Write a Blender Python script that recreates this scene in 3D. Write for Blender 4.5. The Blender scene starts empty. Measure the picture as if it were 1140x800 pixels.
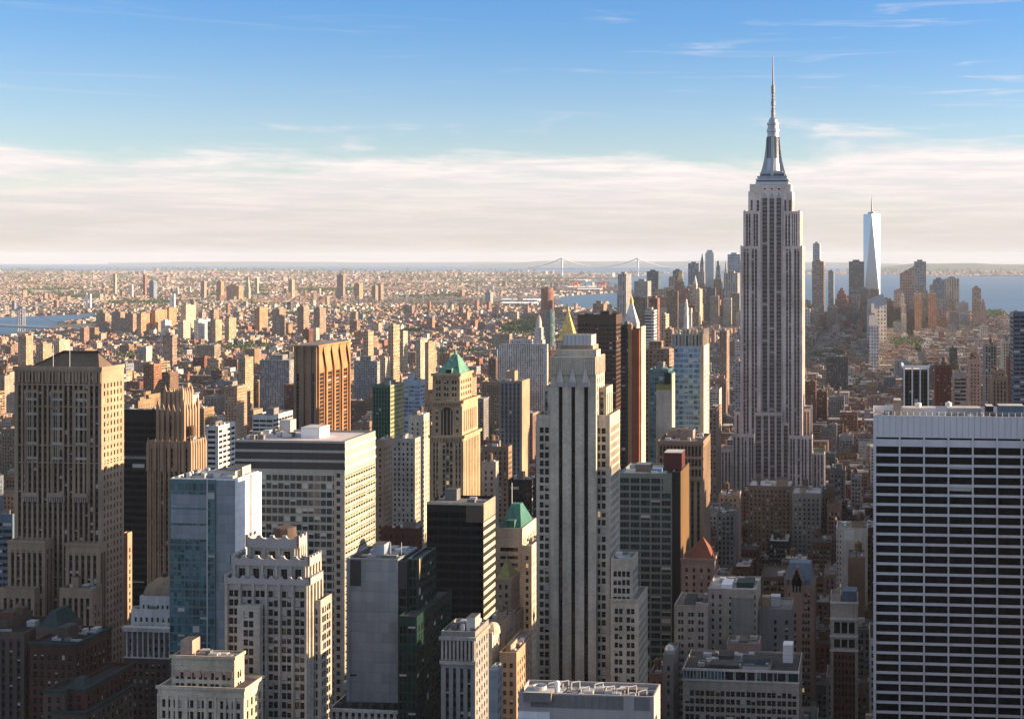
import bpy, math, random
import numpy as np
R_ = math.radians
rng = random.Random(7)
nrg = np.random.default_rng(11)
scene = bpy.context.scene

# ------------------------------------------------------------------ camera
F, CX, CY, HC = 1578.0, 798.0, 287.0, 260.0        # focal length and principal point in photo pixels (1140 x 800), eye height
YAW = R_(6.2)
CS, SN = math.cos(YAW), math.sin(YAW)
cam_d = bpy.data.cameras.new('camera')
cam = bpy.data.objects.new('camera', cam_d)
scene.collection.objects.link(cam)
cam.location = (0, 0, HC)
cam.rotation_euler = (R_(90), 0, YAW)
cam_d.sensor_width = 36
cam_d.lens = F / 1140 * 36
cam_d.shift_x = -(CX - 570) / 1140
cam_d.shift_y = -(400 - CY) / 1140
cam_d.clip_start = 1
cam_d.clip_end = 200000
scene.camera = cam

# ------------------------------------------------------------------ light
SUN_EL, SUN_AZ = R_(12.5), R_(13)     # azimuth: from +X (west) towards +Y (downtown)
SUN_POW, SKY_POW, EXPO = 5.0, 0.085, 1.5
HAZE = 1.5e-5
sx, sy, sz = math.cos(SUN_EL) * math.cos(SUN_AZ), math.cos(SUN_EL) * math.sin(SUN_AZ), math.sin(SUN_EL)
sd = bpy.data.lights.new('sun', 'SUN')
sd.energy = SUN_POW
sd.angle = R_(0.5)
sd.color = (1.0, 0.72, 0.45)
sun = bpy.data.objects.new('sun', sd)
scene.collection.objects.link(sun)
from mathutils import Vector
sun.rotation_euler = Vector((sx, sy, sz)).to_track_quat('Z', 'Y').to_euler()

world = bpy.data.worlds.new('World')
scene.world = world
world.use_nodes = True


def N_(nt, typ, **kw):
    n = nt.nodes.new(typ)
    for k, v in kw.items():
        setattr(n, k, v)
    return n


def L_(nt, a, b):
    nt.links.new(a, b)


def val(nt, op, a, b=None, clamp=False):
    n = nt.nodes.new('ShaderNodeMath')
    n.operation = op
    n.use_clamp = clamp
    for i, v in enumerate((a, b)):
        if v is None:
            continue
        if isinstance(v, (int, float)):
            n.inputs[i].default_value = v
        else:
            nt.links.new(v, n.inputs[i])
    return n.outputs[0]


def ramp(nt, x, lo, hi, a=0.0, b=1.0, smooth=True):
    n = nt.nodes.new('ShaderNodeMapRange')
    n.interpolation_type = 'SMOOTHSTEP' if smooth else 'LINEAR'
    nt.links.new(x, n.inputs[0])
    for i, v in zip((1, 2, 3, 4), (lo, hi, a, b)):
        n.inputs[i].default_value = v
    return n.outputs[0]


def mixc(nt, f, a, b, blend='MIX'):
    n = nt.nodes.new('ShaderNodeMix')
    n.data_type = 'RGBA'
    n.blend_type = blend
    for i, v in ((0, f), (6, a), (7, b)):
        if isinstance(v, (int, float)):
            n.inputs[i].default_value = v
        elif isinstance(v, tuple):
            n.inputs[i].default_value = (*v, 1) if len(v) == 3 else v
        else:
            nt.links.new(v, n.inputs[i])
    return n.outputs[2]


def noise(nt, vec, scale, detail=3, rough=0.55, dist=0.0):
    n = nt.nodes.new('ShaderNodeTexNoise')
    n.inputs['Scale'].default_value = scale
    n.inputs['Detail'].default_value = detail
    n.inputs['Roughness'].default_value = rough
    n.inputs['Distortion'].default_value = dist
    nt.links.new(vec, n.inputs['Vector'])
    return n.outputs[0]


def make_world():
    nt = world.node_tree
    bg = nt.nodes['Background']
    sky = N_(nt, 'ShaderNodeTexSky', sky_type='NISHITA')
    sky.sun_disc = False
    sky.sun_elevation = SUN_EL
    sky.sun_rotation = math.pi / 2 - SUN_AZ      # Nishita: rotation 0 puts the sun towards +Y, growing clockwise
    sky.altitude = 300
    sky.air_density = 1.0
    sky.dust_density = 0.4
    sky.ozone_density = 1.6
    tc = N_(nt, 'ShaderNodeTexCoord')
    sp = N_(nt, 'ShaderNodeSeparateXYZ')
    L_(nt, tc.outputs['Generated'], sp.inputs[0])
    el = sp.outputs[2]
    # clear air above the cloud bank: deeper blue with height
    blue = mixc(nt, ramp(nt, el, 0.05, 0.19), (0.70, 0.71, 0.84), (0.33, 0.56, 0.88))
    blue = mixc(nt, ramp(nt, el, 0.22, 0.5), blue, (1.08, 1.03, 0.97))
    skyc = mixc(nt, 1.0, sky.outputs[0], blue, 'MULTIPLY')
    # stretched cloud noise in directions
    mp = N_(nt, 'ShaderNodeMapping')
    mp.inputs['Scale'].default_value = (3.6, 3.6, 21.0)
    mp.inputs['Location'].default_value = (0.31, 0.0, 1.7)
    L_(nt, tc.outputs['Generated'], mp.inputs[0])
    n1 = noise(nt, mp.outputs[0], 2.0, 9, 0.62, 0.25)
    mp2 = N_(nt, 'ShaderNodeMapping')
    mp2.inputs['Scale'].default_value = (6.0, 6.0, 95.0)
    L_(nt, tc.outputs['Generated'], mp2.inputs[0])
    n2 = noise(nt, mp2.outputs[0], 1.9, 9, 0.66, 0.35)
    # bank: full cover low down, its top broken by the noise
    tilt = val(nt, 'MULTIPLY', sp.outputs[0], 0.022)
    top = val(nt, 'SUBTRACT', val(nt, 'SUBTRACT', el, tilt), val(nt, 'MULTIPLY', val(nt, 'SUBTRACT', n1, 0.5), 0.11))
    bank = ramp(nt, top, 0.060, 0.090, 1.0, 0.0)
    body = ramp(nt, n2, 0.28, 0.62, 0.74, 1.0)
    body2 = val(nt, 'MULTIPLY', body, ramp(nt, n1, 0.25, 0.6, 0.72, 1.0))
    bank = val(nt, 'MULTIPLY', bank, body2)
    # the bank lies to the south; the sky behind the viewer is clear
    bank = val(nt, 'MULTIPLY', bank, ramp(nt, sp.outputs[1], -0.35, 0.25, 0.12, 1.0))
    # thin wisps over the bank, denser to the west
    mp3 = N_(nt, 'ShaderNodeMapping')
    mp3.inputs['Scale'].default_value = (4.5, 3.0, 85.0)
    mp3.inputs['Rotation'].default_value = (0, R_(2.5), 0)
    mp3.inputs['Location'].default_value = (2.1, 0.4, 0.6)
    L_(nt, tc.outputs['Generated'], mp3.inputs[0])
    n3 = noise(nt, mp3.outputs[0], 1.5, 7, 0.6, 0.8)
    wv = ramp(nt, el, 0.062, 0.09)
    wv = val(nt, 'MULTIPLY', wv, ramp(nt, el, 0.12, 0.26, 1.0, 0.35))
    wisp = val(nt, 'MULTIPLY', ramp(nt, n3, 0.56, 0.80, 0.0, 0.7), wv)
    wisp = val(nt, 'MULTIPLY', wisp, ramp(nt, sp.outputs[0], -0.35, 0.12, 0.25, 1.0))
    cover = val(nt, 'MAXIMUM', bank, wisp, True)
    # broken high cloud overhead, outside the view, greys the light from above
    mp4 = N_(nt, 'ShaderNodeMapping')
    mp4.inputs['Scale'].default_value = (3.0, 3.0, 3.0)
    L_(nt, tc.outputs['Generated'], mp4.inputs[0])
    high = val(nt, 'MULTIPLY', ramp(nt, noise(nt, mp4.outputs[0], 1.4, 5, 0.6), 0.4, 0.62, 0.1, 0.55), ramp(nt, el, 0.24, 0.5))
    cover = val(nt, 'MAXIMUM', cover, high, True)
    cc = mixc(nt, ramp(nt, el, 0.0, 0.075), (3.35, 2.95, 2.80), (4.6, 4.15, 3.95))
    cc = mixc(nt, ramp(nt, n2, 0.35, 0.68), mixc(nt, 1.0, cc, (0.84, 0.86, 0.92), 'MULTIPLY'), cc)
    out = mixc(nt, cover, skyc, cc)
    L_(nt, out, bg.inputs[0])
    bg.inputs[1].default_value = SKY_POW


make_world()
scene.view_settings.view_transform = 'Standard'
scene.view_settings.look = 'None'
scene.view_settings.exposure = EXPO
scene.view_settings.gamma = 1
scene.view_settings.use_curve_mapping = False
cy = scene.cycles
cy.max_bounces = 5
cy.diffuse_bounces = 2
cy.glossy_bounces = 3
cy.volume_bounces = 1
cy.transmission_bounces = 2
cy.caustics_reflective = False
cy.caustics_refractive = False
cy.use_denoising = True
cy.volume_step_rate = 4.0

# ------------------------------------------------------------------ photo <-> world


def P(px, D):
    t = (px - CX) / F
    return D * (-SN + t * CS), D * (CS + t * SN)


def Z(py, D):
    return HC - D * (py - CY) / F


def depth(x, y):
    return -SN * x + CS * y


def proj(x, y, z):
    D = -SN * x + CS * y
    return CX + F * (CS * x + SN * y) / D, CY - F * (z - HC) / D, D


def on_y(px, y):
    t = (px - CX) / F
    D = y / (CS + t * SN)
    return D * (-SN + t * CS)


def on_x(px, x):
    t = (px - CX) / F
    D = x / (-SN + t * CS)
    return D * (CS + t * SN)


def ground(px, py):
    D = HC * F / (py - CY)
    return P(px, D)


# ------------------------------------------------------------------ materials
MATS = {}


def base_mat(name):
    m = bpy.data.materials.new(name)
    m.use_nodes = True
    MATS[name] = m
    nt = m.node_tree
    return m, nt, nt.nodes['Principled BSDF']


def wall_mat(name, col, rough=0.85, stain=0.30, streak=0.18, brick=0.10, metallic=0.0, spec=0.3, courses=0.0, cells=None):
    m, nt, b = base_mat(name)
    g = N_(nt, 'ShaderNodeNewGeometry')
    pos = g.outputs['Position']
    n1 = noise(nt, pos, 0.045, 4, 0.6)
    mp = N_(nt, 'ShaderNodeMapping')
    mp.inputs['Scale'].default_value = (1.0, 1.0, 0.06)
    L_(nt, pos, mp.inputs[0])
    n2 = noise(nt, mp.outputs[0], 0.55, 4, 0.6)
    n3 = noise(nt, pos, 1.7, 2, 0.5)
    f = val(nt, 'ADD', ramp(nt, n1, 0.25, 0.75, 1 - stain, 1 + stain * 0.4), ramp(nt, n2, 0.2, 0.8, -streak, streak * 0.6))
    f = val(nt, 'ADD', f, ramp(nt, n3, 0.2, 0.8, -brick, brick))
    if courses:
        sp = N_(nt, 'ShaderNodeSeparateXYZ')
        L_(nt, pos, sp.inputs[0])
        fr = val(nt, 'FRACT', val(nt, 'MULTIPLY', sp.outputs[2], 1.0 / courses))
        f = val(nt, 'MULTIPLY', f, ramp(nt, fr, 0.04, 0.08, 0.78, 1.0))
    if cells:
        dv = N_(nt, 'ShaderNodeVectorMath', operation='DIVIDE')
        of = N_(nt, 'ShaderNodeVectorMath', operation='ADD')
        L_(nt, pos, of.inputs[0])
        of.inputs[1].default_value = (0.37, 0.41, 0.2)
        L_(nt, of.outputs[0], dv.inputs[0])
        dv.inputs[1].default_value = cells[:3]
        fl = N_(nt, 'ShaderNodeVectorMath', operation='FLOOR')
        L_(nt, dv.outputs[0], fl.inputs[0])
        wn = N_(nt, 'ShaderNodeTexWhiteNoise')
        L_(nt, fl.outputs[0], wn.inputs[0])
        f = val(nt, 'MULTIPLY', f, ramp(nt, wn.outputs[0], 0, 1, 1 - cells[3], 1 + cells[3], False))
    c = N_(nt, 'ShaderNodeVectorMath', operation='SCALE')
    c.inputs[0].default_value = col
    L_(nt, f, c.inputs['Scale'])
    L_(nt, c.outputs[0], b.inputs['Base Color'])
    b.inputs['Roughness'].default_value = rough
    b.inputs['Metallic'].default_value = metallic
    b.inputs['Specular IOR Level'].default_value = spec
    return m


def glass_mat(name, col, rough=0.09, spec=0.5, cell=(1.6, 3.6), var=0.7):
    m, nt, b = base_mat(name)
    g = N_(nt, 'ShaderNodeNewGeometry')
    sn = N_(nt, 'ShaderNodeVectorMath', operation='DIVIDE')
    L_(nt, g.outputs['Position'], sn.inputs[0])
    sn.inputs[1].default_value = (cell[0], cell[0], cell[1])
    fl = N_(nt, 'ShaderNodeVectorMath', operation='FLOOR')
    L_(nt, sn.outputs[0], fl.inputs[0])
    wn = N_(nt, 'ShaderNodeTexWhiteNoise')
    L_(nt, fl.outputs[0], wn.inputs[0])
    c = N_(nt, 'ShaderNodeVectorMath', operation='SCALE')
    c.inputs[0].default_value = col
    L_(nt, ramp(nt, wn.outputs[0], 0, 1, 1 - var, 1 + var, False), c.inputs['Scale'])
    L_(nt, c.outputs[0], b.inputs['Base Color'])
    b.inputs['Roughness'].default_value = rough
    b.inputs['Specular IOR Level'].default_value = spec
    # panes never sit perfectly true: tiny per-pane tilt of the reflection
    sub = N_(nt, 'ShaderNodeVectorMath', operation='SUBTRACT')
    L_(nt, wn.outputs[1], sub.inputs[0])
    sub.inputs[1].default_value = (0.5, 0.5, 0.5)
    sc = N_(nt, 'ShaderNodeVectorMath', operation='SCALE')
    sc.inputs['Scale'].default_value = 0.035
    L_(nt, sub.outputs[0], sc.inputs[0])
    ad = N_(nt, 'ShaderNodeVectorMath', operation='ADD')
    L_(nt, g.outputs['Normal'], ad.inputs[0])
    L_(nt, sc.outputs[0], ad.inputs[1])
    nm = N_(nt, 'ShaderNodeVectorMath', operation='NORMALIZE')
    L_(nt, ad.outputs[0], nm.inputs[0])
    L_(nt, nm.outputs[0], b.inputs['Normal'])
    return m


def plain_mat(name, col, rough=0.6, metallic=0.0, emit=0.0):
    m, nt, b = base_mat(name)
    b.inputs['Base Color'].default_value = (*col, 1)
    b.inputs['Roughness'].default_value = rough
    b.inputs['Metallic'].default_value = metallic
    if emit:
        b.inputs['Emission Color'].default_value = (*col, 1)
        b.inputs['Emission Strength'].default_value = emit
    return m


WALLC = {
    'limestone': (0.50, 0.44, 0.355), 'grey_stone': (0.42, 0.375, 0.325), 'tan_brick': (0.37, 0.258, 0.178),
    'brown_brick': (0.25, 0.17, 0.115), 'red_brick': (0.15, 0.055, 0.038), 'cream_stone': (0.56, 0.475, 0.37),
    'white_brick': (0.60, 0.58, 0.55), 'yellow_brick': (0.42, 0.32, 0.18), 'orange_brick': (0.41, 0.215, 0.105),
    'dark_brick': (0.10, 0.07, 0.055), 'grey_brick': (0.25, 0.245, 0.24), 'pink_stone': (0.42, 0.29, 0.23),
    'rust_panel': (0.28, 0.085, 0.045), 'esb_stone': (0.76, 0.635, 0.575), 'black_metal': (0.018, 0.017, 0.018),
}
for k, c in WALLC.items():
    st_ = 'stone' in k or k == 'limestone'
    wall_mat(k, c, courses=0.9 if st_ else 0.0, cells=(1.7, 1.7, 0.9, .09) if st_ else None)
wall_mat('white_panel', (0.78, 0.78, 0.79), 0.5, 0.08, 0.08, 0.03, courses=3.4, cells=(2.2, 2.2, 3.4, .06))
wall_mat('grey_panel', (0.24, 0.27, 0.30), 0.45, 0.14, 0.14, 0.04, courses=4.0, cells=(3.1, 3.1, 4.0, .13))
wall_mat('travertine', (0.62, 0.62, 0.64), 0.6, 0.08, 0.08, 0.03)
wall_mat('green_frame', (0.17, 0.19, 0.16), 0.5, 0.1, 0.05, 0.03)
wall_mat('light_metal', (0.55, 0.56, 0.57), 0.4, 0.1, 0.1, 0.03, 0.5)
wall_mat('steel', (0.40, 0.41, 0.44), 0.42, 0.12, 0.15, 0.05, 0.7)
wall_mat('spandrel_grey', (0.20, 0.19, 0.185), 0.6)
wall_mat('spandrel_brown', (0.11, 0.075, 0.06), 0.6)
wall_mat('spandrel_dark', (0.035, 0.037, 0.042), 0.5)
wall_mat('spandrel_blue', (0.36, 0.43, 0.51), 0.35)
wall_mat('spandrel_teal', (0.10, 0.20, 0.22), 0.3)
wall_mat('copper_teal', (0.045, 0.15, 0.125), 0.7, 0.25, 0.35)
wall_mat('copper_green', (0.13, 0.31, 0.235), 0.75, 0.45, 0.55, 0.2)
wall_mat('gold_leaf', (0.72, 0.50, 0.16), 0.5, 0.3, 0.35, 0.05, 0.35)
wall_mat('terracotta', (0.18, 0.062, 0.036), 0.8, 0.3, 0.2, 0.15)
wall_mat('slate_blue', (0.10, 0.15, 0.21), 0.6)
wall_mat('roof_dark', (0.07, 0.068, 0.068), 0.9, 0.5, 0.1, 0.2)
wall_mat('roof_grey', (0.20, 0.19, 0.185), 0.9, 0.5, 0.1, 0.2)
wall_mat('roof_light', (0.50, 0.48, 0.46), 0.8, 0.4, 0.1, 0.1)
wall_mat('roof_black', (0.028, 0.028, 0.03), 0.9, 0.5, 0.1, 0.2)
wall_mat('tank_wood', (0.17, 0.11, 0.07), 0.9, 0.3, 0.4)
wall_mat('dark_red_brick', (0.085, 0.034, 0.027))
wall_mat('red_paint', (0.10, 0.018, 0.018), 0.6)
wall_mat('orange_paint', (0.75, 0.16, 0.07), 0.5)
glass_mat('glass_dark', (0.012, 0.013, 0.016), 0.09, 0.28)
glass_mat('glass_warm', (0.10, 0.082, 0.08), 0.2, 0.3, (1.6, 3.7), 0.5)
glass_mat('glass_black', (0.005, 0.005, 0.007), 0.15, 0.06)
glass_mat('glass_teal', (0.055, 0.115, 0.135), 0.08, 0.6)
glass_mat('glass_green', (0.006, 0.022, 0.018), 0.12, 0.2)
glass_mat('glass_blue', (0.11, 0.19, 0.28), 0.12, 0.6)
glass_mat('glass_steel', (0.014, 0.030, 0.042), 0.1, 0.3)
glass_mat('glass_brown', (0.03, 0.02, 0.016), 0.15, 0.4)
plain_mat('blind', (0.46, 0.45, 0.42), 0.8)
plain_mat('window_frame', (0.13, 0.125, 0.12), 0.6)
plain_mat('lit_window', (1.0, 0.66, 0.30), 0.6, 0, 0.13)


def city_mat(name, pitch_u=3.3, pitch_v=3.5, wu=0.5, wv=0.52, glass=(0.03, 0.033, 0.04)):
    """far building walls: own tint attribute, rows of windows by wall position"""
    m, nt, b = base_mat(name)
    g = N_(nt, 'ShaderNodeNewGeometry')
    cr = N_(nt, 'ShaderNodeVectorMath', operation='CROSS_PRODUCT')
    L_(nt, g.outputs['True Normal'], cr.inputs[0])
    cr.inputs[1].default_value = (0, 0, 1)
    dt = N_(nt, 'ShaderNodeVectorMath', operation='DOT_PRODUCT')
    L_(nt, cr.outputs[0], dt.inputs[0])
    L_(nt, g.outputs['Position'], dt.inputs[1])
    sp = N_(nt, 'ShaderNodeSeparateXYZ')
    L_(nt, g.outputs['Position'], sp.inputs[0])
    u = val(nt, 'MULTIPLY', dt.outputs['Value'], 1 / pitch_u)
    v = val(nt, 'MULTIPLY', sp.outputs[2], 1 / pitch_v)
    fu = val(nt, 'ABSOLUTE', val(nt, 'SUBTRACT', val(nt, 'FRACT', u), 0.5))
    fv = val(nt, 'ABSOLUTE', val(nt, 'SUBTRACT', val(nt, 'FRACT', v), 0.5))
    w = val(nt, 'MULTIPLY', val(nt, 'LESS_THAN', fu, wu / 2), val(nt, 'LESS_THAN', fv, wv / 2))
    cb = N_(nt, 'ShaderNodeCombineXYZ')
    L_(nt, val(nt, 'FLOOR', u), cb.inputs[0])
    L_(nt, val(nt, 'FLOOR', v), cb.inputs[1])
    wn = N_(nt, 'ShaderNodeTexWhiteNoise')
    L_(nt, cb.outputs[0], wn.inputs[0])
    gl = mixc(nt, ramp(nt, wn.outputs[0], 0.72, 0.76), glass, (0.30, 0.29, 0.27))
    at = N_(nt, 'ShaderNodeAttribute', attribute_name='tint')
    n1 = noise(nt, g.outputs['Position'], 0.05, 4, 0.6)
    tint = N_(nt, 'ShaderNodeVectorMath', operation='SCALE')
    L_(nt, at.outputs['Color'], tint.inputs[0])
    L_(nt, ramp(nt, n1, 0.25, 0.75, 0.72, 1.15), tint.inputs['Scale'])
    L_(nt, mixc(nt, w, tint.outputs[0], gl), b.inputs['Base Color'])
    L_(nt, ramp(nt, w, 0, 1, 0.85, 0.2, False), b.inputs['Roughness'])
    return m


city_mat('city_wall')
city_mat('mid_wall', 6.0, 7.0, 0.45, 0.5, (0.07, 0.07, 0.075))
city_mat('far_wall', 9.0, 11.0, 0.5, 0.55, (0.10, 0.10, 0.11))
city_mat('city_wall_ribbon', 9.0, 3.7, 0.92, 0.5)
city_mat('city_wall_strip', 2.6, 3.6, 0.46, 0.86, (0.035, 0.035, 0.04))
mt, nt_, b_ = base_mat('city_roof')
at_ = N_(nt_, 'ShaderNodeAttribute', attribute_name='tint')
g_ = N_(nt_, 'ShaderNodeNewGeometry')
sc_ = N_(nt_, 'ShaderNodeVectorMath', operation='SCALE')
L_(nt_, at_.outputs['Color'], sc_.inputs[0])
L_(nt_, ramp(nt_, noise(nt_, g_.outputs['Position'], 0.12, 4, 0.65), 0.25, 0.75, 0.6, 1.25), sc_.inputs['Scale'])
L_(nt_, sc_.outputs[0], b_.inputs['Base Color'])
b_.inputs['Roughness'].default_value = 0.9

# ------------------------------------------------------------------ mesh builder


class MB:
    """collects quads and triangles, linked as ONE mesh object"""

    def __init__(self):
        self.q, self.qm, self.t, self.tm, self.qc, self.tc = [], [], [], [], [], []
        self.mats = []

    def mi(self, m):
        if m not in self.mats:
            self.mats.append(m)
        return self.mats.index(m)

    def quads(self, arr, mat, col=None):
        arr = np.asarray(arr, float).reshape(-1, 4, 3)
        if len(arr) == 0:
            return
        self.q.append(arr)
        self.qm.append(np.full(len(arr), self.mi(mat), np.int32))
        self.qc.append(np.broadcast_to(np.asarray(col if col is not None else (1, 1, 1), float), (len(arr), 3)))

    def tris(self, arr, mat, col=None):
        arr = np.asarray(arr, float).reshape(-1, 3, 3)
        self.t.append(arr)
        self.tm.append(np.full(len(arr), self.mi(mat), np.int32))
        self.tc.append(np.broadcast_to(np.asarray(col if col is not None else (1, 1, 1), float), (len(arr), 3)))

    def box(self, x0, x1, y0, y1, z0, z1, mat, bottom=False, topmat=None, col=None, topcol=None):
        a, b, c, d = (x0, y0), (x1, y0), (x1, y1), (x0, y1)
        qs = [[(*p, z0), (*q, z0), (*q, z1), (*p, z1)] for p, q in ((a, b), (b, c), (c, d), (d, a))]
        self.quads(qs, mat, col)
        self.quads([[(*a, z1), (*b, z1), (*c, z1), (*d, z1)]], topmat or mat, topcol if topcol is not None else col)
        if bottom:
            self.quads([[(*d, z0), (*c, z0), (*b, z0), (*a, z0)]], mat, col)

    def frustum(self, x0, x1, y0, y1, z0, X0, X1, Y0, Y1, z1, mat, cap=True):
        a = [(x0, y0, z0), (x1, y0, z0), (x1, y1, z0), (x0, y1, z0)]
        b = [(X0, Y0, z1), (X1, Y0, z1), (X1, Y1, z1), (X0, Y1, z1)]
        if X1 - X0 < 0.01 and Y1 - Y0 < 0.01:
            self.tris([[a[i], a[(i + 1) % 4], b[0]] for i in range(4)], mat)
        else:
            self.quads([[a[i], a[(i + 1) % 4], b[(i + 1) % 4], b[i]] for i in range(4)], mat)
            if cap:
                self.quads([b], mat)

    def lathe(self, cx, cy_, prof, mat, n=20, phase=0.0):
        ang = [2 * math.pi * (i + phase) / n for i in range(n)]
        for (r0, z0), (r1, z1) in zip(prof[:-1], prof[1:]):
            for i in range(n):
                a, b = ang[i], ang[(i + 1) % n]
                p = [(cx + r0 * math.cos(a), cy_ + r0 * math.sin(a), z0), (cx + r0 * math.cos(b), cy_ + r0 * math.sin(b), z0),
                     (cx + r1 * math.cos(b), cy_ + r1 * math.sin(b), z1), (cx + r1 * math.cos(a), cy_ + r1 * math.sin(a), z1)]
                if r1 < 0.005:
                    self.tris([p[:3]], mat)
                elif r0 < 0.005:
                    self.tris([[p[0], p[2], p[3]]], mat)
                else:
                    self.quads([p], mat)

    def bar(self, p, q, r, mat):
        p, q = Vector(p), Vector(q)
        d = (q - p).normalized()
        a = d.orthogonal().normalized()
        b = d.cross(a)
        c = [a * r + b * r, a * r - b * r, -a * r - b * r, -a * r + b * r]
        self.quads([[tuple(p + c[i]), tuple(p + c[(i + 1) % 4]), tuple(q + c[(i + 1) % 4]), tuple(q + c[i])] for i in range(4)], mat)

    def empty(self):
        return not self.q and not self.t

    def mesh(self, name, origin=(0, 0, 0), tint=False):
        q = np.concatenate(self.q) if self.q else np.zeros((0, 4, 3))
        t = np.concatenate(self.t) if self.t else np.zeros((0, 3, 3))
        co = np.concatenate([q.reshape(-1, 3), t.reshape(-1, 3)]) - np.asarray(origin)
        nq, ntr = len(q), len(t)
        me = bpy.data.meshes.new(name)
        me.vertices.add(len(co))
        me.vertices.foreach_set('co', co.astype(np.float32).ravel())
        me.loops.add(len(co))
        me.loops.foreach_set('vertex_index', np.arange(len(co), dtype=np.int32))
        me.polygons.add(nq + ntr)
        st = np.concatenate([np.arange(nq) * 4, nq * 4 + np.arange(ntr) * 3]).astype(np.int32)
        me.polygons.foreach_set('loop_start', st)
        mi = np.concatenate((self.qm or [np.zeros(0, np.int32)]) + (self.tm or [np.zeros(0, np.int32)])).astype(np.int32)
        me.polygons.foreach_set('material_index', mi)
        for m in self.mats:
            me.materials.append(MATS[m])
        me.update(calc_edges=True)
        if tint:
            ca = me.attributes.new('tint', 'FLOAT_COLOR', 'POINT')
            cols = []
            if self.q:
                cols.append(np.repeat(np.concatenate(self.qc), 4, axis=0))
            if self.t:
                cols.append(np.repeat(np.concatenate(self.tc), 3, axis=0))
            cols = np.concatenate(cols)
            ca.data.foreach_set('color', np.concatenate([cols, np.ones((len(cols), 1))], 1).astype(np.float32).ravel())
        return me

    def build(self, name, parent=None, origin=(0, 0, 0), tint=False):
        o = bpy.data.objects.new(name, self.mesh(name, origin, tint))
        scene.collection.objects.link(o)
        if parent:
            o.parent = parent
        return o


def structure(name, mb, kind='structure', tint=False):
    o = mb.build(name, tint=tint)
    o['kind'] = kind
    return o


# ------------------------------------------------------------------ facades
def spec(style='punch', pitch=3.4, ww=1.6, fh=3.6, wh=2.2, sill=0.85, inset=0.35, margin=0.9, group=1, gap=0.45, mull=0, sash=True,
         span='spandrel_grey', cols=None, top=1.6, base=0.0, piers=0.0, band=None, blinds=0.22):
    return dict(style=style, pitch=pitch, ww=ww, fh=fh, wh=wh, sill=sill, inset=inset, margin=margin, group=group, gap=gap, mull=mull, sash=sash,
                span=span, cols=cols, top=top, base=base, piers=piers, band=band, blinds=blinds)


def columns(W, s):
    if s['cols'] is not None:                 # fractions of the width
        return np.array([(a * W, b * W) for a, b in s['cols']])
    n = max(1, int(round((W - 2 * s['margin']) / s['pitch'])))
    p = (W - 2 * s['margin']) / n
    out = []
    for i in range(n):
        c = s['margin'] + (i + 0.5) * p
        g = s['group']
        w = min(s['ww'], (p - 0.4 - (g - 1) * s['gap']) / g)
        if w < 0.3:
            w = 0.3
        tot = g * w + (g - 1) * s['gap']
        for k in range(g):
            a = c - tot / 2 + k * (w + s['gap'])
            out.append((a, a + w))
    return np.array(out)


def rows(z0, z1, s):
    out = []
    z = z0 + s['base']
    while z + s['fh'] <= z1 - s['top'] + 0.6:
        if s['band'] is None or int((z - z0) / s['fh']) % s['band'] != s['band'] - 1:
            out.append((z + s['sill'], z + s['sill'] + s['wh']))
        z += s['fh']
    return np.array(out)


WIN_CACHE = {}
PANE_MB = {}


def pane_quads(w, h, var, mull, sash):
    """local quads of one window: x across, y outwards (negative = out), z up; slots glass/blind/frame/lit"""
    g = []
    b = (0, 0.28, 0.55, 0.92, 0, 0)[var]
    gm = 3 if var == 4 else 0
    zb = h * (1 - b)
    if zb > 0.02:
        g.append((gm, [(-w / 2, 0, 0), (w / 2, 0, 0), (w / 2, 0, zb), (-w / 2, 0, zb)]))
    if b > 0:
        g.append((1, [(-w / 2, 0, zb), (w / 2, 0, zb), (w / 2, 0, h), (-w / 2, 0, h)]))
    t = 0.05
    y = -0.05
    if sash:
        g.append((2, [(-w / 2, y, h * .5 - t), (w / 2, y, h * .5 - t), (w / 2, y, h * .5 + t), (-w / 2, y, h * .5 + t)]))
    for k in range(mull):
        x = -w / 2 + w * (k + 1) / (mull + 1)
        g.append((2, [(x - t, y, 0), (x + t, y, 0), (x + t, y, h), (x - t, y, h)]))
    return g


HEROES = []
SEPARATE = {'bulkhead', 'air_unit', 'ornament', 'cornice', 'duct', 'chimney', 'skylight', 'dormer', 'pinnacle', 'dish', 'column', 'mast', 'chevron', 'arch_window', 'penthouse', 'cooling_tower'}


class Multi(list):
    """every shape added becomes a mesh of its own"""

    def __getattr__(self, k):
        if k in ('box', 'frustum', 'lathe', 'bar', 'tris', 'quads'):
            def f(*a, **kw):
                m = MB()
                getattr(m, k)(*a, **kw)
                self.append(m)
            return f
        raise AttributeError(k)


VARP = [0.60, 0.17, 0.10, 0.08, 0.008]


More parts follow.
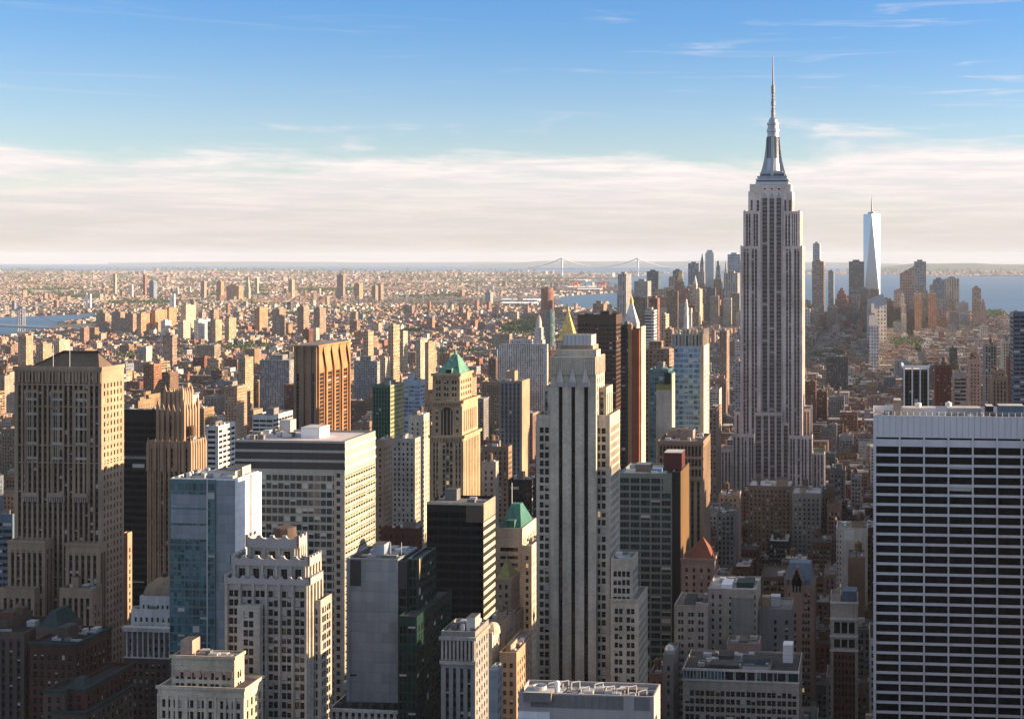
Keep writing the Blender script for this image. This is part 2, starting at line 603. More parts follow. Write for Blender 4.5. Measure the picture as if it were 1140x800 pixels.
class Hero:
    def __init__(self, name, label, cat, wall='limestone', glass='glass_dark', vis=None, group=None, roof='roof_grey', prot=None):
        self.name, self.label, self.cat, self.wall, self.glass, self.vis, self.group, self.roofm = name, label, cat, wall, glass, vis, group, roof
        self.parts = {'wall': MB()}
        self.panes = []
        self.blocks = []
        self.prot = prot
        self.rnd = random.Random(hash(label) % 9973 if False else sum(map(ord, label)))
        HEROES.append(self)

    def mb(self, part):
        if part in SEPARATE:
            return self.parts.setdefault(part, Multi())
        return self.parts.setdefault(part, MB())

    def new(self, part):
        m = MB()
        self.parts.setdefault(part, []).append(m)
        return m

    def facade(self, O, U, W, z0, z1, s, mat):
        wall = self.mb('wall')
        N = (U[1], -U[0])
        if s is not None and s['style'] != 'blank' and W > 2.5:
            c = columns(W, s)
            if s['style'] == 'strip':
                r = np.array([(z0 + s['base'] + 0.5, z1 - s['top'])])
                if r[0, 1] - r[0, 0] < 2:
                    r = np.zeros((0, 2))
            else:
                r = rows(z0, z1, s)
        else:
            r = np.zeros((0, 2))
            c = r

        def W3(u, v, d):           # local (along, up, inwards) -> world
            u, v, d = np.broadcast_arrays(np.asarray(u, float), np.asarray(v, float), np.asarray(d, float))
            return np.stack([O[0] + u * U[0] - d * N[0], O[1] + u * U[1] - d * N[1], v], -1)

        def Q(u0, u1, v0, v1, d, m):
            wall.quads(np.stack([W3(u0, v0, d), W3(u1, v0, d), W3(u1, v1, d), W3(u0, v1, d)], -2), m)
        if len(r) == 0 or len(c) == 0:
            Q(np.array([0.]), np.array([W]), np.array([z0]), np.array([z1]), 0, mat)
            return
        ez = np.concatenate([[z0], r.ravel(), [z1]]).reshape(-1, 2)
        Q(np.zeros(len(ez)), np.full(len(ez), W), ez[:, 0], ez[:, 1], 0, mat)
        eu = np.concatenate([[0.], c.ravel(), [W]]).reshape(-1, 2)
        uu, rr = np.meshgrid(np.arange(len(eu)), np.arange(len(r)))
        uu, rr = uu.ravel(), rr.ravel()
        Q(eu[uu, 0], eu[uu, 1], r[rr, 0], r[rr, 1], 0, mat)
        cc, rr = np.meshgrid(np.arange(len(c)), np.arange(len(r)))
        cc, rr = cc.ravel(), rr.ravel()
        u0, u1, v0, v1 = c[cc, 0], c[cc, 1], r[rr, 0], r[rr, 1]
        d = s['inset']
        wall.quads(np.stack([W3(u0, v0, 0), W3(u0, v0, d), W3(u0, v1, d), W3(u0, v1, 0)], -2), mat)
        wall.quads(np.stack([W3(u1, v0, d), W3(u1, v0, 0), W3(u1, v1, 0), W3(u1, v1, d)], -2), mat)
        wall.quads(np.stack([W3(u0, v0, 0), W3(u1, v0, 0), W3(u1, v0, d), W3(u0, v0, d)], -2), mat)
        wall.quads(np.stack([W3(u0, v1, d), W3(u1, v1, d), W3(u1, v1, 0), W3(u0, v1, 0)], -2), mat)
        if s['style'] == 'strip':
            zz = np.arange(v0[0], v1[0] - 0.5, s['fh'])
            segs = [(a, min(a + s['wh'], v1[0])) for a in zz]
            sps = [(b, min(a + s['fh'], v1[0])) for (a, b) in segs if b < v1[0] - 0.01]
            for a, b in sps:
                n = len(c)
                Q(c[:, 0], c[:, 1], np.full(n, a), np.full(n, b), d * 0.8, s['span'])
            pr = segs
        else:
            pr = [tuple(x) for x in r]
        rnd = self.rnd
        pb = s['blinds']
        for (a, b) in pr:
            for (p, q) in c:
                x = rnd.random()
                if x < (0.003 if pb > .15 else -1):
                    var = 4
                elif x < pb:
                    var = 1 + int(3 * (x / pb) ** 1.3)
                    var = min(var, 3)
                else:
                    var = 0
                m = (p + q) / 2
                self.panes.append((O[0] + m * U[0] - d * N[0], O[1] + m * U[1] - d * N[1], a, q - p, b - a, U, var, s['mull'], s['sash']))

    def box4(self, x0, x1, y0, y1, z0, z1, n, w, e, b, wall, par, roofm):
        """four facades, parapet and roof: n = towards the camera, w = +X, e = -X, b = back"""
        for O, U, W, s in (((x0, y0), (1, 0), x1 - x0, n), ((x1, y0), (0, 1), y1 - y0, w), ((x1, y1), (-1, 0), x1 - x0, b), ((x0, y1), (0, -1), y1 - y0, e)):
            self.facade(O, U, W, z0, z1, s, wall)
        m = self.mb('wall')
        t = min(0.45, (x1 - x0) * .2)
        o = [(x0, y0), (x1, y0), (x1, y1), (x0, y1)]
        i = [(x0 + t, y0 + t), (x1 - t, y0 + t), (x1 - t, y1 - t), (x0 + t, y1 - t)]
        for k in range(4):
            a, b_, c, d = o[k], o[(k + 1) % 4], i[(k + 1) % 4], i[k]
            m.quads([[(*a, z1), (*b_, z1), (*c, z1), (*d, z1)]], wall)
            m.quads([[(*d, z1), (*c, z1), (*c, z1 - par), (*d, z1 - par)]], wall)
        self.mb('roof').quads([[(*p, z1 - par) for p in i]], roofm)

    def blk(self, L, R, B, top, D, bot=None, n=None, w=None, e='same', b=None, wall=None, par=1.1, dep=None, roof=None, right=False):
        """one tier from photo pixels: front face L..R, visible flank ends at B; D = distance of the front corner next to the flank"""
        wall = wall or self.wall
        if not right:
            x1, y0 = P(R, D)
            x0 = on_y(L, y0)
            y1 = y0 + dep if dep else on_x(B, x1)
        else:
            x0, y0 = P(L, D)
            x1 = on_y(R, y0)
            y1 = y0 + dep if dep else on_x(B, x0)
        z1 = Z(top, D)
        z0 = 0.0 if bot is None else (bot if isinstance(bot, float) else Z(bot, D))
        if w is None:
            w = n
        if e == 'same':
            e = w
        self.box4(x0, x1, y0, y1, z0, z1, n, w, e, b, wall, par, roof or self.roofm)
        bl = dict(x0=x0, x1=x1, y0=y0, y1=y1, z0=z0, z1=z1, par=par)
        self.blocks.append(bl)
        return bl

    def clutter(self, bl, n=5, tank=0, bulk=1, seed=0, mat='roof_grey', zone=(0.08, 0.92, 0.08, 0.92)):
        rd = random.Random(seed + len(self.label))
        x0, x1, y0, y1 = bl['x0'], bl['x1'], bl['y0'], bl['y1']
        z = bl['z1'] - bl['par']
        W, Dp = x1 - x0, y1 - y0

        def spot(w, d):
            return (x0 + W * zone[0] + rd.random() * max(0.1, W * (zone[1] - zone[0]) - w), y0 + Dp * zone[2] + rd.random() * max(0.1, Dp * (zone[3] - zone[2]) - d))
        for i in range(bulk):
            w, d, h = W * rd.uniform(.2, .4), Dp * rd.uniform(.25, .5), rd.uniform(3, 6)
            px, py = spot(w, d)
            self.mb('bulkhead').box(px, px + w, py, py + d, z, z + h, mat, topmat='roof_dark')
        for i in range(n):
            w, d, h = rd.uniform(1.2, 4), rd.uniform(1.2, 4), rd.uniform(.8, 2.4)
            w, d = min(w, W * .3), min(d, Dp * .3)
            px, py = spot(w, d)
            self.mb('air_unit').box(px, px + w, py, py + d, z + .3, z + .3 + h, rd.choice(['light_metal', 'roof_light', 'roof_grey', 'light_metal']), bottom=True)
            if rd.random() < .4:
                l = rd.uniform(3, 9)
                q = min(px + w + l, x1 - .6)
                if q > px + w + .5:
                    self.mb('duct').box(px + w, q, py + d * .3, py + d * .3 + .7, z + .4, z + 1.2, 'light_metal')
        for i in range(tank):
            r = min(2.0, W * .16)
            px, py = spot(2 * r, 2 * r)
            self.tank(px + r, py + r, z, r)
        return bl

    def tank(self, x, y, z, r=1.9, h=None, lift=None, mat='tank_wood'):
        h = h or r * 2.1
        lift = lift or r * 1.6
        m = MB()
        for a in range(4):
            an = math.pi / 4 + a * math.pi / 2
            m.bar((x + r * .75 * math.cos(an), y + r * .75 * math.sin(an), z), (x + r * .75 * math.cos(an), y + r * .75 * math.sin(an), z + lift), .13, 'black_metal')
        m.lathe(x, y, [(0, z + lift), (r, z + lift), (r * .97, z + lift + h), (r * 1.06, z + lift + h), (0, z + lift + h + r * .75)], mat, 14)
        k = 'water_tank'
        self.parts.setdefault('#tanks', []).append(m)

    def finish(self, single):
        bl = self.blocks
        cx = (min(b['x0'] for b in bl) + max(b['x1'] for b in bl)) / 2
        cy_ = (min(b['y0'] for b in bl) + max(b['y1'] for b in bl)) / 2
        o = bpy.data.objects.new(self.name, None)
        scene.collection.objects.link(o)
        o.location = (cx, cy_, 0)
        o['label'], o['category'] = self.label, self.cat
        if self.group:
            o['group'] = self.group
        org = (cx, cy_, 0)
        up = {'finial': 'pyramid_roof', 'antenna': 'mast', 'wing': 'mast', 'mast_window': 'mast', 'lantern': 'dome_roof'}
        roofy = ('air_unit', 'bulkhead', 'duct', 'water_tank', 'skylight', 'chimney', 'dish', 'cooling_tower', 'cooling_unit', 'pipe_frame', 'penthouse', 'railing', 'tank_house', 'roof_deck')
        made = {}
        todo = []
        for k, m in self.parts.items():
            k = 'water_tank' if k == '#tanks' else k
            for t in (m if isinstance(m, list) else [m]):
                if t.empty():
                    continue
                par = 'roof' if k in roofy else 'pyramid_roof' if k == 'dormer' and 'pyramid_roof' in self.parts else up.get(k)
                b = t.build(k, o, org)
                made.setdefault(k, b)
                if par:
                    todo.append((b, par))
        for b, par in todo:                    # roof gear hangs under the roof, the antenna under its mast
            if par in made and made[par] is not b:
                b.parent = made[par]
        mats = [self.glass, 'blind', 'window_frame', 'lit_window']
        rest = {}
        for i, p in enumerate(self.panes):
            x, y, z, w, h, U, var, mull, sash = p
            if i in single:
                key = (round(w, 2), round(h, 2), var, mull, sash, self.glass)
                me = WIN_CACHE.get(key)
                if me is None:
                    m = MB()
                    for k in mats:
                        m.mi(k)
                    for g, q in pane_quads(w, h, var, mull, sash):
                        m.quads([q], mats[g])
                    me = WIN_CACHE[key] = m.mesh('window')
                wo = bpy.data.objects.new('window', me)
                wo.location = (x - cx, y - cy_, z)
                wo.rotation_euler = (0, 0, math.atan2(U[1], U[0]))
                wo.parent = o
                scene.collection.objects.link(wo)
            else:
                rest.setdefault((round(w, 3), round(h, 3), var, mull, sash, U), []).append((x, y, z))
        if rest:
            m = MB()
            for (w, h, var, mull, sash, U), ps in rest.items():
                ps = np.array(ps)
                N = (U[1], -U[0])
                for g, q in pane_quads(w, h, var, mull, sash):
                    q = np.array(q, float)
                    loc = np.stack([q[:, 0] * U[0] - q[:, 1] * N[0], q[:, 0] * U[1] - q[:, 1] * N[1], q[:, 2]], -1)
                    m.quads(ps[:, None, :] + loc[None], mats[g])
            wo = m.build('window', o, org)
            wo['kind'] = 'stuff'
        self.obj = o


BLANK = None
wall_mat('spandrel_umber', (0.06, 0.045, 0.036), 0.6)
# ------------------------------------------------------------------ the named buildings, nearest kinds first
# brown brick tower with hipped roof
ST = spec('strip', 2.6, 1.55, 3.55, 2.2, inset=0.7, margin=1.2, span='spandrel_umber', top=2.4, sash=False, blinds=.16)


def H_brown_tower():
    h = Hero('office_tower', 'broad brown brick tower with dark hipped roof and sunlit upper flank, leftmost big tower', 'skyscraper', 'tan_brick', vis=690)
    h.wall = 'tan_brick'
    up = spec('punch', 2.75, 1.2, 3.55, 2.1, 0.8, 0.4, 1.2, group=1, top=4.5)
    D = 655
    b = h.blk(16, 113, 138, 409, D, n=ST, w=up, b=None, par=1.5)
    x0, x1, y0, y1, z1 = b['x0'], b['x1'], b['y0'], b['y1'], b['z1']
    W = x1 - x0
    m = h.mb('cornice')
    m.box(x0 - .5, x1 + .5, y0 - .5, y0, z1 - 1.6, z1 + .25, 'tan_brick', True)
    m.box(x1, x1 + .5, y0, y1, z1 - 1.6, z1 + .25, 'tan_brick', True)
    m.box(x0 - .3, x1 + .3, y0 - .3, y0 - .003, z1 - 8.4, z1 - 7.7, 'tan_brick', True)
    for k in range(26):                       # arcaded frieze under the cornice
        u = x0 + W * (k + .5) / 26
        m.box(u - .45, u + .45, y0 - .35, y0 - .002, z1 - 7.2, z1 - 2.2, 'tan_brick', True)
    # three tall bays with balconies and pale tracery
    tr = h.mb('tracery')
    for f in (0.20, 0.50, 0.77):
        u = x0 + W * f
        hw = W * .065
        bal = h.new('balcony')
        tr.box(u - hw - .5, u - hw, y0 - .5, y0 - .002, z1 - 62, z1 - 12, 'tan_brick', True)
        tr.box(u + hw, u + hw + .5, y0 - .5, y0 - .002, z1 - 62, z1 - 12, 'tan_brick', True)
        for k in range(5):
            tr.box(u - hw + .01, u + hw - .01, y0 - .22, y0 - .002, z1 - 15.5 - 6.8 * k, z1 - 14.4 - 6.8 * k, 'grey_stone', True)
        for k in range(3):
            tr.box(u - hw * .34 - .12 + hw * (k - 1) * .66, u - hw * .34 + .12 + hw * (k - 1) * .66, y0 - .25, y0 - .002, z1 - 44, z1 - 12, 'grey_stone', True)
        # pointed heads
        tr.box(u - hw - .5, u + hw + .5, y0 - .45, y0 - .003, z1 - 12, z1 - 10.6, 'tan_brick', True)
        bal.box(u - hw - 1, u + hw + 1, y0 - 1.5, y0, z1 - 60, z1 - 59.2, 'tan_brick', True)
        bal.box(u - hw - 1, u + hw + 1, y0 - 1.5, y0 - 1.2, z1 - 59.2, z1 - 58, 'tan_brick', True)
        for k in range(7):
            q = u - hw - .6 + (2 * hw + 1.2) * k / 6
            bal.box(q - .18, q + .18, y0 - 1.1, y0 - .003, z1 - 62.4, z1 - 60, 'grey_stone', True)
    for zz in (18, 36, 44, 97, 120):
        m.box(x0 - .25, x1 + .25, y0 - .25, y0 - .004, z1 - zz - .5, z1 - zz, 'tan_brick', True)
        m.box(x1 + .004, x1 + .25, y0, y1, z1 - zz - .5, z1 - zz, 'tan_brick', True)
    r = h.mb('roof')
    rx0, rx1 = x0 + W * .2, x1 + W * .03
    rx1 = x1 - 2
    r.frustum(x0 + 3, x1 - 3, y0 + 3.5, y1 - 2, z1 - 1.4, x0 + W * .42, x0 + W * .80, y0 + 12, y1 - 10, z1 + 7.0, 'slate_brown')
    h.mb('mast').bar((x0 + W * .42, y0 + 2, z1 - 1), (x0 + W * .42, y0 + 2, z1 + 10), .12, 'light_metal')
    h.mb('mast').bar((x0 + W * .61, y0 + 2, z1 - 1), (x0 + W * .61, y0 + 2, z1 + 9), .12, 'light_metal')
    w1 = spec('strip', 2.8, 1.6, 3.55, 2.3, inset=0.7, margin=1.0, span='spandrel_umber', top=4.5, sash=False, blinds=.15)
    for (L, R, B, t, D2) in ((8.5, 50, 53, 602, 650.5), (73, 111, 113, 605, 649.5)):
        q = h.blk(L, R, B, t, D2, n=w1, w=w1, dep=y0 - P(R, D2)[1] + 1)
        m.box(q['x0'] - .4, q['x1'] + .4, q['y0'] - .4, q['y0'], q['z1'] - 1.2, q['z1'] + .2, 'tan_brick', True)
        m.box(q['x0'] - .2, q['x1'] + .2, q['y0'] - .25, q['y0'] - .003, q['z1'] - 5.4, q['z1'] - 4.8, 'tan_brick', True)
    h.blk(136, 142, 147, 593, 700, n=up, w=up)
    q = h.blk(0, 38, 41, 655, 646, n=w1, w=up, dep=4.5)
    q = h.blk(66, 103, 111.5, 655, 642, n=w1, w=up, dep=8)
    h.clutter(q, 4, 0, 1, 3, 'tan_brick')


wall_mat('slate_brown', (0.13, 0.095, 0.075), 0.8, 0.25, 0.2, 0.12)


def H_black_slab():
    h = Hero('office_tower', 'plain black glass slab between the brown brick tower and gothic crowned tower', 'skyscraper', 'black_metal', 'glass_black', vis=600, roof='roof_dark')
    s = spec('ribbon', 8, 7.4, 3.9, 2.3, .9, .12, .4, sash=False, mull=4, blinds=.03, top=5)
    s['mull'] = 0
    b = h.blk(118, 176, 182, 456, 800, n=s, w=s)
    h.mb('band').box(b['x0'] - .3, b['x1'] + .3, b['y0'] - .3, b['y0'] - .01, Z(511, 800), Z(508, 800), 'spandrel_grey', True)
    h.clutter(b, 9, 0, 1, 2, 'roof_grey')


def H_gothic():
    h = Hero('office_tower', 'slim tan gothic tower with spiky finned crown, sunlit gold on its flank', 'skyscraper', 'tan_brick', vis=650)
    s = spec('strip', 2.7, 1.15, 3.5, 2.0, inset=.55, margin=.9, span='spandrel_brown', top=4, sash=False)
    D = 745
    a = h.blk(165, 212, 228, 491, D, n=s, w=s)
    b = h.blk(176, 204.5, 220, 458, D + 5, bot=500, n=spec('strip', 3.6, 1.5, 3.5, 2.2, inset=1.1, margin=1.6, span='spandrel_brown', top=2.5, base=6, sash=False),
              w=spec('strip', 3.6, 1.5, 3.5, 2.2, inset=1.1, margin=1.6, span='spandrel_brown', top=2.5, base=6, sash=False))
    c = h.blk(184, 203, 213, 436, D + 9, bot=462, n=spec('strip', 3.2, 1.1, 3.5, 2.2, inset=.8, margin=.8, top=2, sash=False), w=spec('strip', 3.2, 1.1, 3.5, 2.2, inset=.8, margin=.8, top=2, sash=False))
    pier_ = h.mb('pier')

    def fin(x, y, z0, z1, r=.75):
        p = h.new('pinnacle')
        p.box(x - r, x + r, y - r, y + r, z0, z1 - 4, 'tan_brick')
        p.frustum(x - r, x + r, y - r, y + r, z1 - 4, x, x, y, y, z1, 'tan_brick')
    for bb, n1, n2, up in ((b, 6, 6, 7), (c, 5, 5, 4), (a, 7, 7, 2)):
        for k in range(n1):
            fin(bb['x0'] + (bb['x1'] - bb['x0']) * k / (n1 - 1), bb['y0'], bb['z1'] - 16, bb['z1'] + up * (1 if k in (0, n1 - 1) else .6))
        for k in range(1, n2):
            fin(bb['x1'], bb['y0'] + (bb['y1'] - bb['y0']) * k / (n2 - 1), bb['z1'] - 16, bb['z1'] + up * (1 if k in (0, n2 - 1) else .6))
    # vertical piers on the shaft
    for k in range(9):
        x = a['x0'] + (a['x1'] - a['x0']) * k / 8
        pier_.box(x - .35, x + .35, a['y0'] - .5, a['y0'] - .003, 5, a['z1'] - 1, 'tan_brick')
    h.clutter(a, 3, 1, 0, 4, 'tan_brick', (0.75, 1, 0.1, 0.9))


def H_white_glass():
    h = Hero('office_building', 'teal glass fronted slab with white panelled flank behind scalloped grey tower', 'office block', 'white_panel', 'glass_teal', vis=740, roof='roof_dark')
    D = 597
    cw = spec('ribbon', 3.1, 3.0, 3.75, 2.9, .75, .12, .15, sash=False, mull=1, blinds=.10, top=1.0, span='spandrel_teal')
    x1, y0 = P(262, D)
    side = spec('punch', 16, .9, 7.2, 3.2, 1.5, .35, 2, cols=[(0.26, 0.30)], sash=False, blinds=0.0, top=16)
    side2 = spec('punch', 16, .9, 7.2, 3.2, 1.5, .35, 2, cols=[(0.36, 0.39), (0.70, 0.73)], sash=False, blinds=0.0, top=14)
    b = h.blk(190, 262, 288, 533, D, n=BLANK, w=side2, e=cw)
    # glass front stands proud of the white core
    g = MB()
    xg = on_y(240.5, y0)
    h.facade((b['x0'] - .02, b['y0'] - .9), (1, 0), xg - b['x0'], 0, b['z1'] - .3, cw, 'spandrel_teal')
    w = h.mb('wall')
    w.quads([[(xg - .02, y0 - .9, 0), (xg - .02, y0, 0), (xg - .02, y0, b['z1'] - .3), (xg - .02, y0 - .9, b['z1'] - .3)]], 'spandrel_teal')
    w.quads([[(b['x0'], y0 - .9, b['z1'] - .3), (xg, y0 - .9, b['z1'] - .3), (xg, y0, b['z1'] - .3), (b['x0'], y0, b['z1'] - .3)]], 'light_metal')
    # pale spandrel panels in the upper floors
    pan = h.mb('panel')
    for k in range(3):
        zt = b['z1'] - 6.5 - k * 6.6
        pan.box(b['x0'] + .6, on_y(232, y0), y0 - 1.0, y0 - .92, zt - 5.8, zt, 'grey_panel', True)
    h.mb('mullion').box(on_y(232, y0) - .25, on_y(232, y0) + .25, y0 - 1.15, y0 - .92, 0, b['z1'] - .3, 'light_metal', True)
    # grey strip beside the glass and bright west return
    pan.box(xg + .05, b['x1'] - .1, y0 - .25, y0 - .003, 0, b['z1'] - .6, 'grey_panel', True)
    yy = b['y0'] + (b['y1'] - b['y0']) * .60
    h.mb('fin').box(b['x1'] + .003, b['x1'] + 1.3, yy, b['y1'] - .02, 0, b['z1'] - .25, 'white_panel', True)
    h.clutter(b, 22, 0, 2, 5, 'roof_light', (0.05, .95, .05, .95))
    h.clutter(b, 12, 0, 1, 8, 'roof_dark', (0.3, .95, .3, .95))


def H_scallop():
    h = Hero('office_tower', 'pale grey art deco tower with scalloped crown and stepped shoulders', 'skyscraper', 'grey_stone', vis=800)
    D = 525
    s = spec('punch', 5.1, 1.75, 3.42, 2.4, .6, .45, 1.0, group=2, gap=.3, top=2.0, span='spandrel_dark', blinds=.26)
    s2 = spec('strip', 5.1, 2.5, 3.42, 3.0, inset=.9, margin=1.2, span='spandrel_dark', top=2.6, base=.6, mull=1, sash=False, blinds=.03)
    a = h.blk(250, 344, 358, 647, D, n=s, w=s)
    b = h.blk(258, 343, 356, 626, D + 2, bot=655, n=s2, w=s2)
    c = h.blk(275, 331, 340, 606, D + 7, bot=632, n=s2, w=s2)
    # scalloped fan parapets
    m = h.mb('scallop')

    def scal(x0, x1, y, z, hgt, n, ax=0):
        wd = (x1 - x0) / n
        for k in range(n):
            u0 = x0 + wd * k
            c_ = u0 + wd / 2
            r = wd * .36
            pts = [(c_ + r * math.cos(math.pi - math.pi * j / 8), z + hgt - r * .85 * math.sin(math.pi * j / 8)) for j in range(9)]
            ring = [(u0, z), (u0 + wd, z), (u0 + wd, z + hgt)] + [p for p in reversed(pts)] + [(u0, z + hgt)]
            # flat strip below the dips plus horns between them
            zb = z + hgt - r * .85 - .01
            segs = [(u0, pts[0][0], z + hgt, z + hgt)] + [(pts[j][0], pts[j + 1][0], pts[j][1], pts[j + 1][1]) for j in range(8)] + [(pts[8][0], u0 + wd, z + hgt, z + hgt)]
            for (p, q, za, zc) in segs:
                for dz, fl in ((-.55, 0), (.55, 1)):
                    A, B_ = (p, q) if not fl else (q, p)
                    ZA, ZB = (za, zc) if not fl else (zc, za)
                    if ax == 0:
                        f = [(A, y + dz, z), (B_, y + dz, z), (B_, y + dz, ZB), (A, y + dz, ZA)]
                    else:
                        f = [(y - dz, A, z), (y - dz, B_, z), (y - dz, B_, ZB), (y - dz, A, ZA)]
                    m.quads([f], 'pale_stone')
                if ax == 0:
                    m.quads([[(p, y - .55, za), (q, y - .55, zc), (q, y + .55, zc), (p, y + .55, za)]], 'pale_stone')
                else:
                    m.quads([[(y + .55, p, za), (y + .55, q, zc), (y - .55, q, zc), (y - .55, p, za)]], 'pale_stone')
    for bb, hg, n in ((a, 4.2, 9), (b, 5.2, 6), (c, 6.6, 4)):
        z = bb['z1'] - .4
        scal(bb['x0'], bb['x1'], bb['y0'] - .1, z - 1.0, hg * .72, n)
        scal(bb['y0'], bb['y1'], bb['x1'] + .1, z - 1.0, hg * .72, max(2, n - 2), 1)
        scal(bb['y0'], bb['y1'], bb['x0'] - .1, z - 1.0, hg * .72, max(2, n - 2), 1)
    pr = h.mb('pier')
    for bb, mg, zl in ((a, 1.0, 0), (b, 1.2, a['z1'] - 4), (c, 1.2, b['z1'] - 4)):
        W = bb['x1'] - bb['x0']
        n = max(1, int(round((W - 2 * mg) / 5.1)))
        for k in range(n + 1):
            x = bb['x0'] + mg + (W - 2 * mg) * k / n
            pr.box(x - .45, x + .45, bb['y0'] - .75, bb['y0'] - .003, zl, bb['z1'] - .5, 'grey_stone', False)
        for k in range(1, 5):
            y = bb['y0'] + (bb['y1'] - bb['y0']) * k / 4
            pr.box(bb['x1'] + .003, bb['x1'] + .75, y - 1.4, y - .1, zl, bb['z1'] - .5, 'grey_stone', False)
    h.blk(264, 289, 290, 674, D - 2, n=s, w=s, dep=3)
    h.blk(344.5, 357, 363, 668, D + 3, n=s, w=s, dep=11)
    # tank house on top
    t = h.mb('tank_house')
    x, y = P(310, D + 16)
    z = c['z1'] - 1.1
    t.lathe(x, y + 6, [(4.6, z), (4.6, z + 2.4), (4.3, z + 2.4), (4.3, z + 4.6), (4.0, z + 5), (0, z + 5)], 'dark_brick', 10, .5)
    h.clutter(c, 5, 0, 0, 3)


wall_mat('pale_stone', (0.40, 0.36, 0.35), 0.8, 0.15, 0.1, 0.05)


def H_curtain():
    h = Hero('office_building', 'wide curtain wall block with dark striped top floors and pale flat roof', 'office block', 'light_metal', 'glass_steel', vis=750, roof='roof_pink')
    D = 645
    s = spec('ribbon', 2.9, 2.75, 3.75, 2.55, .8, .12, .2, sash=False, mull=0, blinds=.14, top=13.2)
    w = spec('ribbon', 3.2, 2.5, 3.75, 2.1, 1.25, .3, .3, sash=False, mull=0, blinds=.22, top=13.2)
    b = h.blk(262, 384, 418, 491, D, n=s, w=w, par=.9, wall='spandrel_alu')
    m = h.mb('louvre_band')
    x0, x1, y0, y1, z1 = b['x0'], b['x1'], b['y0'], b['y1'], b['z1']
    for k in range(3):
        m.box(x0 - .06, x1 - .004, y0 - .10, y0 - .004, z1 - 4.2 - k * 4.4, z1 - 1.0 - k * 4.4, 'spandrel_dark', True)
    # cream sunlit flank with spandrel bands and mullion fins
    f = h.mb('cladding')
    n = 46
    for k in range(n):
        zz = z1 - 13.2 - 3.75 * k
        if zz < 4:
            break
        f.box(x1 + .003, x1 + .1, y0 + .05, y1, zz + .1, zz + .9, 'tan_stone', True)
    f.box(x1 + .003, x1 + .25, y0 + .05, y1, z1 - 4.0, z1 - 3.0, 'white_panel', True)
    f.box(x1 + .003, x1 + .25, y0 + .05, y1, z1 - 8.4, z1 - 7.4, 'white_panel', True)
    f.box(x1 + .003, x1 + .25, y0 + .05, y1, z1 - 12.8, z1 - 11.8, 'white_panel', True)
    # plain corner column facing the camera
    cm = h.mb('column')
    cm.box(on_y(372, y0), x1 - .01, y0 - .3, y0 - .11, 0, z1 - 13.4, 'grey_stone', True)
    for k in range(38):
        zz = z1 - 16.5 - 3.75 * k
        cm.box(on_y(375, y0), on_y(379, y0), y0 - .36, y0 - .31, zz, zz + 2.0, 'glass_steel', True)
    bx0, by = P(335, D + 18)
    bx1 = on_y(356, by)
    h.mb('bulkhead').box(bx0, bx1, by, by + 12, z1 - .9, z1 + 4.2, 'white_panel', topmat='roof_light')
    ax0, ay = P(311, D + 40)
    h.mb('bulkhead').box(ax0, ax0 + 5.5, ay, ay + 7, z1 - .9, z1 + 5, 'light_metal', topmat='roof_light')
    h.clutter(b, 16, 0, 0, 4, 'roof_light', (.02, .4, .1, .9))


wall_mat('roof_pink', (0.58, 0.50, 0.47), 0.85, 0.25, 0.05, 0.1)
wall_mat('spandrel_alu', (0.33, 0.34, 0.32), 0.5, 0.15, 0.1, 0.05)


def H_panel():
    h = Hero('office_building', 'blue grey panelled slab with green glass wing below the dark ribbon windowed tower', 'office block', 'grey_panel', 'glass_green', vis=760, roof='roof_dark')
    D = 560
    s = spec('punch', 20, 4.5, 11.6, .8, 1.5, .3, 1, cols=[(.065, .19)], sash=False, blinds=0, top=34)
    gw = spec('ribbon', 3, 2.85, 3.7, 2.8, .6, .12, .2, sash=False, mull=1, blinds=.06, top=1)
    b = h.blk(386, 443, 470, 622, D, n=s, w=gw, dep=24)
    m = h.mb('panel')
    x0, x1, y0, z1 = b['x0'], b['x1'], b['y0'], b['z1']
    m.box(on_y(390, y0), on_y(402, y0), y0 - .12, y0 - .003, Z(653, D), Z(624, D), 'spandrel_dark', True)
    m.box(on_y(386, y0), on_y(389.5, y0), y0 - .35, y0 - .003, 0, z1, 'grey_panel', True)
    h.blk(443.2, 453, 454, 624, D, n=spec('ribbon', 3, 2.9, 3.7, 3.0, .5, .1, .1, sash=False, blinds=0, top=11), w=BLANK, dep=23, wall='spandrel_dark')
    c = h.blk(453.1, 466, 470.5, 622, D + .5, n=gw, w=gw, dep=23, wall='spandrel_deep')
    h.mb('edge_trim').box(c['x1'] + .003, c['x1'] + .3, c['y0'] + .1, c['y0'] + 1.2, Z(645, D), c['z1'], 'yellow_brick', True)  # yellow strip that paints a sunlit edge onto the corner
    w2 = h.blk(443, 464, 491, 686, D - 14, n=gw, w=gw, dep=46, wall='spandrel_deep')
    h.clutter(b, 14, 0, 1, 5, 'spandrel_blue')
    mm = h.mb('mast')
    for px in (435, 447):
        x, y = P(px, D + 8)
        mm.bar((x, y, z1 - 1), (x, y, z1 + 5), .09, 'light_metal')


wall_mat('spandrel_deep', (0.012, 0.034, 0.032), 0.35)


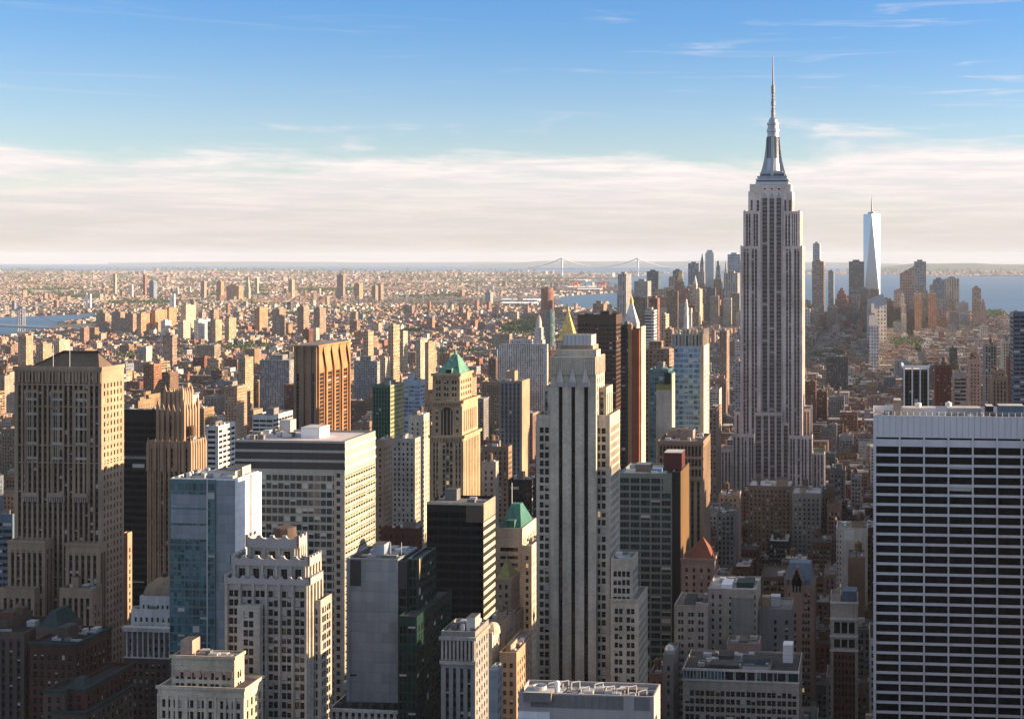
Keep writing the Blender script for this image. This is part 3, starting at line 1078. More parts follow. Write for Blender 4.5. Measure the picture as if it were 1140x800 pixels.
def H_dark_ribbon():
    h = Hero('office_tower', 'near black slab with sunlit diagonal looking ribbon bands on its flank, below the green pyramid tower', 'skyscraper', 'black_metal', 'glass_black', vis=700, roof='roof_grey')
    h.label = 'near black slab with cream banded sunlit flank, below the tall green pyramid tower'
    D = 625
    s = spec('ribbon', 5.2, 5.0, 3.8, 2.4, .8, .10, .2, sash=False, mull=0, blinds=.015, top=2)
    w = spec('ribbon', 30, 29, 3.8, 1.9, 1.1, .15, .2, sash=False, mull=0, blinds=0, top=9)
    b = h.blk(475, 538, 551, 560, D, n=s, w=w, wall='black_metal')
    f = h.mb('cladding')
    x1, y0, y1, z1 = b['x1'], b['y0'], b['y1'], b['z1']
    for k in range(40):
        zz = z1 - 9.5 - 3.8 * k
        if zz < 3:
            break
        f.box(x1 + .003, x1 + .2, y0 + .02, y1, zz - .9, zz + .95, 'cream_stone', True)
    f.box(x1 + .003, x1 + .25, y0 + .02, y1, z1 - 8, z1, 'pink_stone', True)
    f.box(on_y(519, y0), x1, y0 - .1, y0 - .003, z1 - 8.5, z1 - .2, 'spandrel_brown', True)
    f.box(b['x0'], x1, y0 - .25, y0 - .11, z1 - .9, z1 + .3, 'cream_stone', True)
    h.clutter(b, 3, 0, 1, 9)


def H_green_pyramid():
    h = Hero('office_tower', 'tall tan tower topped by a bright green copper pyramid roof', 'skyscraper', 'cream_stone', vis=560)
    h.wall = 'tan_stone'
    D = 790
    s = spec('punch', 4.2, 1.15, 3.5, 2.0, .8, .4, 1.0, group=2, gap=.4, top=3)
    st = spec('strip', 3.0, 1.3, 3.5, 2.2, inset=.6, margin=1.2, top=3, sash=False)
    n1 = spec('strip', 3, 1.2, 3.5, 2.2, inset=.5, sash=False, top=2, cols=[(.09, .14), (.18, .23), (.37, .45), (.48, .56), (.59, .67), (.76, .81), (.86, .91)])
    a = h.blk(479, 516, 534.5, 485, D, n=n1, w=st)
    b = h.blk(481, 514.5, 532, 446, D + 2, bot=490, n=spec('punch', 9, 1.2, 3.5, 2.0, .8, .4, 1, cols=[(.12, .2), (.28, .31), (.8, .88)], top=3), w=spec('strip', 4, 1.6, 3.5, 2.4, inset=.7, margin=2, top=6, base=4, sash=False))
    c = h.blk(481.5, 512, 525.6, 416, D + 4, bot=450, n=s, w=s)
    m = h.mb('cornice')
    for q, t in ((a, .9), (b, 1.2), (c, .7)):
        m.box(q['x0'] - t, q['x1'] + t, q['y0'] - t, q['y0'] - .002, q['z1'] - 1.3, q['z1'] + .2, h.wall, True)
        m.box(q['x1'] + .002, q['x1'] + t, q['y0'], q['y1'] + t, q['z1'] - 1.3, q['z1'] + .2, h.wall, True)
        for k in range(12):
            x = q['x0'] + (q['x1'] - q['x0']) * (k + .5) / 12
            m.box(x - .35, x + .35, q['y0'] - t * .8, q['y0'] - .003, q['z1'] - 3.2, q['z1'] - 1.3, h.wall, True)
    # arched recess in the upper front
    x0, x1, y0 = b['x0'], b['x1'], b['y0']
    cx = (x0 + x1) / 2
    ar = h.mb('arch_window')
    zt = b['z1'] - 7
    pts = [(cx + 3.3 * math.cos(math.pi * j / 10), zt + 3.3 * math.sin(math.pi * j / 10)) for j in range(11)]
    for p, q in zip(pts[:-1], pts[1:]):
        ar.tris([[(cx, y0 - .05, zt), (p[0], y0 - .05, p[1]), (q[0], y0 - .05, q[1])]], 'glass_dark')
    ar.quads([[(cx - 3.3, y0 - .05, zt - 15), (cx + 3.3, y0 - .05, zt - 15), (cx + 3.3, y0 - .05, zt), (cx - 3.3, y0 - .05, zt)]], 'glass_dark')
    for k in (-1, 0, 1):
        ar.box(cx + k * 2.1 - .22, cx + k * 2.1 + .22, y0 - .3, y0 - .06, zt - 15, zt + 1.8, h.wall, True)
    for sgn in (-1, 1):
        ar.box(cx + sgn * 3.7 - .4, cx + sgn * 3.7 + .4, y0 - .5, y0 - .004, zt - 16, zt + 1, h.wall, True)
    r = h.mb('pyramid_roof')
    x0, x1, y0, y1, z1 = c['x0'] + 1.6, c['x1'] - .4, c['y0'] + 1, c['y1'] - .5, c['z1'] - .9
    cx, cyy = (x0 + x1) / 2 + 1.0, (y0 + y1) / 2
    r.frustum(x0, x1, y0, y1, z1, cx - 1.4, cx + 1.4, cyy - 1.4, cyy + 1.4, Z(395, D + 12), 'copper_green')
    h.mb('finial').lathe(cx, cyy, [(1.2, Z(395, D + 12)), (.9, Z(393.5, D + 12)), (.1, Z(390, D + 12)), (0, Z(389, D + 12))], 'copper_green', 8)
    dm = h.mb('dormer')
    dm.box(cx - 2.4, cx + 1.2, y0 + .3, y0 + 4, z1, z1 + 3.6, 'copper_green')
    dm.box(cx - 2.0, cx + .8, y0 + .18, y0 + .29, z1 + .4, z1 + 3.0, 'glass_dark')


wall_mat('tan_stone', (0.43, 0.33, 0.215), courses=0.9)


def H_green_hip():
    h = Hero('office_tower', 'cream stepped tower with a teal green hipped roof beside the black ribbon slab', 'skyscraper', 'cream_stone', vis=700)
    D = 660
    s = spec('punch', 3.2, 1.25, 3.5, 1.9, .8, .35, .9, top=2)
    rb = spec('ribbon', 9, 8.6, 3.6, 1.8, .9, .4, .4, sash=False, mull=3, blinds=.1, top=5.2)
    a = h.blk(552, 581.5, 597, 588, D, n=rb, w=s)
    b = h.blk(581.6, 592, 606, 607, D - 2, n=s, w=s)
    x0, x1, y0, y1, z1 = a['x0'] + .8, a['x1'] - .8, a['y0'] + .8, a['y1'] - 2, a['z1'] - .9
    cx, cyy = (x0 + x1) / 2, (y0 + y1) / 2
    r = h.mb('hip_roof')
    r.frustum(x0, x1, y0, y1, z1, cx - 2.2, cx + 2.2, cyy - 1.0, cyy + 3.6, Z(561, D + 12), 'copper_teal')
    h.mb('dormer').box(cx - 1.5, cx + 2.2, y0 + .5, y0 + 5, z1, z1 + 4.2, 'copper_teal')
    h.mb('mast').bar((cx - 2, cyy, Z(562, D + 12)), (cx - 2, cyy, Z(538, D + 12)), .14, 'light_metal')
    h.clutter(b, 3, 0, 0, 1)


def H_small_spire():
    h = Hero('office_tower', 'dark tan tower with small olive pyramid cap and orange lit flank', 'tower', 'tan_brick', vis=715)
    D = 600
    s = spec('punch', 3.0, 1.2, 3.5, 1.9, .8, .35, .8, top=2)
    a = h.blk(551.5, 569, 578.5, 644, D, n=s, w=s)
    b = h.blk(569.1, 576, 583, 682, D + 1, n=s, w=s)
    x0, x1, y0, y1 = a['x0'] + .5, a['x1'] - .5, a['y0'] + .5, a['y1'] - .5
    cx, cyy = (x0 + x1) / 2 - .5, (y0 + y1) / 2
    h.mb('pyramid_roof').frustum(x0, x1, y0, y1, a['z1'] - 1, cx, cx, cyy, cyy, Z(621, D + 4), 'olive_copper')
    h.mb('cornice').box(a['x0'] - .4, a['x1'] + .4, a['y0'] - .4, a['y0'] - .003, a['z1'] - 1, a['z1'] + .2, 'tan_brick', True)


wall_mat('olive_copper', (0.25, 0.22, 0.07), 0.7, 0.3, 0.3)


def H_lower_cluster():
    s = spec('punch', 3.1, 1.3, 3.5, 1.9, .8, .35, .8, top=2)
    h = Hero('office_building', 'orange lit brick block with flat roof at the foot of the olive capped tower', 'office block', 'orange_brick', vis=725)
    h.wall = 'tan_brick'
    b = h.blk(541, 562, 574, 690, 575, n=s, w=s)
    h.clutter(b, 6, 1, 1, 2, 'tan_brick')
    h = Hero('office_building', 'brown stepped block with glowing orange flank left of the three striped tower', 'office block', 'brown_brick', vis=775)
    h.wall = 'tan_brick'
    b = h.blk(556, 575, 590, 726, 545, n=s, w=s)
    c = h.blk(565, 579, 589, 716, 556, n=s, w=s, dep=20)
    h.clutter(b, 5, 0, 1, 6, 'tan_brick')
    h = Hero('office_building', 'grey blue office block with colonnaded attic and white rooftop vents', 'office block', 'grey_stone', vis=800, roof='roof_light')
    h.wall = 'grey_brick'
    D = 520
    st = spec('strip', 2.6, 1.2, 3.5, 2.0, inset=.5, margin=1, top=13.5, sash=False, span='spandrel_dark')
    b = h.blk(491, 529, 544, 703, D, n=st, w=s)
    x0, x1, y0, y1, z1 = b['x0'], b['x1'], b['y0'], b['y1'], b['z1']
    m = h.mb('colonnade')
    for k in range(9):
        x = x0 + .6 + (x1 - x0 - 1.2) * k / 8
        m.box(x - .4, x + .4, y0 - .6, y0 - .003, z1 - 10.5, z1 - 3.2, 'grey_stone', True)
        if k < 8:
            m.box(x + .5, x + (x1 - x0 - 1.2) / 8 - .5, y0 - .06, y0 - .004, z1 - 10.3, z1 - 3.4, 'glass_dark', True)
    c = h.mb('cornice')
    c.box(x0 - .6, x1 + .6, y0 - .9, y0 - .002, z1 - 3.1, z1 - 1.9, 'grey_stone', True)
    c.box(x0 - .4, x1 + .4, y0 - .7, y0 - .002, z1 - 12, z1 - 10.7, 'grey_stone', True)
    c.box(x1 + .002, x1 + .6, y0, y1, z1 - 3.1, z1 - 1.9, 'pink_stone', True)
    h.clutter(b, 12, 0, 1, 12, 'light_metal')
    h = Hero('office_building', 'cream narrow block with curved gable top behind the grey blue office block', 'office block', 'cream_stone', vis=745)
    b = h.blk(541, 548, 556.5, 704, 548, n=s, w=s)
    h.mb('gable').lathe((b['x0'] + b['x1']) / 2, b['y0'] + 4, [(3.4, b['z1'] - 1), (3.2, b['z1'] + 1), (2.2, b['z1'] + 2.6), (0, b['z1'] + 3.2)], 'cream_stone', 12)
    h = Hero('office_building', 'narrow blue grey party wall slab with a gold lit edge beside the colonnaded block', 'office block', 'grey_panel', vis=800)
    b = h.blk(544.5, 553.5, 559, 746, 500, n=BLANK, w=s)
    b2 = h.blk(547, 553.4, 558, 742, 509, n=BLANK, w=BLANK)
    h.clutter(b, 3, 0, 0, 2)


def H_three_stripes():
    h = Hero('office_tower', 'slender limestone tower with three black window stripes and fluted crown, centre of the view', 'skyscraper', 'limestone', vis=770)
    D = 592
    pn = dict(ww=1.5, fh=3.5, wh=2.35, sill=.7, inset=.5, top=2.2, blinds=.22)
    a = h.blk(613, 663.5, 673, 397, D, n=spec('strip', 5, 1.3, 3.5, 3.1, inset=1.5, sash=False, top=10.5, span='glass_black', blinds=.0,
              cols=[(.175, .262), (.455, .54), (.735, .825)]), w=spec('punch', 4, **pn))
    b = h.blk(605.5, 675, 682, 431, D + 6, n=spec('strip', 4, 1.5, 3.5, 2.3, inset=.7, top=2, sash=False, cols=[(.02, .06), (.90, .955)]), w=spec('strip', 4, 1.4, 3.5, 2.2, inset=.6, top=3, sash=False))
    cols = [(.045, .085), (.115, .155), (.862, .902), (.93, .97)]
    # lower shoulders: paired windows left and right of the striped shaft
    c = h.blk(597, 679, 690, 462, D + 3, n=spec('punch', 4, cols=[(.046, .10), (.118, .172), (.816, .87), (.888, .942)], **pn), w=spec('punch', 2.9, **pn))
    # fluted crown with chevrons over each stripe
    m = h.mb('crown')
    x0, x1, y0, y1, z1 = a['x0'], a['x1'], a['y0'], a['y1'], a['z1']
    W = x1 - x0
    for k in range(22):
        x = x0 + W * (k + .5) / 22
        m.box(x - .38, x + .38, y0 - .7, y0 - .003, z1 - 7.6, z1 - .2, 'limestone', True)
    for k in range(7):
        y = y0 + (y1 - y0) * (k + .5) / 7
        m.box(x1 + .003, x1 + .4, y - .5, y + .5, z1 - 7.6, z1 - .2, 'limestone', True)
    for f in (.2125, .4925, .7775):
        x = x0 + W * f
        m.tris([[(x - 1.6, y0 - .8, z1 - 10.6), (x + 1.6, y0 - .8, z1 - 10.6), (x, y0 - .8, z1 - 4.4)]], 'white_brick')
        m.box(x - 1.6, x + 1.6, y0 - .8, y0 - .004, z1 - 12.6, z1 - 10.61, 'pale_stone', True)
    m.box(x0 + W * .1, x1 - W * .02, y0 + 3, y0 + 12, z1 - 1, z1 + 2.6, 'limestone', topmat='roof_grey')
    t = h.mb('penthouse')
    px0, py = P(629, D + 10)
    px1 = on_y(655, py)
    t.box(px0 - 2, px1 + 2, py, py + 12, z1 - 1, z1 + 4.2, 'tan_brick', topmat='roof_light')
    t.box(px0 - 1, px1 + 1.2, py + .6, py + 11, z1 + 4.2, z1 + 8.6, 'light_metal', topmat='roof_grey')
    for k in range(8):
        x = px0 - .8 + (px1 - px0 + 1.8) * k / 7
        t.box(x - .12, x + .12, py + .3, py + .59, z1 + 4.3, z1 + 9.2, 'steel', True)
    # lower right wing
    wg = spec('punch', 4.6, 1.45, 3.5, 2.25, .7, .5, .9, group=2, gap=.4, top=2.6)
    d = h.blk(679.5, 711, 721, 667, D - 6, n=wg, w=wg)
    e = h.blk(680, 704, 710.5, 622, D - 3, bot=672, n=wg, w=wg)
    h.mb('cornice').box(d['x0'], d['x1'] + .4, d['y0'] - .4, d['y0'] - .003, d['z1'] - .8, d['z1'] + .2, 'limestone', True)
    h.clutter(e, 3, 0, 0, 2)


def H_near_roof():
    h = Hero('office_building', 'broad flat roofed block crowded with pale rooftop machinery, below the three striped tower', 'office block', 'pale_stone', vis=800, roof='roof_grey')
    D = 430
    b = h.blk(577, 728, 735, 775, D, n=BLANK, w=BLANK, dep=13, par=2.2)
    m = h.mb('panel')
    x0, x1, y0, z1 = b['x0'], b['x1'], b['y0'], b['z1']
    m.box(on_y(591, y0), on_y(694, y0), y0 - .10, y0 - .003, Z(791, D), Z(776.5, D), 'spandrel_grey', True)
    m.box(on_y(706, y0), on_y(724, y0), y0 - .10, y0 - .003, Z(791, D), Z(776.5, D), 'spandrel_grey', True)
    for k in range(12):
        x = on_y(591 + 8.5 * k, y0)
        m.box(x - .05, x + .05, y0 - .16, y0 - .101, Z(791, D), Z(776.5, D), 'window_frame', True)
    m.box(on_y(577, y0), on_y(612, y0), y0 - .3, y0 - .11, Z(812, D), Z(796, D), 'white_panel', True)
    h.clutter(b, 34, 0, 0, 3, 'light_metal')
    # raised pipe frames and a helipad-like grille
    f = h.mb('pipe_frame')
    rd = random.Random(5)
    zr = z1 - 2.2
    for k in range(9):
        x = x0 + (x1 - x0) * (.2 + .085 * k)
        y = y0 + rd.uniform(2, 6)
        hh = rd.uniform(2.6, 4.2)
        f.bar((x, y, zr), (x, y, zr + hh), .12, 'light_metal')
        f.bar((x + 2.2, y + 2, zr), (x + 2.2, y + 2, zr + hh), .12, 'light_metal')
        f.bar((x, y, zr + hh), (x + 2.2, y + 2, zr + hh), .12, 'light_metal')
        f.bar((x, y, zr + hh), (x - 1.6, y + 5, zr + .6), .14, 'light_metal')
    d = h.mb('cooling_tower')
    cx, cyy = P(598, D + 5)
    d.box(cx - 3.6, cx + 5, cyy - 3, cyy + 5, zr, zr + 2.8, 'spandrel_grey', topmat='roof_light')
    d.lathe(cx + .5, cyy + 1, [(2.3, zr + 2.8), (2.3, zr + 3.9), (1.9, zr + 3.9), (1.9, zr + 3.0), (0, zr + 3.0)], 'light_metal', 18)
    d.lathe(cx - 3.0 + 8.6, cyy + 3, [(.8, zr), (.8, zr + 4.6), (0, zr + 5)], 'white_panel', 12)


def H_curved_green():
    h = Hero('office_tower', 'greenish ribbon windowed tower with brown blank flank and dark red rooftop box', 'skyscraper', 'green_frame', 'glass_steel', vis=690, roof='roof_light')
    D = 760
    s = spec('ribbon', 5.2, 4.8, 3.95, 2.75, .7, .25, .3, sash=False, mull=2, blinds=.12, top=2)
    x1, y0 = P(748, D)
    b = h.blk(689, 748, 752, 527, D, n=s, w=BLANK, dep=38)
    c = h.blk(748.1, 757, 767, 525, D + .3, n=BLANK, w=BLANK, wall='black_metal', dep=36)
    h.mb('flank').box(c['x1'] + .003, c['x1'] + .4, c['y0'] + .2, c['y1'], 0, c['z1'] - .1, 'bronze', True)
    z = b['z1'] - 1.1
    t = h.mb('bulkhead')
    tx, ty = P(739, D + 10)
    t.box(tx, on_y(759, ty), ty, ty + 14, z, z + 11, 'red_paint', topmat='roof_light')
    tx, ty = P(707, D + 14)
    t.box(tx, on_y(724, ty), ty, ty + 9, z, z + 4, 'brown_brick', topmat='roof_light')
    tx, ty = P(726, D + 6)
    h.mb('cooling_unit').box(tx, on_y(737, ty), ty, ty + 7, z, z + 3, 'blue_paint', topmat='light_metal')
    m = h.mb('panel')
    m.box(on_y(738, y0), on_y(747.5, y0), y0 - .1, y0 - .003, Z(548, D), Z(529, D), 'green_frame', True)
    h.clutter(b, 8, 0, 0, 3, 'roof_light')


wall_mat('bronze', (0.17, 0.10, 0.042), 0.55, 0.2, 0.2, 0.05, 0.2)
plain_mat('blue_paint', (0.10, 0.30, 0.50), 0.6)


def H_brown_arcade():
    h = Hero('office_tower', 'brown vertically striped tower with arcaded top floors behind the red rooftop box', 'skyscraper', 'brown_brick', vis=640)
    h.wall = 'brown_stone'
    D = 850
    st = spec('strip', 3.6, 1.6, 3.6, 2.3, inset=.7, margin=1.2, top=24, span='spandrel_dark', sash=False, blinds=.1)
    b = h.blk(732, 783, 791, 491, D, n=st, w=spec('strip', 3.4, 1.3, 3.6, 2.2, inset=.4, margin=1, top=4, sash=False))
    m = h.mb('arcade')
    x0, x1, y0, z1 = b['x0'], b['x1'], b['y0'], b['z1']
    for r, (za, zb) in enumerate(((3, 9), (10, 15), (16.5, 21))):
        for k in range(12):
            x = x0 + 1 + (x1 - x0 - 2) * (k + .5) / 12
            m.box(x - .62, x + .62, y0 - .06, y0 - .003, z1 - zb, z1 - za, 'glass_dark', True)
            m.box(x + .85, x + 1.25, y0 - .4, y0 - .004, z1 - zb, z1 - za, h.wall, True)
    c = h.mb('cornice')
    for zz in (1.2, 9.9, 16.2, 22.5):
        c.box(x0 - .3, x1 + .3, y0 - .6, y0 - .005, z1 - zz - .8, z1 - zz, h.wall, True)
    h.clutter(b, 10, 0, 2, 7, 'pink_stone')


wall_mat('brown_stone', (0.29, 0.20, 0.135), courses=0.9)


def H_blue_glass():
    h = Hero('apartment_tower', 'light blue glass tower with finned stone crown beside the teal sliver tower', 'skyscraper', 'spandrel_blue', 'glass_blue', vis=490)
    D = 930
    s = spec('ribbon', 3.2, 2.8, 3.4, 2.2, .9, .12, .3, sash=False, mull=1, blinds=.3, top=2)
    w = spec('punch', 3.6, 1.3, 3.4, 1.7, .9, .3, .8, top=3, sash=False)
    b = h.blk(750, 783, 789, 385, D, n=s, w=w)
    f = h.mb('cladding')
    f.box(b['x1'] + .003, b['x1'] + .3, b['y0'] - .3, b['y0'] + 2.5, 0, b['z1'], 'cream_stone', True)
    f.box(b['x1'] - 2.4, b['x1'] + .002, b['y0'] - .4, b['y0'] - .003, 0, b['z1'], 'cream_stone', True)
    f.box(b['x1'] + .003, b['x1'] + .3, b['y1'] - 4, b['y1'], 0, b['z1'], 'cream_stone', True)
    for k in range(60):
        zz = b['z1'] - 3.4 * k - 2
        if zz < 3:
            break
        f.box(b['x1'] + .003, b['x1'] + .25, b['y0'] + 2.5, b['y1'] - 4, zz - 1.2, zz, 'cream_stone', True)
    c = h.blk(748, 782, 788, 372, D + 2, bot=388, n=spec('strip', 3.6, 1.4, 3.4, 2.4, inset=.9, margin=1, top=1, sash=False), w=BLANK, wall='grey_stone')
    p = h.mb('fin')
    for k in range(10):
        x = c['x0'] + (c['x1'] - c['x0']) * k / 9
        p.box(x - .5, x + .5, c['y0'] - .7, c['y0'] - .003, c['z1'] - 9, c['z1'] + 3.2, 'grey_stone', True)
    for k in range(1, 6):
        y = c['y0'] + (c['y1'] - c['y0']) * k / 5
        p.box(c['x1'] + .003, c['x1'] + .6, y - .6, y + .6, c['z1'] - 9, c['z1'] + 3.0, 'cream_stone', True)
    h.clutter(c, 3, 0, 1, 4)


def H_teal_sliver():
    h = Hero('apartment_tower', 'teal glass tower with blank pale front panel topped by green and orange bands', 'tower', 'spandrel_teal', 'glass_teal', vis=490)
    D = 900
    s = spec('ribbon', 3.0, 2.7, 3.3, 2.4, .6, .1, .2, sash=False, mull=1, blinds=.12, top=1)
    b = h.blk(723, 744, 750, 411, D, n=s, w=s, wall='spandrel_teal')
    m = h.mb('panel')
    y0 = b['y0']
    m.box(on_y(732, y0), on_y(748.2, y0), y0 - 6, y0 - .003, 0, Z(433, D), 'grey_stone', True)
    m.box(on_y(732, y0), on_y(748.2, y0), y0 - 6, y0 - .003, Z(432.9, D), Z(427, D), 'yellow_green', True)
    m.box(on_y(741, y0), on_y(748.2, y0), y0 - 5.8, y0 - .003, Z(426.9, D), Z(414, D), 'glass_green', True)
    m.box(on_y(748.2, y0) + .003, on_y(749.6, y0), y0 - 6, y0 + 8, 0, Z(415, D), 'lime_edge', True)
    h.clutter(b, 3, 0, 1, 4)


wall_mat('yellow_green', (0.24, 0.22, 0.07), 0.6)
wall_mat('lime_edge', (0.42, 0.45, 0.36), 0.4)


def H_red_tower():
    h = Hero('apartment_tower', 'narrow rust red tower with black window strip right of the dark brown slab', 'skyscraper', 'rust_panel', 'glass_dark', vis=490)
    D = 1010
    s = spec('ribbon', 3.0, 2.6, 3.2, 1.9, .8, .1, .2, sash=False, blinds=.1, top=1, mull=0)
    a = h.blk(691, 703, 704, 362, D + 4, n=s, w=BLANK, wall='spandrel_dark', dep=18)
    b = h.blk(703.1, 711.5, 714, 367, D, n=BLANK, w=BLANK, wall='rust_panel', dep=22)
    h.mb('panel').box(a['x1'] - 2, a['x1'] + .8, a['y0'] - 3.5, a['y0'] - .003, 0, a['z1'] + 1, 'orange_brick', True)
    h.mb('edge_trim').box(b['x1'] + .003, b['x1'] + 1.2, b['y0'] + 3, b['y1'], 0, b['z1'] + 2, 'cream_stone', True)  # cream strip over the rust flank, its sunlit edge put into the colour
    h.clutter(a, 3, 0, 1, 2)


def H_brown_slab():
    h = Hero('office_tower', 'wide dark brown glass slab right of the gold pyramid', 'skyscraper', 'bronze_dark', 'glass_brown', vis=470, roof='roof_dark')
    s = spec('ribbon', 3.0, 2.5, 3.8, 2.0, .9, .15, .3, sash=False, blinds=.06, top=6)
    b = h.blk(643, 686, 689, 350, 1190, n=s, w=s, dep=28)
    h.clutter(b, 5, 0, 1, 3, 'spandrel_dark')


wall_mat('bronze_dark', (0.085, 0.05, 0.038), 0.5, 0.15, 0.1, 0.04)


def H_orange_tower():
    h = Hero('office_tower', 'orange brick tower set diagonally with flared fins and lit vertical stripes', 'skyscraper', 'orange_brick', vis=475, roof='roof_grey')
    D = 1330
    x1, y0 = P(353, D)
    s = spec('strip', 9, 5.4, 3.7, 1.9, inset=.8, top=25, span='spandrel_orange', sash=False, mull=3, blinds=.1, cols=[(.04, .21), (.29, .46), (.54, .71), (.79, .96)])
    z1 = Z(386, D)
    b = h.blk(328, 353, 388, 386, D, n=spec('strip', 6, 3.4, 3.7, 1.9, inset=1.2, margin=.4, top=25, span='spandrel_brown', sash=False, mull=2, blinds=.05), w=s, par=1.5)
    m = h.mb('fin')
    L = b['y1'] - b['y0']
    n = 4
    # flared triangular hoods over each recessed strip
    for k in range(n + 1):
        y = b['y0'] + L * k / n
        m.box(b['x1'] + .003, b['x1'] + 2.0, max(b['y0'], y - 1.5), min(b['y1'], y + 1.5), 0, z1, 'orange_brick', True)
    for k in range(n):
        y = b['y0'] + L * (k + .5) / n
        w = L / n / 2
        for sg in (-1, 1):
            A, B_, C = (b['x1'] + 2.05, y + sg * w, z1), (b['x1'] + 2.05, y + sg * .8, z1 - 1), (b['x1'] + 2.05, y + sg * w, z1 - 26)
            m.tris([[A, B_, C] if sg > 0 else [A, C, B_]], 'orange_brick')
    W = b['x1'] - b['x0']
    for k in range(4):
        x = b['x0'] + W * k / 3
        m.box(max(b['x0'], x - 2.2), min(b['x1'], x + 2.2), b['y0'] - 2, b['y0'] - .003, 0, z1, 'brown_brick', True)  # front fins browner than the orange ones, with the face's shade painted in
    h.mb('roof_coping').box(b['x0'] - .5, b['x1'] + 2.5, b['y0'] - 2.4, b['y1'], z1 + .02, z1 + 1.6, 'orange_brick', True, topmat='roof_grey')


wall_mat('spandrel_orange', (0.16, 0.085, 0.04), 0.7)


def H_green_glass():
    h = Hero('office_building', 'dark green glass block with pale yellow gridded flank right of the orange brick tower', 'office block', 'spandrel_green', 'glass_green', vis=490)
    D = 1160
    s = spec('strip', 2.4, 1.5, 3.6, 3.0, inset=.25, margin=.5, top=2, span='spandrel_green', sash=False, blinds=.04)
    w = spec('ribbon', 3.2, 2.2, 3.6, 1.8, 1, .3, .4, sash=False, blinds=.3, top=2)
    b = h.blk(414.5, 434.5, 449.5, 429, D, n=s, w=w)
    f = h.mb('cladding')
    L = b['y1'] - b['y0']
    for k in range(13):
        y = b['y0'] + L * k / 12
        f.box(b['x1'] + .003, b['x1'] + .35, y - .4, min(y + .4, b['y1']), 0, b['z1'], 'lime_stone', True)
    for k in range(40):
        zz = b['z1'] - 3.6 * k
        if zz < 4:
            break
        f.box(b['x1'] + .004, b['x1'] + .28, b['y0'] + .02, b['y1'] - .02, zz - 1.2, zz - .02, 'lime_stone', True)
    h.clutter(b, 5, 0, 2, 6)
    h = Hero('office_building', 'sky blue glass block peeking out behind the dark green glass block', 'office block', 'spandrel_blue', 'glass_blue', vis=480)
    s = spec('ribbon', 6, 5.6, 3.6, 2.1, 1, .15, .3, sash=False, blinds=.2, top=2, mull=3)
    b = h.blk(448, 468, 473, 423, 1290, n=s, w=s)
    h.clutter(b, 4, 0, 1, 6, 'spandrel_blue')


wall_mat('spandrel_green', (0.03, 0.13, 0.09), 0.4)
wall_mat('lime_stone', (0.50, 0.46, 0.24), 0.8)


def H_blue_stripe():
    h = Hero('office_tower', 'slim blue black vertically striped tower standing behind the green pyramid tower', 'skyscraper', 'grey_brick', 'glass_steel', vis=465)
    D = 1080
    s = spec('strip', 3.1, 1.7, 3.6, 2.6, inset=.4, margin=.8, top=2, span='spandrel_blue2', sash=False, blinds=.05)
    b = h.blk(556, 580.5, 584, 424, D, n=s, w=BLANK, dep=24)
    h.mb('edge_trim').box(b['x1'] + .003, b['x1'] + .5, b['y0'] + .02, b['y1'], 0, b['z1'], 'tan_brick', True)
    c = h.blk(563, 573, 576, 413, D + 6, bot=428, n=BLANK, w=BLANK, wall='tan_brick', dep=10)
    h.clutter(b, 5, 1, 0, 6)


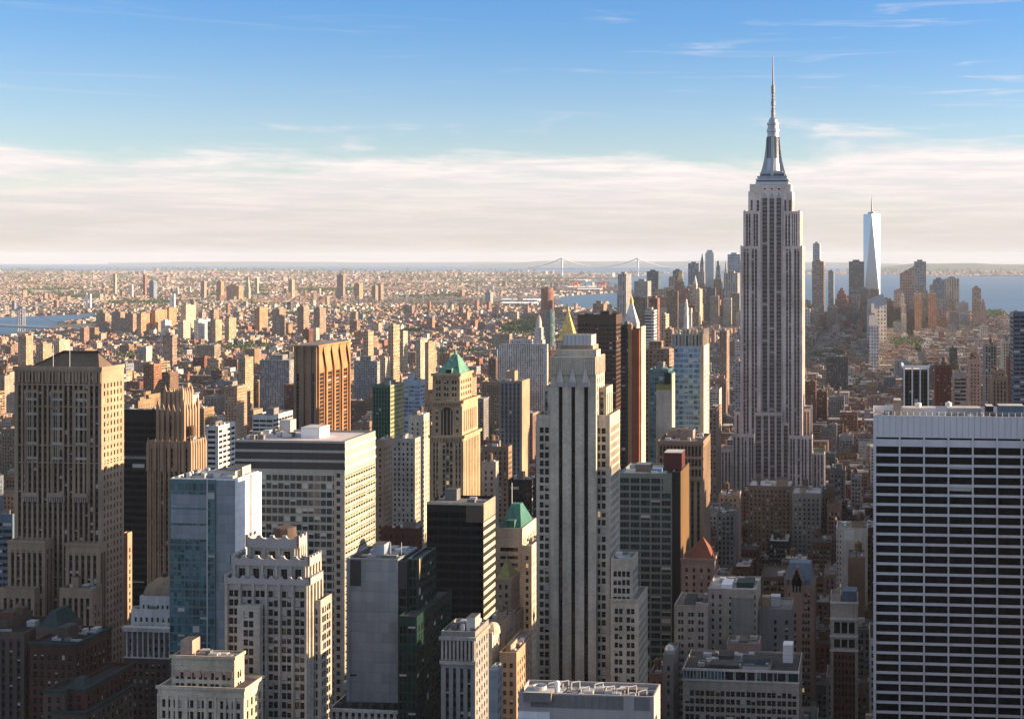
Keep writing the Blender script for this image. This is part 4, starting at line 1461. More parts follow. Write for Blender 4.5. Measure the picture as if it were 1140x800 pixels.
wall_mat('spandrel_blue2', (0.10, 0.14, 0.18), 0.4)
def H_grid_slab():
    h = Hero('office_tower', 'huge pale travertine slab with black window grid filling the lower corner', 'skyscraper', 'travertine', 'glass_black', vis=800, roof='roof_grey')
    D = 600
    x0, y0 = P(972.5, D)
    fr = []
    W = on_y(1260, y0) - x0
    px = lambda a: (on_y(a, y0) - x0) / W
    for k in range(10):
        a = 975.4 + 27.15 * k
        fr.append((px(a), px(a + 25.2)))
    s = spec('punch', fh=4.18, wh=3.1, sill=.0, inset=.45, sash=False, mull=0, blinds=.008, cols=fr, top=19.5)
    # rows counted down from the blank attic so that the first dark row starts under it
    z1 = Z(462, D)
    top = Z(494, D)
    n = int((top - 8) / 4.18)
    s['base'] = top - n * 4.18 + .2
    s['top'] = z1 - top
    b = h.blk(972.5, 1260, 970.5, 462, D, n=s, w=BLANK, e=spec('punch', 6, 3.2, 4.18, 2.7, .2, .8, 1, sash=False, blinds=.02, top=z1 - top), dep=40, right=True, par=3.0)
    m = h.mb('attic_slot')
    for (a, c) in fr:
        m.box(x0 + W * a, x0 + W * c, y0 - .05, y0 - .003, Z(488.3, D), Z(486.2, D), 'glass_black', True)
    f = h.mb('pier')
    for k in range(11):
        u = x0 + W * px(974.3 + 27.15 * k)
        f.box(u - .32, u + .32, y0 - .7, y0 - .06, 0, Z(486, D), 'travertine', True)
    g = h.mb('panel_joint')
    for k in range(44):
        u = x0 + W * px(977 + 6.75 * k)
        g.box(u - .05, u + .05, y0 - .06, y0 - .004, Z(485.5, D), z1 - .2, 'spandrel_grey', True)
    # roof plant with rails
    z = z1 - 3
    t = h.mb('bulkhead')
    for (a, c, dy, hh, mt) in ((995, 1003, 4, 9.0, 'tan_brick'), (1005, 1042, 14, 4.6, 'light_metal'), (1055, 1092, 20, 4.0, 'roof_light'), (1098, 1106, 8, 6.0, 'roof_black'), (1112, 1140, 10, 6.0, 'slate_blue')):
        xx, yy = P(a, D + dy)
        t.box(xx, on_y(c, yy), yy, yy + 9, z, z + hh, mt, topmat='roof_light')
    r = h.mb('railing')
    yy = y0 + 3.2
    for k in range(40):
        x = x0 + 1 + W * .97 * k / 39
        r.bar((x, yy, z1 - 3), (x, yy, z1 + 1.4), .05, 'light_metal')
    r.bar((x0 + 1, yy, z1 + 1.4), (x0 + 1 + W * .97, yy, z1 + 1.4), .06, 'light_metal')
    r.bar((x0 + 1, yy, z1 + .7), (x0 + 1 + W * .97, yy, z1 + .7), .05, 'light_metal')
    h.mb('dish').lathe(P(1056, D + 16)[0], P(1056, D + 16)[1], [(0, z + 5), (1.3, z + 5.2), (1.5, z + 6.6), (0, z + 7.4)], 'white_panel', 14)
    h.mb('dish').lathe(P(1022, D + 12)[0], P(1022, D + 12)[1], [(0, z + 5), (1.3, z + 5.2), (1.6, z + 6.9), (0, z + 7.2)], 'white_panel', 14)
    h.clutter(b, 26, 0, 0, 3, 'roof_light', (.02, .6, .2, .9))


def H_empire():
    h = Hero('art_deco_skyscraper', 'tallest stone skyscraper with stepped shoulders, silver mast and needle antenna', 'skyscraper', 'esb_stone', 'glass_warm', vis=540, roof='roof_grey')
    D = 1300
    ki = dict(fh=3.72, wh=2.0, inset=1.0, sash=False, span='spandrel_esb', blinds=.12)
    s3 = lambda t, cols=None, **k: spec('strip', top=t, cols=cols, **{**ki, **k})
    reg = lambda t: spec('strip', 3.4, 1.55, margin=1.0, top=t, **ki)
    # main shaft in three planes: left and right bays proud, centre recessed with wide dark strips
    pairs = [(.10, .26), (.32, .48), (.60, .76), (.80, .93)]
    a = h.blk(824.5, 847, 0, 274, D, n=s3(2.5, [(.14, .25), (.29, .40), (.55, .66), (.70, .81)]), dep=44)
    c = h.blk(871.5, 893.5, 0, 274, D, n=s3(2.5, [(.16, .27), (.31, .42), (.58, .69), (.73, .84)]), dep=44, w=BLANK)
    m = h.blk(847.05, 871.45, 0, 206, D + 3.5, n=s3(12, [(.07, .29), (.39, .61), (.71, .93)]), dep=36)
    # shoulders above
    a2 = h.blk(827.5, 846.5, 0, 235, D + 1.5, bot=280, n=s3(2.5, [(.16, .27), (.31, .42), (.60, .71), (.75, .86)]), dep=40)
    c2 = h.blk(872, 891, 0, 235, D + 1.5, bot=280, n=s3(2.5, [(.12, .23), (.29, .40), (.50, .56), (.62, .68), (.74, .80)]), dep=40, w=BLANK)
    a3 = h.blk(833, 846.8, 0, 213, D + 3, bot=240, n=s3(8, [(.2, .35), (.68, .88)]), dep=34)
    c3 = h.blk(871.7, 882, 0, 213, D + 3, bot=240, n=s3(8, [(.15, .35), (.65, .85)]), dep=34, w=BLANK)
    a4 = h.blk(834.6, 847, 0, 205, D + 4, bot=216, n=BLANK, dep=31)
    c4 = h.blk(871.6, 880.5, 0, 205, D + 4, bot=216, n=BLANK, dep=31)
    # lower masses
    h.blk(817.5, 825, 0, 458, D + 5, n=reg(3), dep=34)
    h.blk(893.6, 902.5, 0, 455, D + 8, n=reg(3), dep=34)
    h.blk(815.5, 840, 0, 483, D - 7, n=s3(3, [(.05, .13), (.21, .32), (.42, .50), (.55, .63), (.75, .83), (.87, .95)]), dep=30)
    h.blk(878.5, 904, 0, 485, D - 7, n=s3(3, [(.05, .13), (.17, .25), (.37, .47), (.55, .63), (.68, .76), (.87, .95)]), dep=30, w=reg(3))
    h.blk(840.05, 848.6, 0, 459, D - 2, n=s3(3, [(.15, .85)]), dep=20)
    h.blk(848.65, 871, 0, 459, D - 2.6, n=s3(3, [(.06, .29), (.385, .615), (.71, .94)]), dep=18)
    h.blk(871.05, 878.45, 0, 470, D - 2, n=s3(3, [(.2, .8)]), dep=20)
    h.blk(801.5, 815, 0, 501, D - 2, n=reg(2), dep=36)
    h.blk(904.5, 918, 0, 504, D - 2, n=reg(2), dep=36, roof='lawn')
    f = h.mb('fin')
    for (bb, ps) in ((a, (.03, .47, .95)), (c, (.06, .52, .95)), (a2, (.08, .5, .95)), (c2, (.06, .46, .93))):
        for p in ps:
            x = bb['x0'] + (bb['x1'] - bb['x0']) * p
            f.box(x - .7, x + .7, bb['y0'] - .6, bb['y0'] - .003, bb['z0'], bb['z1'] + .8, 'esb_stone', True)
    # bright stainless mullions between the centre strips
    st = h.mb('steel_trim')
    for p in (.34, .66, .04, .96):
        x = m['x0'] + (m['x1'] - m['x0']) * p
        st.box(x - .35, x + .35, m['y0'] - .35, m['y0'] - .003, Z(470, D), m['z1'] - 12, 'light_metal', True)
    # round lights and chevrons under the crown
    ar = h.mb('chevron')
    for p in (.18, .5, .82):
        x = m['x0'] + (m['x1'] - m['x0']) * p
        z = m['z1'] - 12.2
        ar.tris([[(x - 2.1, m['y0'] - .4, z), (x + 2.1, m['y0'] - .4, z), (x, m['y0'] - .4, z + 6)]], 'steel')
        ar.lathe(x, m['y0'] - .2, [(0, m['z1'] - 4.5), (1.1, m['z1'] - 3.5), (0, m['z1'] - 2.5)], 'glass_dark', 8)
    # stepped observation base: bands of steel and blue glass
    cx = (m['x0'] + m['x1']) / 2
    cyy = m['y0'] + 17
    o = h.mb('observatory')
    zb = Z(205.5, D)
    for k, (hw, hd, z0, z1, mt) in enumerate(((15.2, 14.5, 0, 3.0, 'light_metal'), (14.6, 14, 3.0, 4.6, 'spandrel_blue2'), (15.2, 14.5, 4.6, 5.6, 'light_metal'), (13.6, 13, 5.6, 7.4, 'spandrel_blue'), (13.9, 13.3, 7.4, 8.4, 'steel'),
                                          (11.2, 10.8, 8.4, 10.6, 'spandrel_blue2'), (11.6, 11.2, 10.6, 11.6, 'steel'), (9.4, 9.2, 11.6, 13.4, 'steel'))):
        o.box(cx - hw, cx + hw, cyy - hd, cyy + hd, zb + z0, zb + z1, mt, True)
    # mooring mast with four buttress wings
    mm = h.mb('mast')
    pz = lambda py: Z(py, D + 17)
    mm.lathe(cx, cyy, [(7.6, pz(195)), (5.9, pz(180)), (5.4, pz(150)), (5.4, pz(147)), (5.9, pz(146.5)), (5.9, pz(143.5)), (5.1, pz(143)), (5.1, pz(139)), (5.7, pz(138.6)), (5.7, pz(136.5)),
                       (4.3, pz(136)), (4.0, pz(133)), (2.4, pz(130.5)), (1.4, pz(128)), (0, pz(127.6))], 'steel', 24)
    wg = h.mb('wing')
    for ax in range(4):
        ca, sa = math.cos(math.pi / 4 * 0 + ax * math.pi / 2), math.sin(ax * math.pi / 2)
        t = 1.3
        prof = [(12.5, pz(196)), (10.4, pz(188)), (8.4, pz(178)), (7.0, pz(166)), (6.2, pz(153))]
        for (r0, z0), (r1, z1) in zip(prof[:-1], prof[1:]):
            def q(r, s, z):
                return (cx + r * ca - s * sa, cyy + r * sa + s * ca, z)
            wg.quads([[q(r0, -t, z0), q(r0, t, z0), q(r1, t, z1), q(r1, -t, z1)],
                      [q(4, -t, z0), q(r0, -t, z0), q(r1, -t, z1), q(4, -t, z1)],
                      [q(r0, t, z0), q(4, t, z0), q(4, t, z1), q(r1, t, z1)]], 'steel')
    gl = h.mb('mast_window')
    for k in range(24):
        if k % 6 == 0:
            continue
        an = 2 * math.pi * (k + .5) / 24
        x, y = cx + 5.75 * math.cos(an), cyy + 5.75 * math.sin(an)
        gl.bar((x, y, pz(176)), (x * .94 + cx * .06, y * .94 + cyy * .06, pz(152)), .3, 'glass_dark')
    an = h.mb('antenna')
    an.lathe(cx, cyy, [(1.9, pz(128.2)), (1.9, pz(122)), (1.3, pz(121.5)), (1.3, pz(117)), (1.9, pz(116.5)), (1.9, pz(112)), (1.2, pz(111.5)), (1.2, pz(103)), (1.6, pz(102.5)), (1.6, pz(95)), (1.0, pz(94)), (1.0, pz(90)), (.75, pz(89)), (.65, pz(74)), (.45, pz(73)), (.4, pz(62.5)), (0, pz(61.5))], 'antenna_metal', 10)
    for k in range(9):
        z = pz(124 - 3.4 * k)
        an.lathe(cx, cyy, [(1.2, z), (2.3, z + .15), (2.3, z + .5), (1.2, z + .65)], 'antenna_metal', 10)


wall_mat('spandrel_esb', (0.22, 0.165, 0.155), 0.6, 0.1, 0.1, 0.1)
wall_mat('antenna_metal', (0.30, 0.29, 0.30), 0.5, 0.1, 0.1, 0.05, 0.5)
wall_mat('lawn', (0.18, 0.22, 0.05), 0.9)


def H_colonnade():
    h = Hero('office_building', 'pale grey block with columned attic and domed copper toned roof, beside the teal glass slab', 'office block', 'dark_brick', vis=770)
    h.wall = 'dark_brick'
    D = 640
    s = spec('punch', 2.9, 1.3, 3.5, 1.9, .8, .35, .8, top=2)
    a = h.blk(138, 202, 206, 733, D, n=s, w=s, dep=24)
    x0, x1, y0, y1 = a['x0'], a['x1'], a['y0'], a['y1']
    col = h.mb('column')
    za, zb = a['z1'] + .2, Z(704, D)
    b = h.blk(140, 200.5, 204, 703, D + 2.2, bot=736, n=s, w=s, wall='spandrel_grey', dep=20)
    for k in range(11):
        x = x0 + .9 + (x1 - x0 - 1.8) * k / 10
        col.lathe(x, y0 + .95, [(.55, za - 1.2), (.55, za - .6), (.42, za - .6), (.38, zb - 1), (.6, zb - .4), (.6, zb)], 'white_stone', 10)
    e = h.mb('entablature')
    e.box(x0 - .5, x1 + .5, y0 - .3, y0 + 2.2, zb, zb + 1.3, 'white_stone', True)
    e.box(x0 - .8, x1 + .8, y0 - .7, y0 + 2.3, zb + 1.3, zb + 2.1, 'white_stone', True)
    e.box(x0 - .3, x1 + .3, y0 - .3, y0 + .5, a['z1'] - .3, a['z1'] + .19, 'white_stone', True)
    c = h.blk(146, 199, 203, 679, D + 4, bot=704, n=spec('punch', 2.6, 1.1, 3.6, 2.1, .9, .4, .8, top=1.5, blinds=.1), w=s, wall='white_stone', dep=17)
    d = h.blk(155.5, 196, 200, 664, D + 7, bot=680, n=spec('punch', 2.4, 1.0, 3.2, 1.7, .8, .4, .7, top=1.2, blinds=.1), w=s, wall='white_stone', dep=13)
    r = h.mb('dome_roof')
    X0, X1, Y0, Y1, z = d['x0'] + 1, d['x1'] - 1, d['y0'] + .8, d['y1'] - .8, d['z1'] - .8
    mx, my = (X0 + X1) / 2, (Y0 + Y1) / 2
    pr = [(1, 0), (.96, 2.2), (.86, 4.4), (.68, 6.4), (.42, 7.8), (.15, 8.4)]
    for (f0, h0), (f1, h1) in zip(pr[:-1], pr[1:]):
        r.frustum(mx - (mx - X0) * f0, mx + (X1 - mx) * f0, my - (my - Y0) * f0, my + (Y1 - my) * f0, z + h0,
                  mx - (mx - X0) * f1, mx + (X1 - mx) * f1, my - (my - Y0) * f1, my + (Y1 - my) * f1, z + h1, 'dome_tan', h1 > 8)
    h.mb('lantern').box(mx - 1, mx + 1, my - 1, my + 1, z + 8, z + 10, 'roof_dark')
    h.clutter(c, 2, 0, 0, 2)


wall_mat('white_stone', (0.62, 0.60, 0.58), courses=0.0)
wall_mat('dome_tan', (0.30, 0.22, 0.14), 0.6, 0.4, 0.3)


def H_cream_front():
    h = Hero('office_building', 'cream stone block with penthouse pavilion, at the foot of the teal glass slab', 'office block', 'cream_stone', vis=800)
    D = 500
    s = spec('punch', 3.5, 1.2, 3.4, 2.0, .8, .4, .9, group=1, top=3.2)
    s2 = spec('punch', 4.8, 1.4, 3.9, 2.5, .8, .5, .9, group=2, gap=.4, top=5.5)
    a = h.blk(175.5, 272, 293, 766, D, n=spec('punch', 4.4, 1.35, 4.0, 2.8, .7, .5, 1, group=2, gap=.4, top=3.6), w=spec('punch', 3.5, 1.5, 4.0, 2.8, .7, .5, .9, top=3.6))
    b = h.blk(191, 261, 272, 731, D + 5, bot=772, n=s2, w=s2)
    m = h.mb('cornice')
    for q, t in ((a, .5), (b, .6)):
        m.box(q['x0'] - t, q['x1'] + t, q['y0'] - t, q['y0'] - .003, q['z1'] - .9, q['z1'] + .2, 'cream_stone', True)
        m.box(q['x1'] + .003, q['x1'] + t, q['y0'], q['y1'], q['z1'] - .9, q['z1'] + .2, 'cream_stone', True)
        m.box(q['x0'] - .2, q['x1'] + .2, q['y0'] - .25, q['y0'] - .004, q['z1'] - 3.4, q['z1'] - 2.9, 'cream_stone', True)
    for k in range(10):
        x = a['x0'] + (a['x1'] - a['x0']) * k / 9
        h.mb('pier').box(max(a['x0'], x - .5), min(a['x1'], x + .5), a['y0'] - .35, a['y0'] - .005, 0, a['z1'] - 3.4, 'cream_stone', True)
    o = h.mb('ornament')
    for k in range(6):
        x = b['x0'] + (b['x1'] - b['x0']) * (k + .5) / 6
        o.box(x - 1.3, x + 1.3, b['y0'] - .3, b['y0'] - .006, b['z1'] - 7.4, b['z1'] - 5.2, 'pink_stone', True)
    l, r_ = P(201, D + 8), P(215, D + 8)
    h.mb('chimney').box(l[0], on_y(214, l[1]), l[1], l[1] + 6, b['z1'] - 1, b['z1'] + 5.2, 'pink_stone', topmat='roof_dark')
    h.clutter(b, 7, 0, 0, 4, 'light_metal')


def H_red_steps():
    h = Hero('office_building', 'dark red brick building stepping down in tiers with green ledges, lower left corner', 'office block', 'dark_red_brick', vis=800, roof='roof_black')
    D = 560
    s = spec('punch', 3.2, 1.35, 3.45, 2.1, .8, .35, .8, top=2.5, blinds=.25)
    a = h.blk(33, 84, 124, 716, D, n=s, w=s)
    b = h.blk(72, 95, 147.5, 766, D - 18, n=s, w=s)
    c = h.blk(48, 72, 73, 768, D - 20, n=s, w=s, dep=16, wall='dark_brick')
    d = h.blk(60, 96, 149, 792, D - 24, n=s, w=s, wall='dark_brick')
    m = h.mb('cornice')
    for q in (a, b, c, d):
        m.box(q['x0'] - .5, q['x1'] + .5, q['y0'] - .6, q['y0'] - .003, q['z1'] - 1, q['z1'] + .2, 'copper_dark', True)
        m.box(q['x1'] + .003, q['x1'] + .6, q['y0'], q['y1'], q['z1'] - 1, q['z1'] + .2, 'copper_dark', True)
    t = h.mb('turret_roof')
    x, y = (c['x1'] + b['x0']) / 2 + 3, D - 30
    h.mb('turret_roof').frustum(b['x0'] - 1, b['x1'] - .6, b['y0'] + .6, b['y0'] + 9, b['z1'] - .9, b['x0'] + 3, b['x1'] - 3, b['y0'] + 4, b['y0'] + 6, b['z1'] + 3.2, 'copper_dark')
    pk = h.blk(40, 66, 92, 699, D + 16, bot=720, n=s, w=s, wall='dark_brick')
    h.mb('mansard').frustum(pk['x0'] + .5, pk['x1'] - .5, pk['y0'] + .5, pk['y1'] - .5, pk['z1'] - 1, pk['x0'] + 4, pk['x1'] - 4, pk['y0'] + 4, pk['y1'] - 4, pk['z1'] + 6, 'copper_dark')
    h.clutter(a, 6, 0, 1, 4, 'dark_brick')
    h = Hero('office_building', 'very dark brick block with narrow piers at the lower left edge', 'office block', 'dark_brick', vis=800, roof='roof_black')
    b = h.blk(-45, 27, 34, 704, 575, n=spec('strip', 3.2, 1.4, 3.5, 2.1, margin=.8, top=3, sash=False, span='spandrel_dark'), w=s, dep=26)
    b2 = h.blk(-45, 8, 12, 690, 582, n=s, w=s, dep=18)
    h.clutter(b, 6, 1, 1, 5, 'red_brick')


wall_mat('copper_dark', (0.025, 0.05, 0.048), 0.7, 0.4, 0.3)


def H_mansard():
    h = Hero('office_building', 'low white fronted building with a black mansard roof and a dark red rooftop box', 'office block', 'white_stone', vis=800, roof='roof_black')
    D = 555
    s = spec('strip', 2.6, 1.3, 3.6, 2.4, margin=.8, top=1.4, sash=False, inset=.5)
    b = h.blk(366, 456, 473, 791, D, n=s, w=s)
    x0, x1, y0, y1, z1 = b['x0'], b['x1'], b['y0'], b['y1'], b['z1']
    h.mb('mansard').frustum(x0 + .6, x1 - .6, y0 + .8, y1 - .6, z1 - 1, x0 + 5, x1 - 5, y0 + 8, y1 - 5, z1 + 4.2, 'roof_black')
    h.mb('cornice').box(x0 - .5, x1 + .5, y0 - .6, y0 - .003, z1 - 1.1, z1 + .1, 'white_stone', True)
    dd = h.mb('dormer')
    for k in range(7):
        x = x0 + (x1 - x0) * (k + .8) / 7.6
        dd.box(x - .8, x + .8, y0 + 1.6, y0 + 4, z1 - .6, z1 + 1.4, 'roof_dark')
    bx, by = P(401, D + 14)
    h.mb('bulkhead').box(bx, on_y(435, by), by, by + 10, z1 + 2, z1 + 7.6, 'red_paint', topmat='roof_grey')
    cx, cyy = P(392, D + 16)
    for k in range(4):
        h.mb('air_unit').box(cx - 4 + 2.2 * k, cx - 2.4 + 2.2 * k, cyy, cyy + 3, z1 + 3.5, z1 + 6.4 + .5 * (k % 2), 'light_metal')
    ex, ey = P(448, D + 12)
    h.mb('pavilion').box(ex - 4, ex + 4, ey, ey + 6, z1 + 1, z1 + 4.6, 'yellow_brick')


def H_cream_cluster():
    s = spec('punch', 4.6, 1.75, 3.5, 2.35, .7, .4, .8, group=2, gap=.3, top=7.2, blinds=.25)
    h = Hero('office_building', 'broad grey brick block with glazed top storey and busy roof plant', 'office block', 'grey_stone', vis=800, roof='roof_dark')
    D = 620
    b = h.blk(760, 889.5, 891.5, 747, D, n=s, w=s, dep=30, par=.9)
    x0, x1, y0, z1 = b['x0'], b['x1'], b['y0'], b['z1']
    g = h.mb('glazed_storey')
    for (a, c, mt) in ((761, 806, 'glass_teal'), (807, 816, 'glass_dark'), (818, 830, 'glass_dark'), (832, 840, 'glass_dark'), (843, 846, 'glass_teal'), (847, 860, 'glass_steel'), (862, 874.5, 'glass_steel'), (876, 889, 'glass_steel')):
        g.box(on_y(a, y0), on_y(c, y0), y0 - .08, y0 - .003, z1 - 4.6, z1 - 1.0, mt, True)
    t = h.mb('trim')
    t.box(x0 - .3, x1 + .3, y0 - .5, y0 - .002, z1 - .9, z1 + .1, 'white_stone', True)
    t.box(x0 - .3, x1 + .3, y0 - .4, y0 - .002, z1 - 5.4, z1 - 4.7, 'white_stone', True)
    for k in range(34):
        x = x0 + .2 + (x1 - x0 - .4) * k / 33
        if k < 13 or k % 3 == 0:
            t.box(x - .13, x + .13, y0 - .3, y0 - .081, z1 - 4.7, z1 - .9, 'white_stone', True)
    z = z1 - .9
    p = h.mb('roof_deck')
    for (a, c, dy, dd, hh, mt) in ((790, 822, 5, 9, 2.4, 'spandrel_dark'), (826, 856, 4, 3, 2.0, 'light_metal'), (856, 858, 4, 14, 2.6, 'light_metal'), (826, 856, 12, 6, 3.2, 'spandrel_blue2'), (800, 815, 15, 9, 3.6, 'roof_dark')):
        xx, yy = P(a, D + dy)
        p.box(xx, on_y(c, yy), yy, yy + dd, z, z + hh, mt, topmat='roof_dark')
    h.clutter(b, 24, 0, 0, 4, 'light_metal', (.1, .75, .1, .9))
    qx, qy = P(883, D + 16)
    h.mb('bulkhead').box(qx - 4.6, qx - .2, qy, qy + 7, z, z + 8, 'white_panel')
    h2 = Hero('office_building', 'tall blank grey brick block with bright white roof edge behind the glazed top block', 'office block', 'grey_stone', vis=735, roof='roof_light')
    h = h2
    D = 672
    b = h.blk(788, 842, 845, 656, D, n=spec('punch', 6, 1.5, 3.6, 2.0, .85, .35, .8, cols=[(.08, .13), (.23, .28), (.44, .50), (.955, .985)], top=2.4), w=s, dep=28, par=.7)
    h.mb('panel').box(on_y(814, b['y0']), on_y(840, b['y0']), b['y0'] - .35, b['y0'] - .003, 0, b['z1'] - 4, 'grey_brick', True)
    h.mb('skylight').box(b['x0'] + 6, b['x1'] - 12, b['y0'] + 4, b['y0'] + 16, b['z1'] - .7, b['z1'] + 1.2, 'white_panel')
    h.mb('skylight').box(b['x1'] - 10, b['x1'] - 2, b['y0'] + 6, b['y0'] + 18, b['z1'] - .7, b['z1'] + 1.8, 'copper_dark')
    h.clutter(b, 5, 0, 0, 2)
    h = Hero('office_building', 'grey brick shoulder block with grouped windows, left of the tall blank grey block', 'office block', 'grey_stone', vis=745)
    b = h.blk(750.5, 787.8, 0, 674, 668, n=spec('punch', 4.4, 1.1, 3.6, 2.0, .85, .35, .8, group=2, gap=.35, top=3), dep=26, w=BLANK)
    h.clutter(b, 3, 0, 1, 2)
    h = Hero('office_building', 'grey annex with a tan rooftop box joining the tall blank block', 'office block', 'grey_brick', vis=740)
    b = h.blk(845.2, 881, 884, 678, 682, n=spec('punch', 6, 1.5, 3.6, 2.1, .85, .35, .8, cols=[(.46, .54), (.80, .90)], top=3), dep=24, w=BLANK)
    tx, ty = P(848, 690)
    h.mb('bulkhead').box(tx, on_y(857, ty), ty, ty + 6, b['z1'] - 1, b['z1'] + 4, 'tan_brick')
    h.mb('bulkhead').box(on_y(857.5, ty), on_y(868, ty), ty + 2, ty + 8, b['z1'] - 1, b['z1'] + 4, 'light_metal')
    h = Hero('office_building', 'pinkish brick penthouse block with a row of lit lamps, amid the grey brick roofs', 'office block', 'pink_stone', vis=745)
    b = h.blk(809, 845, 0, 716, 654, n=spec('punch', 3.1, 1.3, 3.4, 1.8, .8, .3, .8, top=2.4, blinds=.5), dep=14)
    h.clutter(b, 6, 0, 0, 2, 'roof_dark')
    h = Hero('office_building', 'slim grey block with a rounded pale top beside the grey brick cluster', 'office block', 'grey_brick', vis=800)
    b = h.blk(738, 750, 752, 728, 650, n=spec('punch', 2.7, 1.2, 3.5, 2.1, .8, .35, .6, top=2), dep=20)
    cx = (b['x0'] + b['x1']) / 2
    h.mb('vault_roof').lathe(cx, b['y0'] + 5, [(2.5, b['z1'] - 1.2), (2.4, b['z1'] + 1), (1.7, b['z1'] + 2.6), (0, b['z1'] + 3.4)], 'light_metal', 14)


def H_gabled():
    h = Hero('office_building', 'brown gothic block with stepped gable and steep blue slate roof', 'office block', 'pink_stone', vis=740)
    h.wall = 'brown_pink'
    D = 752
    s = spec('punch', 6.2, 1.1, 3.6, 2.1, .8, .4, .8, group=3, gap=.35, top=1.5)
    b = h.blk(873, 906.5, 907.5, 652, D, n=s, w=s, dep=26)
    x0, x1, y0, y1, z1 = b['x0'], b['x1'], b['y0'], b['y1'], b['z1']
    r = h.mb('slate_roof')
    r.frustum(x0 + .5, x1 - .5, y0 + .6, y1 - .5, z1 - 1, x0 + 2.2, x1 - 2.2, y0 + 8.5, y1 - 8.5, Z(626, D + 10), 'slate_blue')
    g = h.mb('gable')
    cx = on_y(887, y0)
    for k, (hw, zz) in enumerate(((3.7, 3.5), (2.7, 6.0), (1.7, 8.2), (.8, 10.0))):
        g.box(cx - hw, cx + hw, y0 - .45, y0 + 1.2, z1 - (0 if k else 14), z1 + zz, 'brown_pink', True)
    for k in (-1, 0, 1):
        g.box(cx + k * 1.7 - .5, cx + k * 1.7 + .5, y0 - .5, y0 - .46, z1 - 3.5, z1 + .6, 'glass_dark', True)
    g.box(cx - .6, cx + .6, y0 - .5, y0 - .46, z1 + 2.2, z1 + 5.4, 'glass_dark', True)
    for xx in (x0, x1 - 1.1):
        g.box(xx, xx + 1.1, y0 - .5, y0 + .6, z1 - 12, z1 + 3.2, 'brown_pink', True)
        g.frustum(xx, xx + 1.1, y0 - .5, y0 + .6, z1 + 3.2, xx + .55, xx + .55, y0 + .05, y0 + .05, z1 + 5.6, 'brown_pink')
    cr = h.mb('dormer')
    for px in (878, 899):
        dx = on_y(px, y0)
        cr.box(dx - 1, dx + 1, y0 + 1.4, y0 + 4.5, z1 - .5, z1 + 3, 'slate_blue')


wall_mat('brown_pink', (0.30, 0.205, 0.17), courses=0.9)


def H_red_centre():
    h = Hero('office_building', 'slim white trimmed tower with dark red brick middle, left of the black window grid slab', 'office block', 'white_brick', vis=765)
    h.wall = 'grey_stone'
    D = 700
    s = spec('punch', 4, 1.6, 3.6, 2.3, .7, .35, .8, top=17)
    b = h.blk(924.5, 955, 0, 670, D, n=spec('punch', 4.6, 1.3, 3.6, 2.0, .8, .4, 1, group=2, gap=.35, top=27), dep=22, w=BLANK, e=BLANK)
    x0, x1, y0, z1 = b['x0'], b['x1'], b['y0'], b['z1']
    m = h.mb('brickwork')
    m.box(x0 + 1.4, x1 - 1.3, y0 - .04, y0 - .003, z1 - 60, z1 - 24.5, 'red_brick', True)
    wn = h.mb('window')
    for r in range(9):
        for k in range(6):
            x = x0 + 2.6 + (x1 - x0 - 4.6) * k / 5
            wn.box(x - .45, x + .45, y0 - .08, y0 - .041, z1 - 28.4 - 3.6 * r, z1 - 26.3 - 3.6 * r, 'glass_dark', True)
    for k in range(3):
        a = x0 + 1.6 + (x1 - x0 - 2.6) * k / 3
        wn.box(a + .2, a + (x1 - x0 - 2.6) / 3 - .5, y0 - .08, y0 - .003, z1 - 15.5, z1 - 10, 'glass_dark', True)
        wn.box(a + .2, a + (x1 - x0 - 2.6) / 3 - .5, y0 - .08, y0 - .003, z1 - 22.5, z1 - 18.5, 'glass_dark', True)
    c = h.mb('cornice')
    for zz in (0, 8, 16.6, 23.6):
        c.box(x0 - .3, x1 + .3, y0 - .5, y0 - .004, z1 - zz - .9, z1 - zz + .1, 'white_brick', True)
    h.mb('bulkhead').box(x0 + 6, x1 - .5, y0 + 4, y0 + 14, z1 - 1, z1 + 4.4, 'slate_blue')
    h.blk(924.6, 936, 0, 662, D + 5, bot=674, n=s, dep=12, w=BLANK)


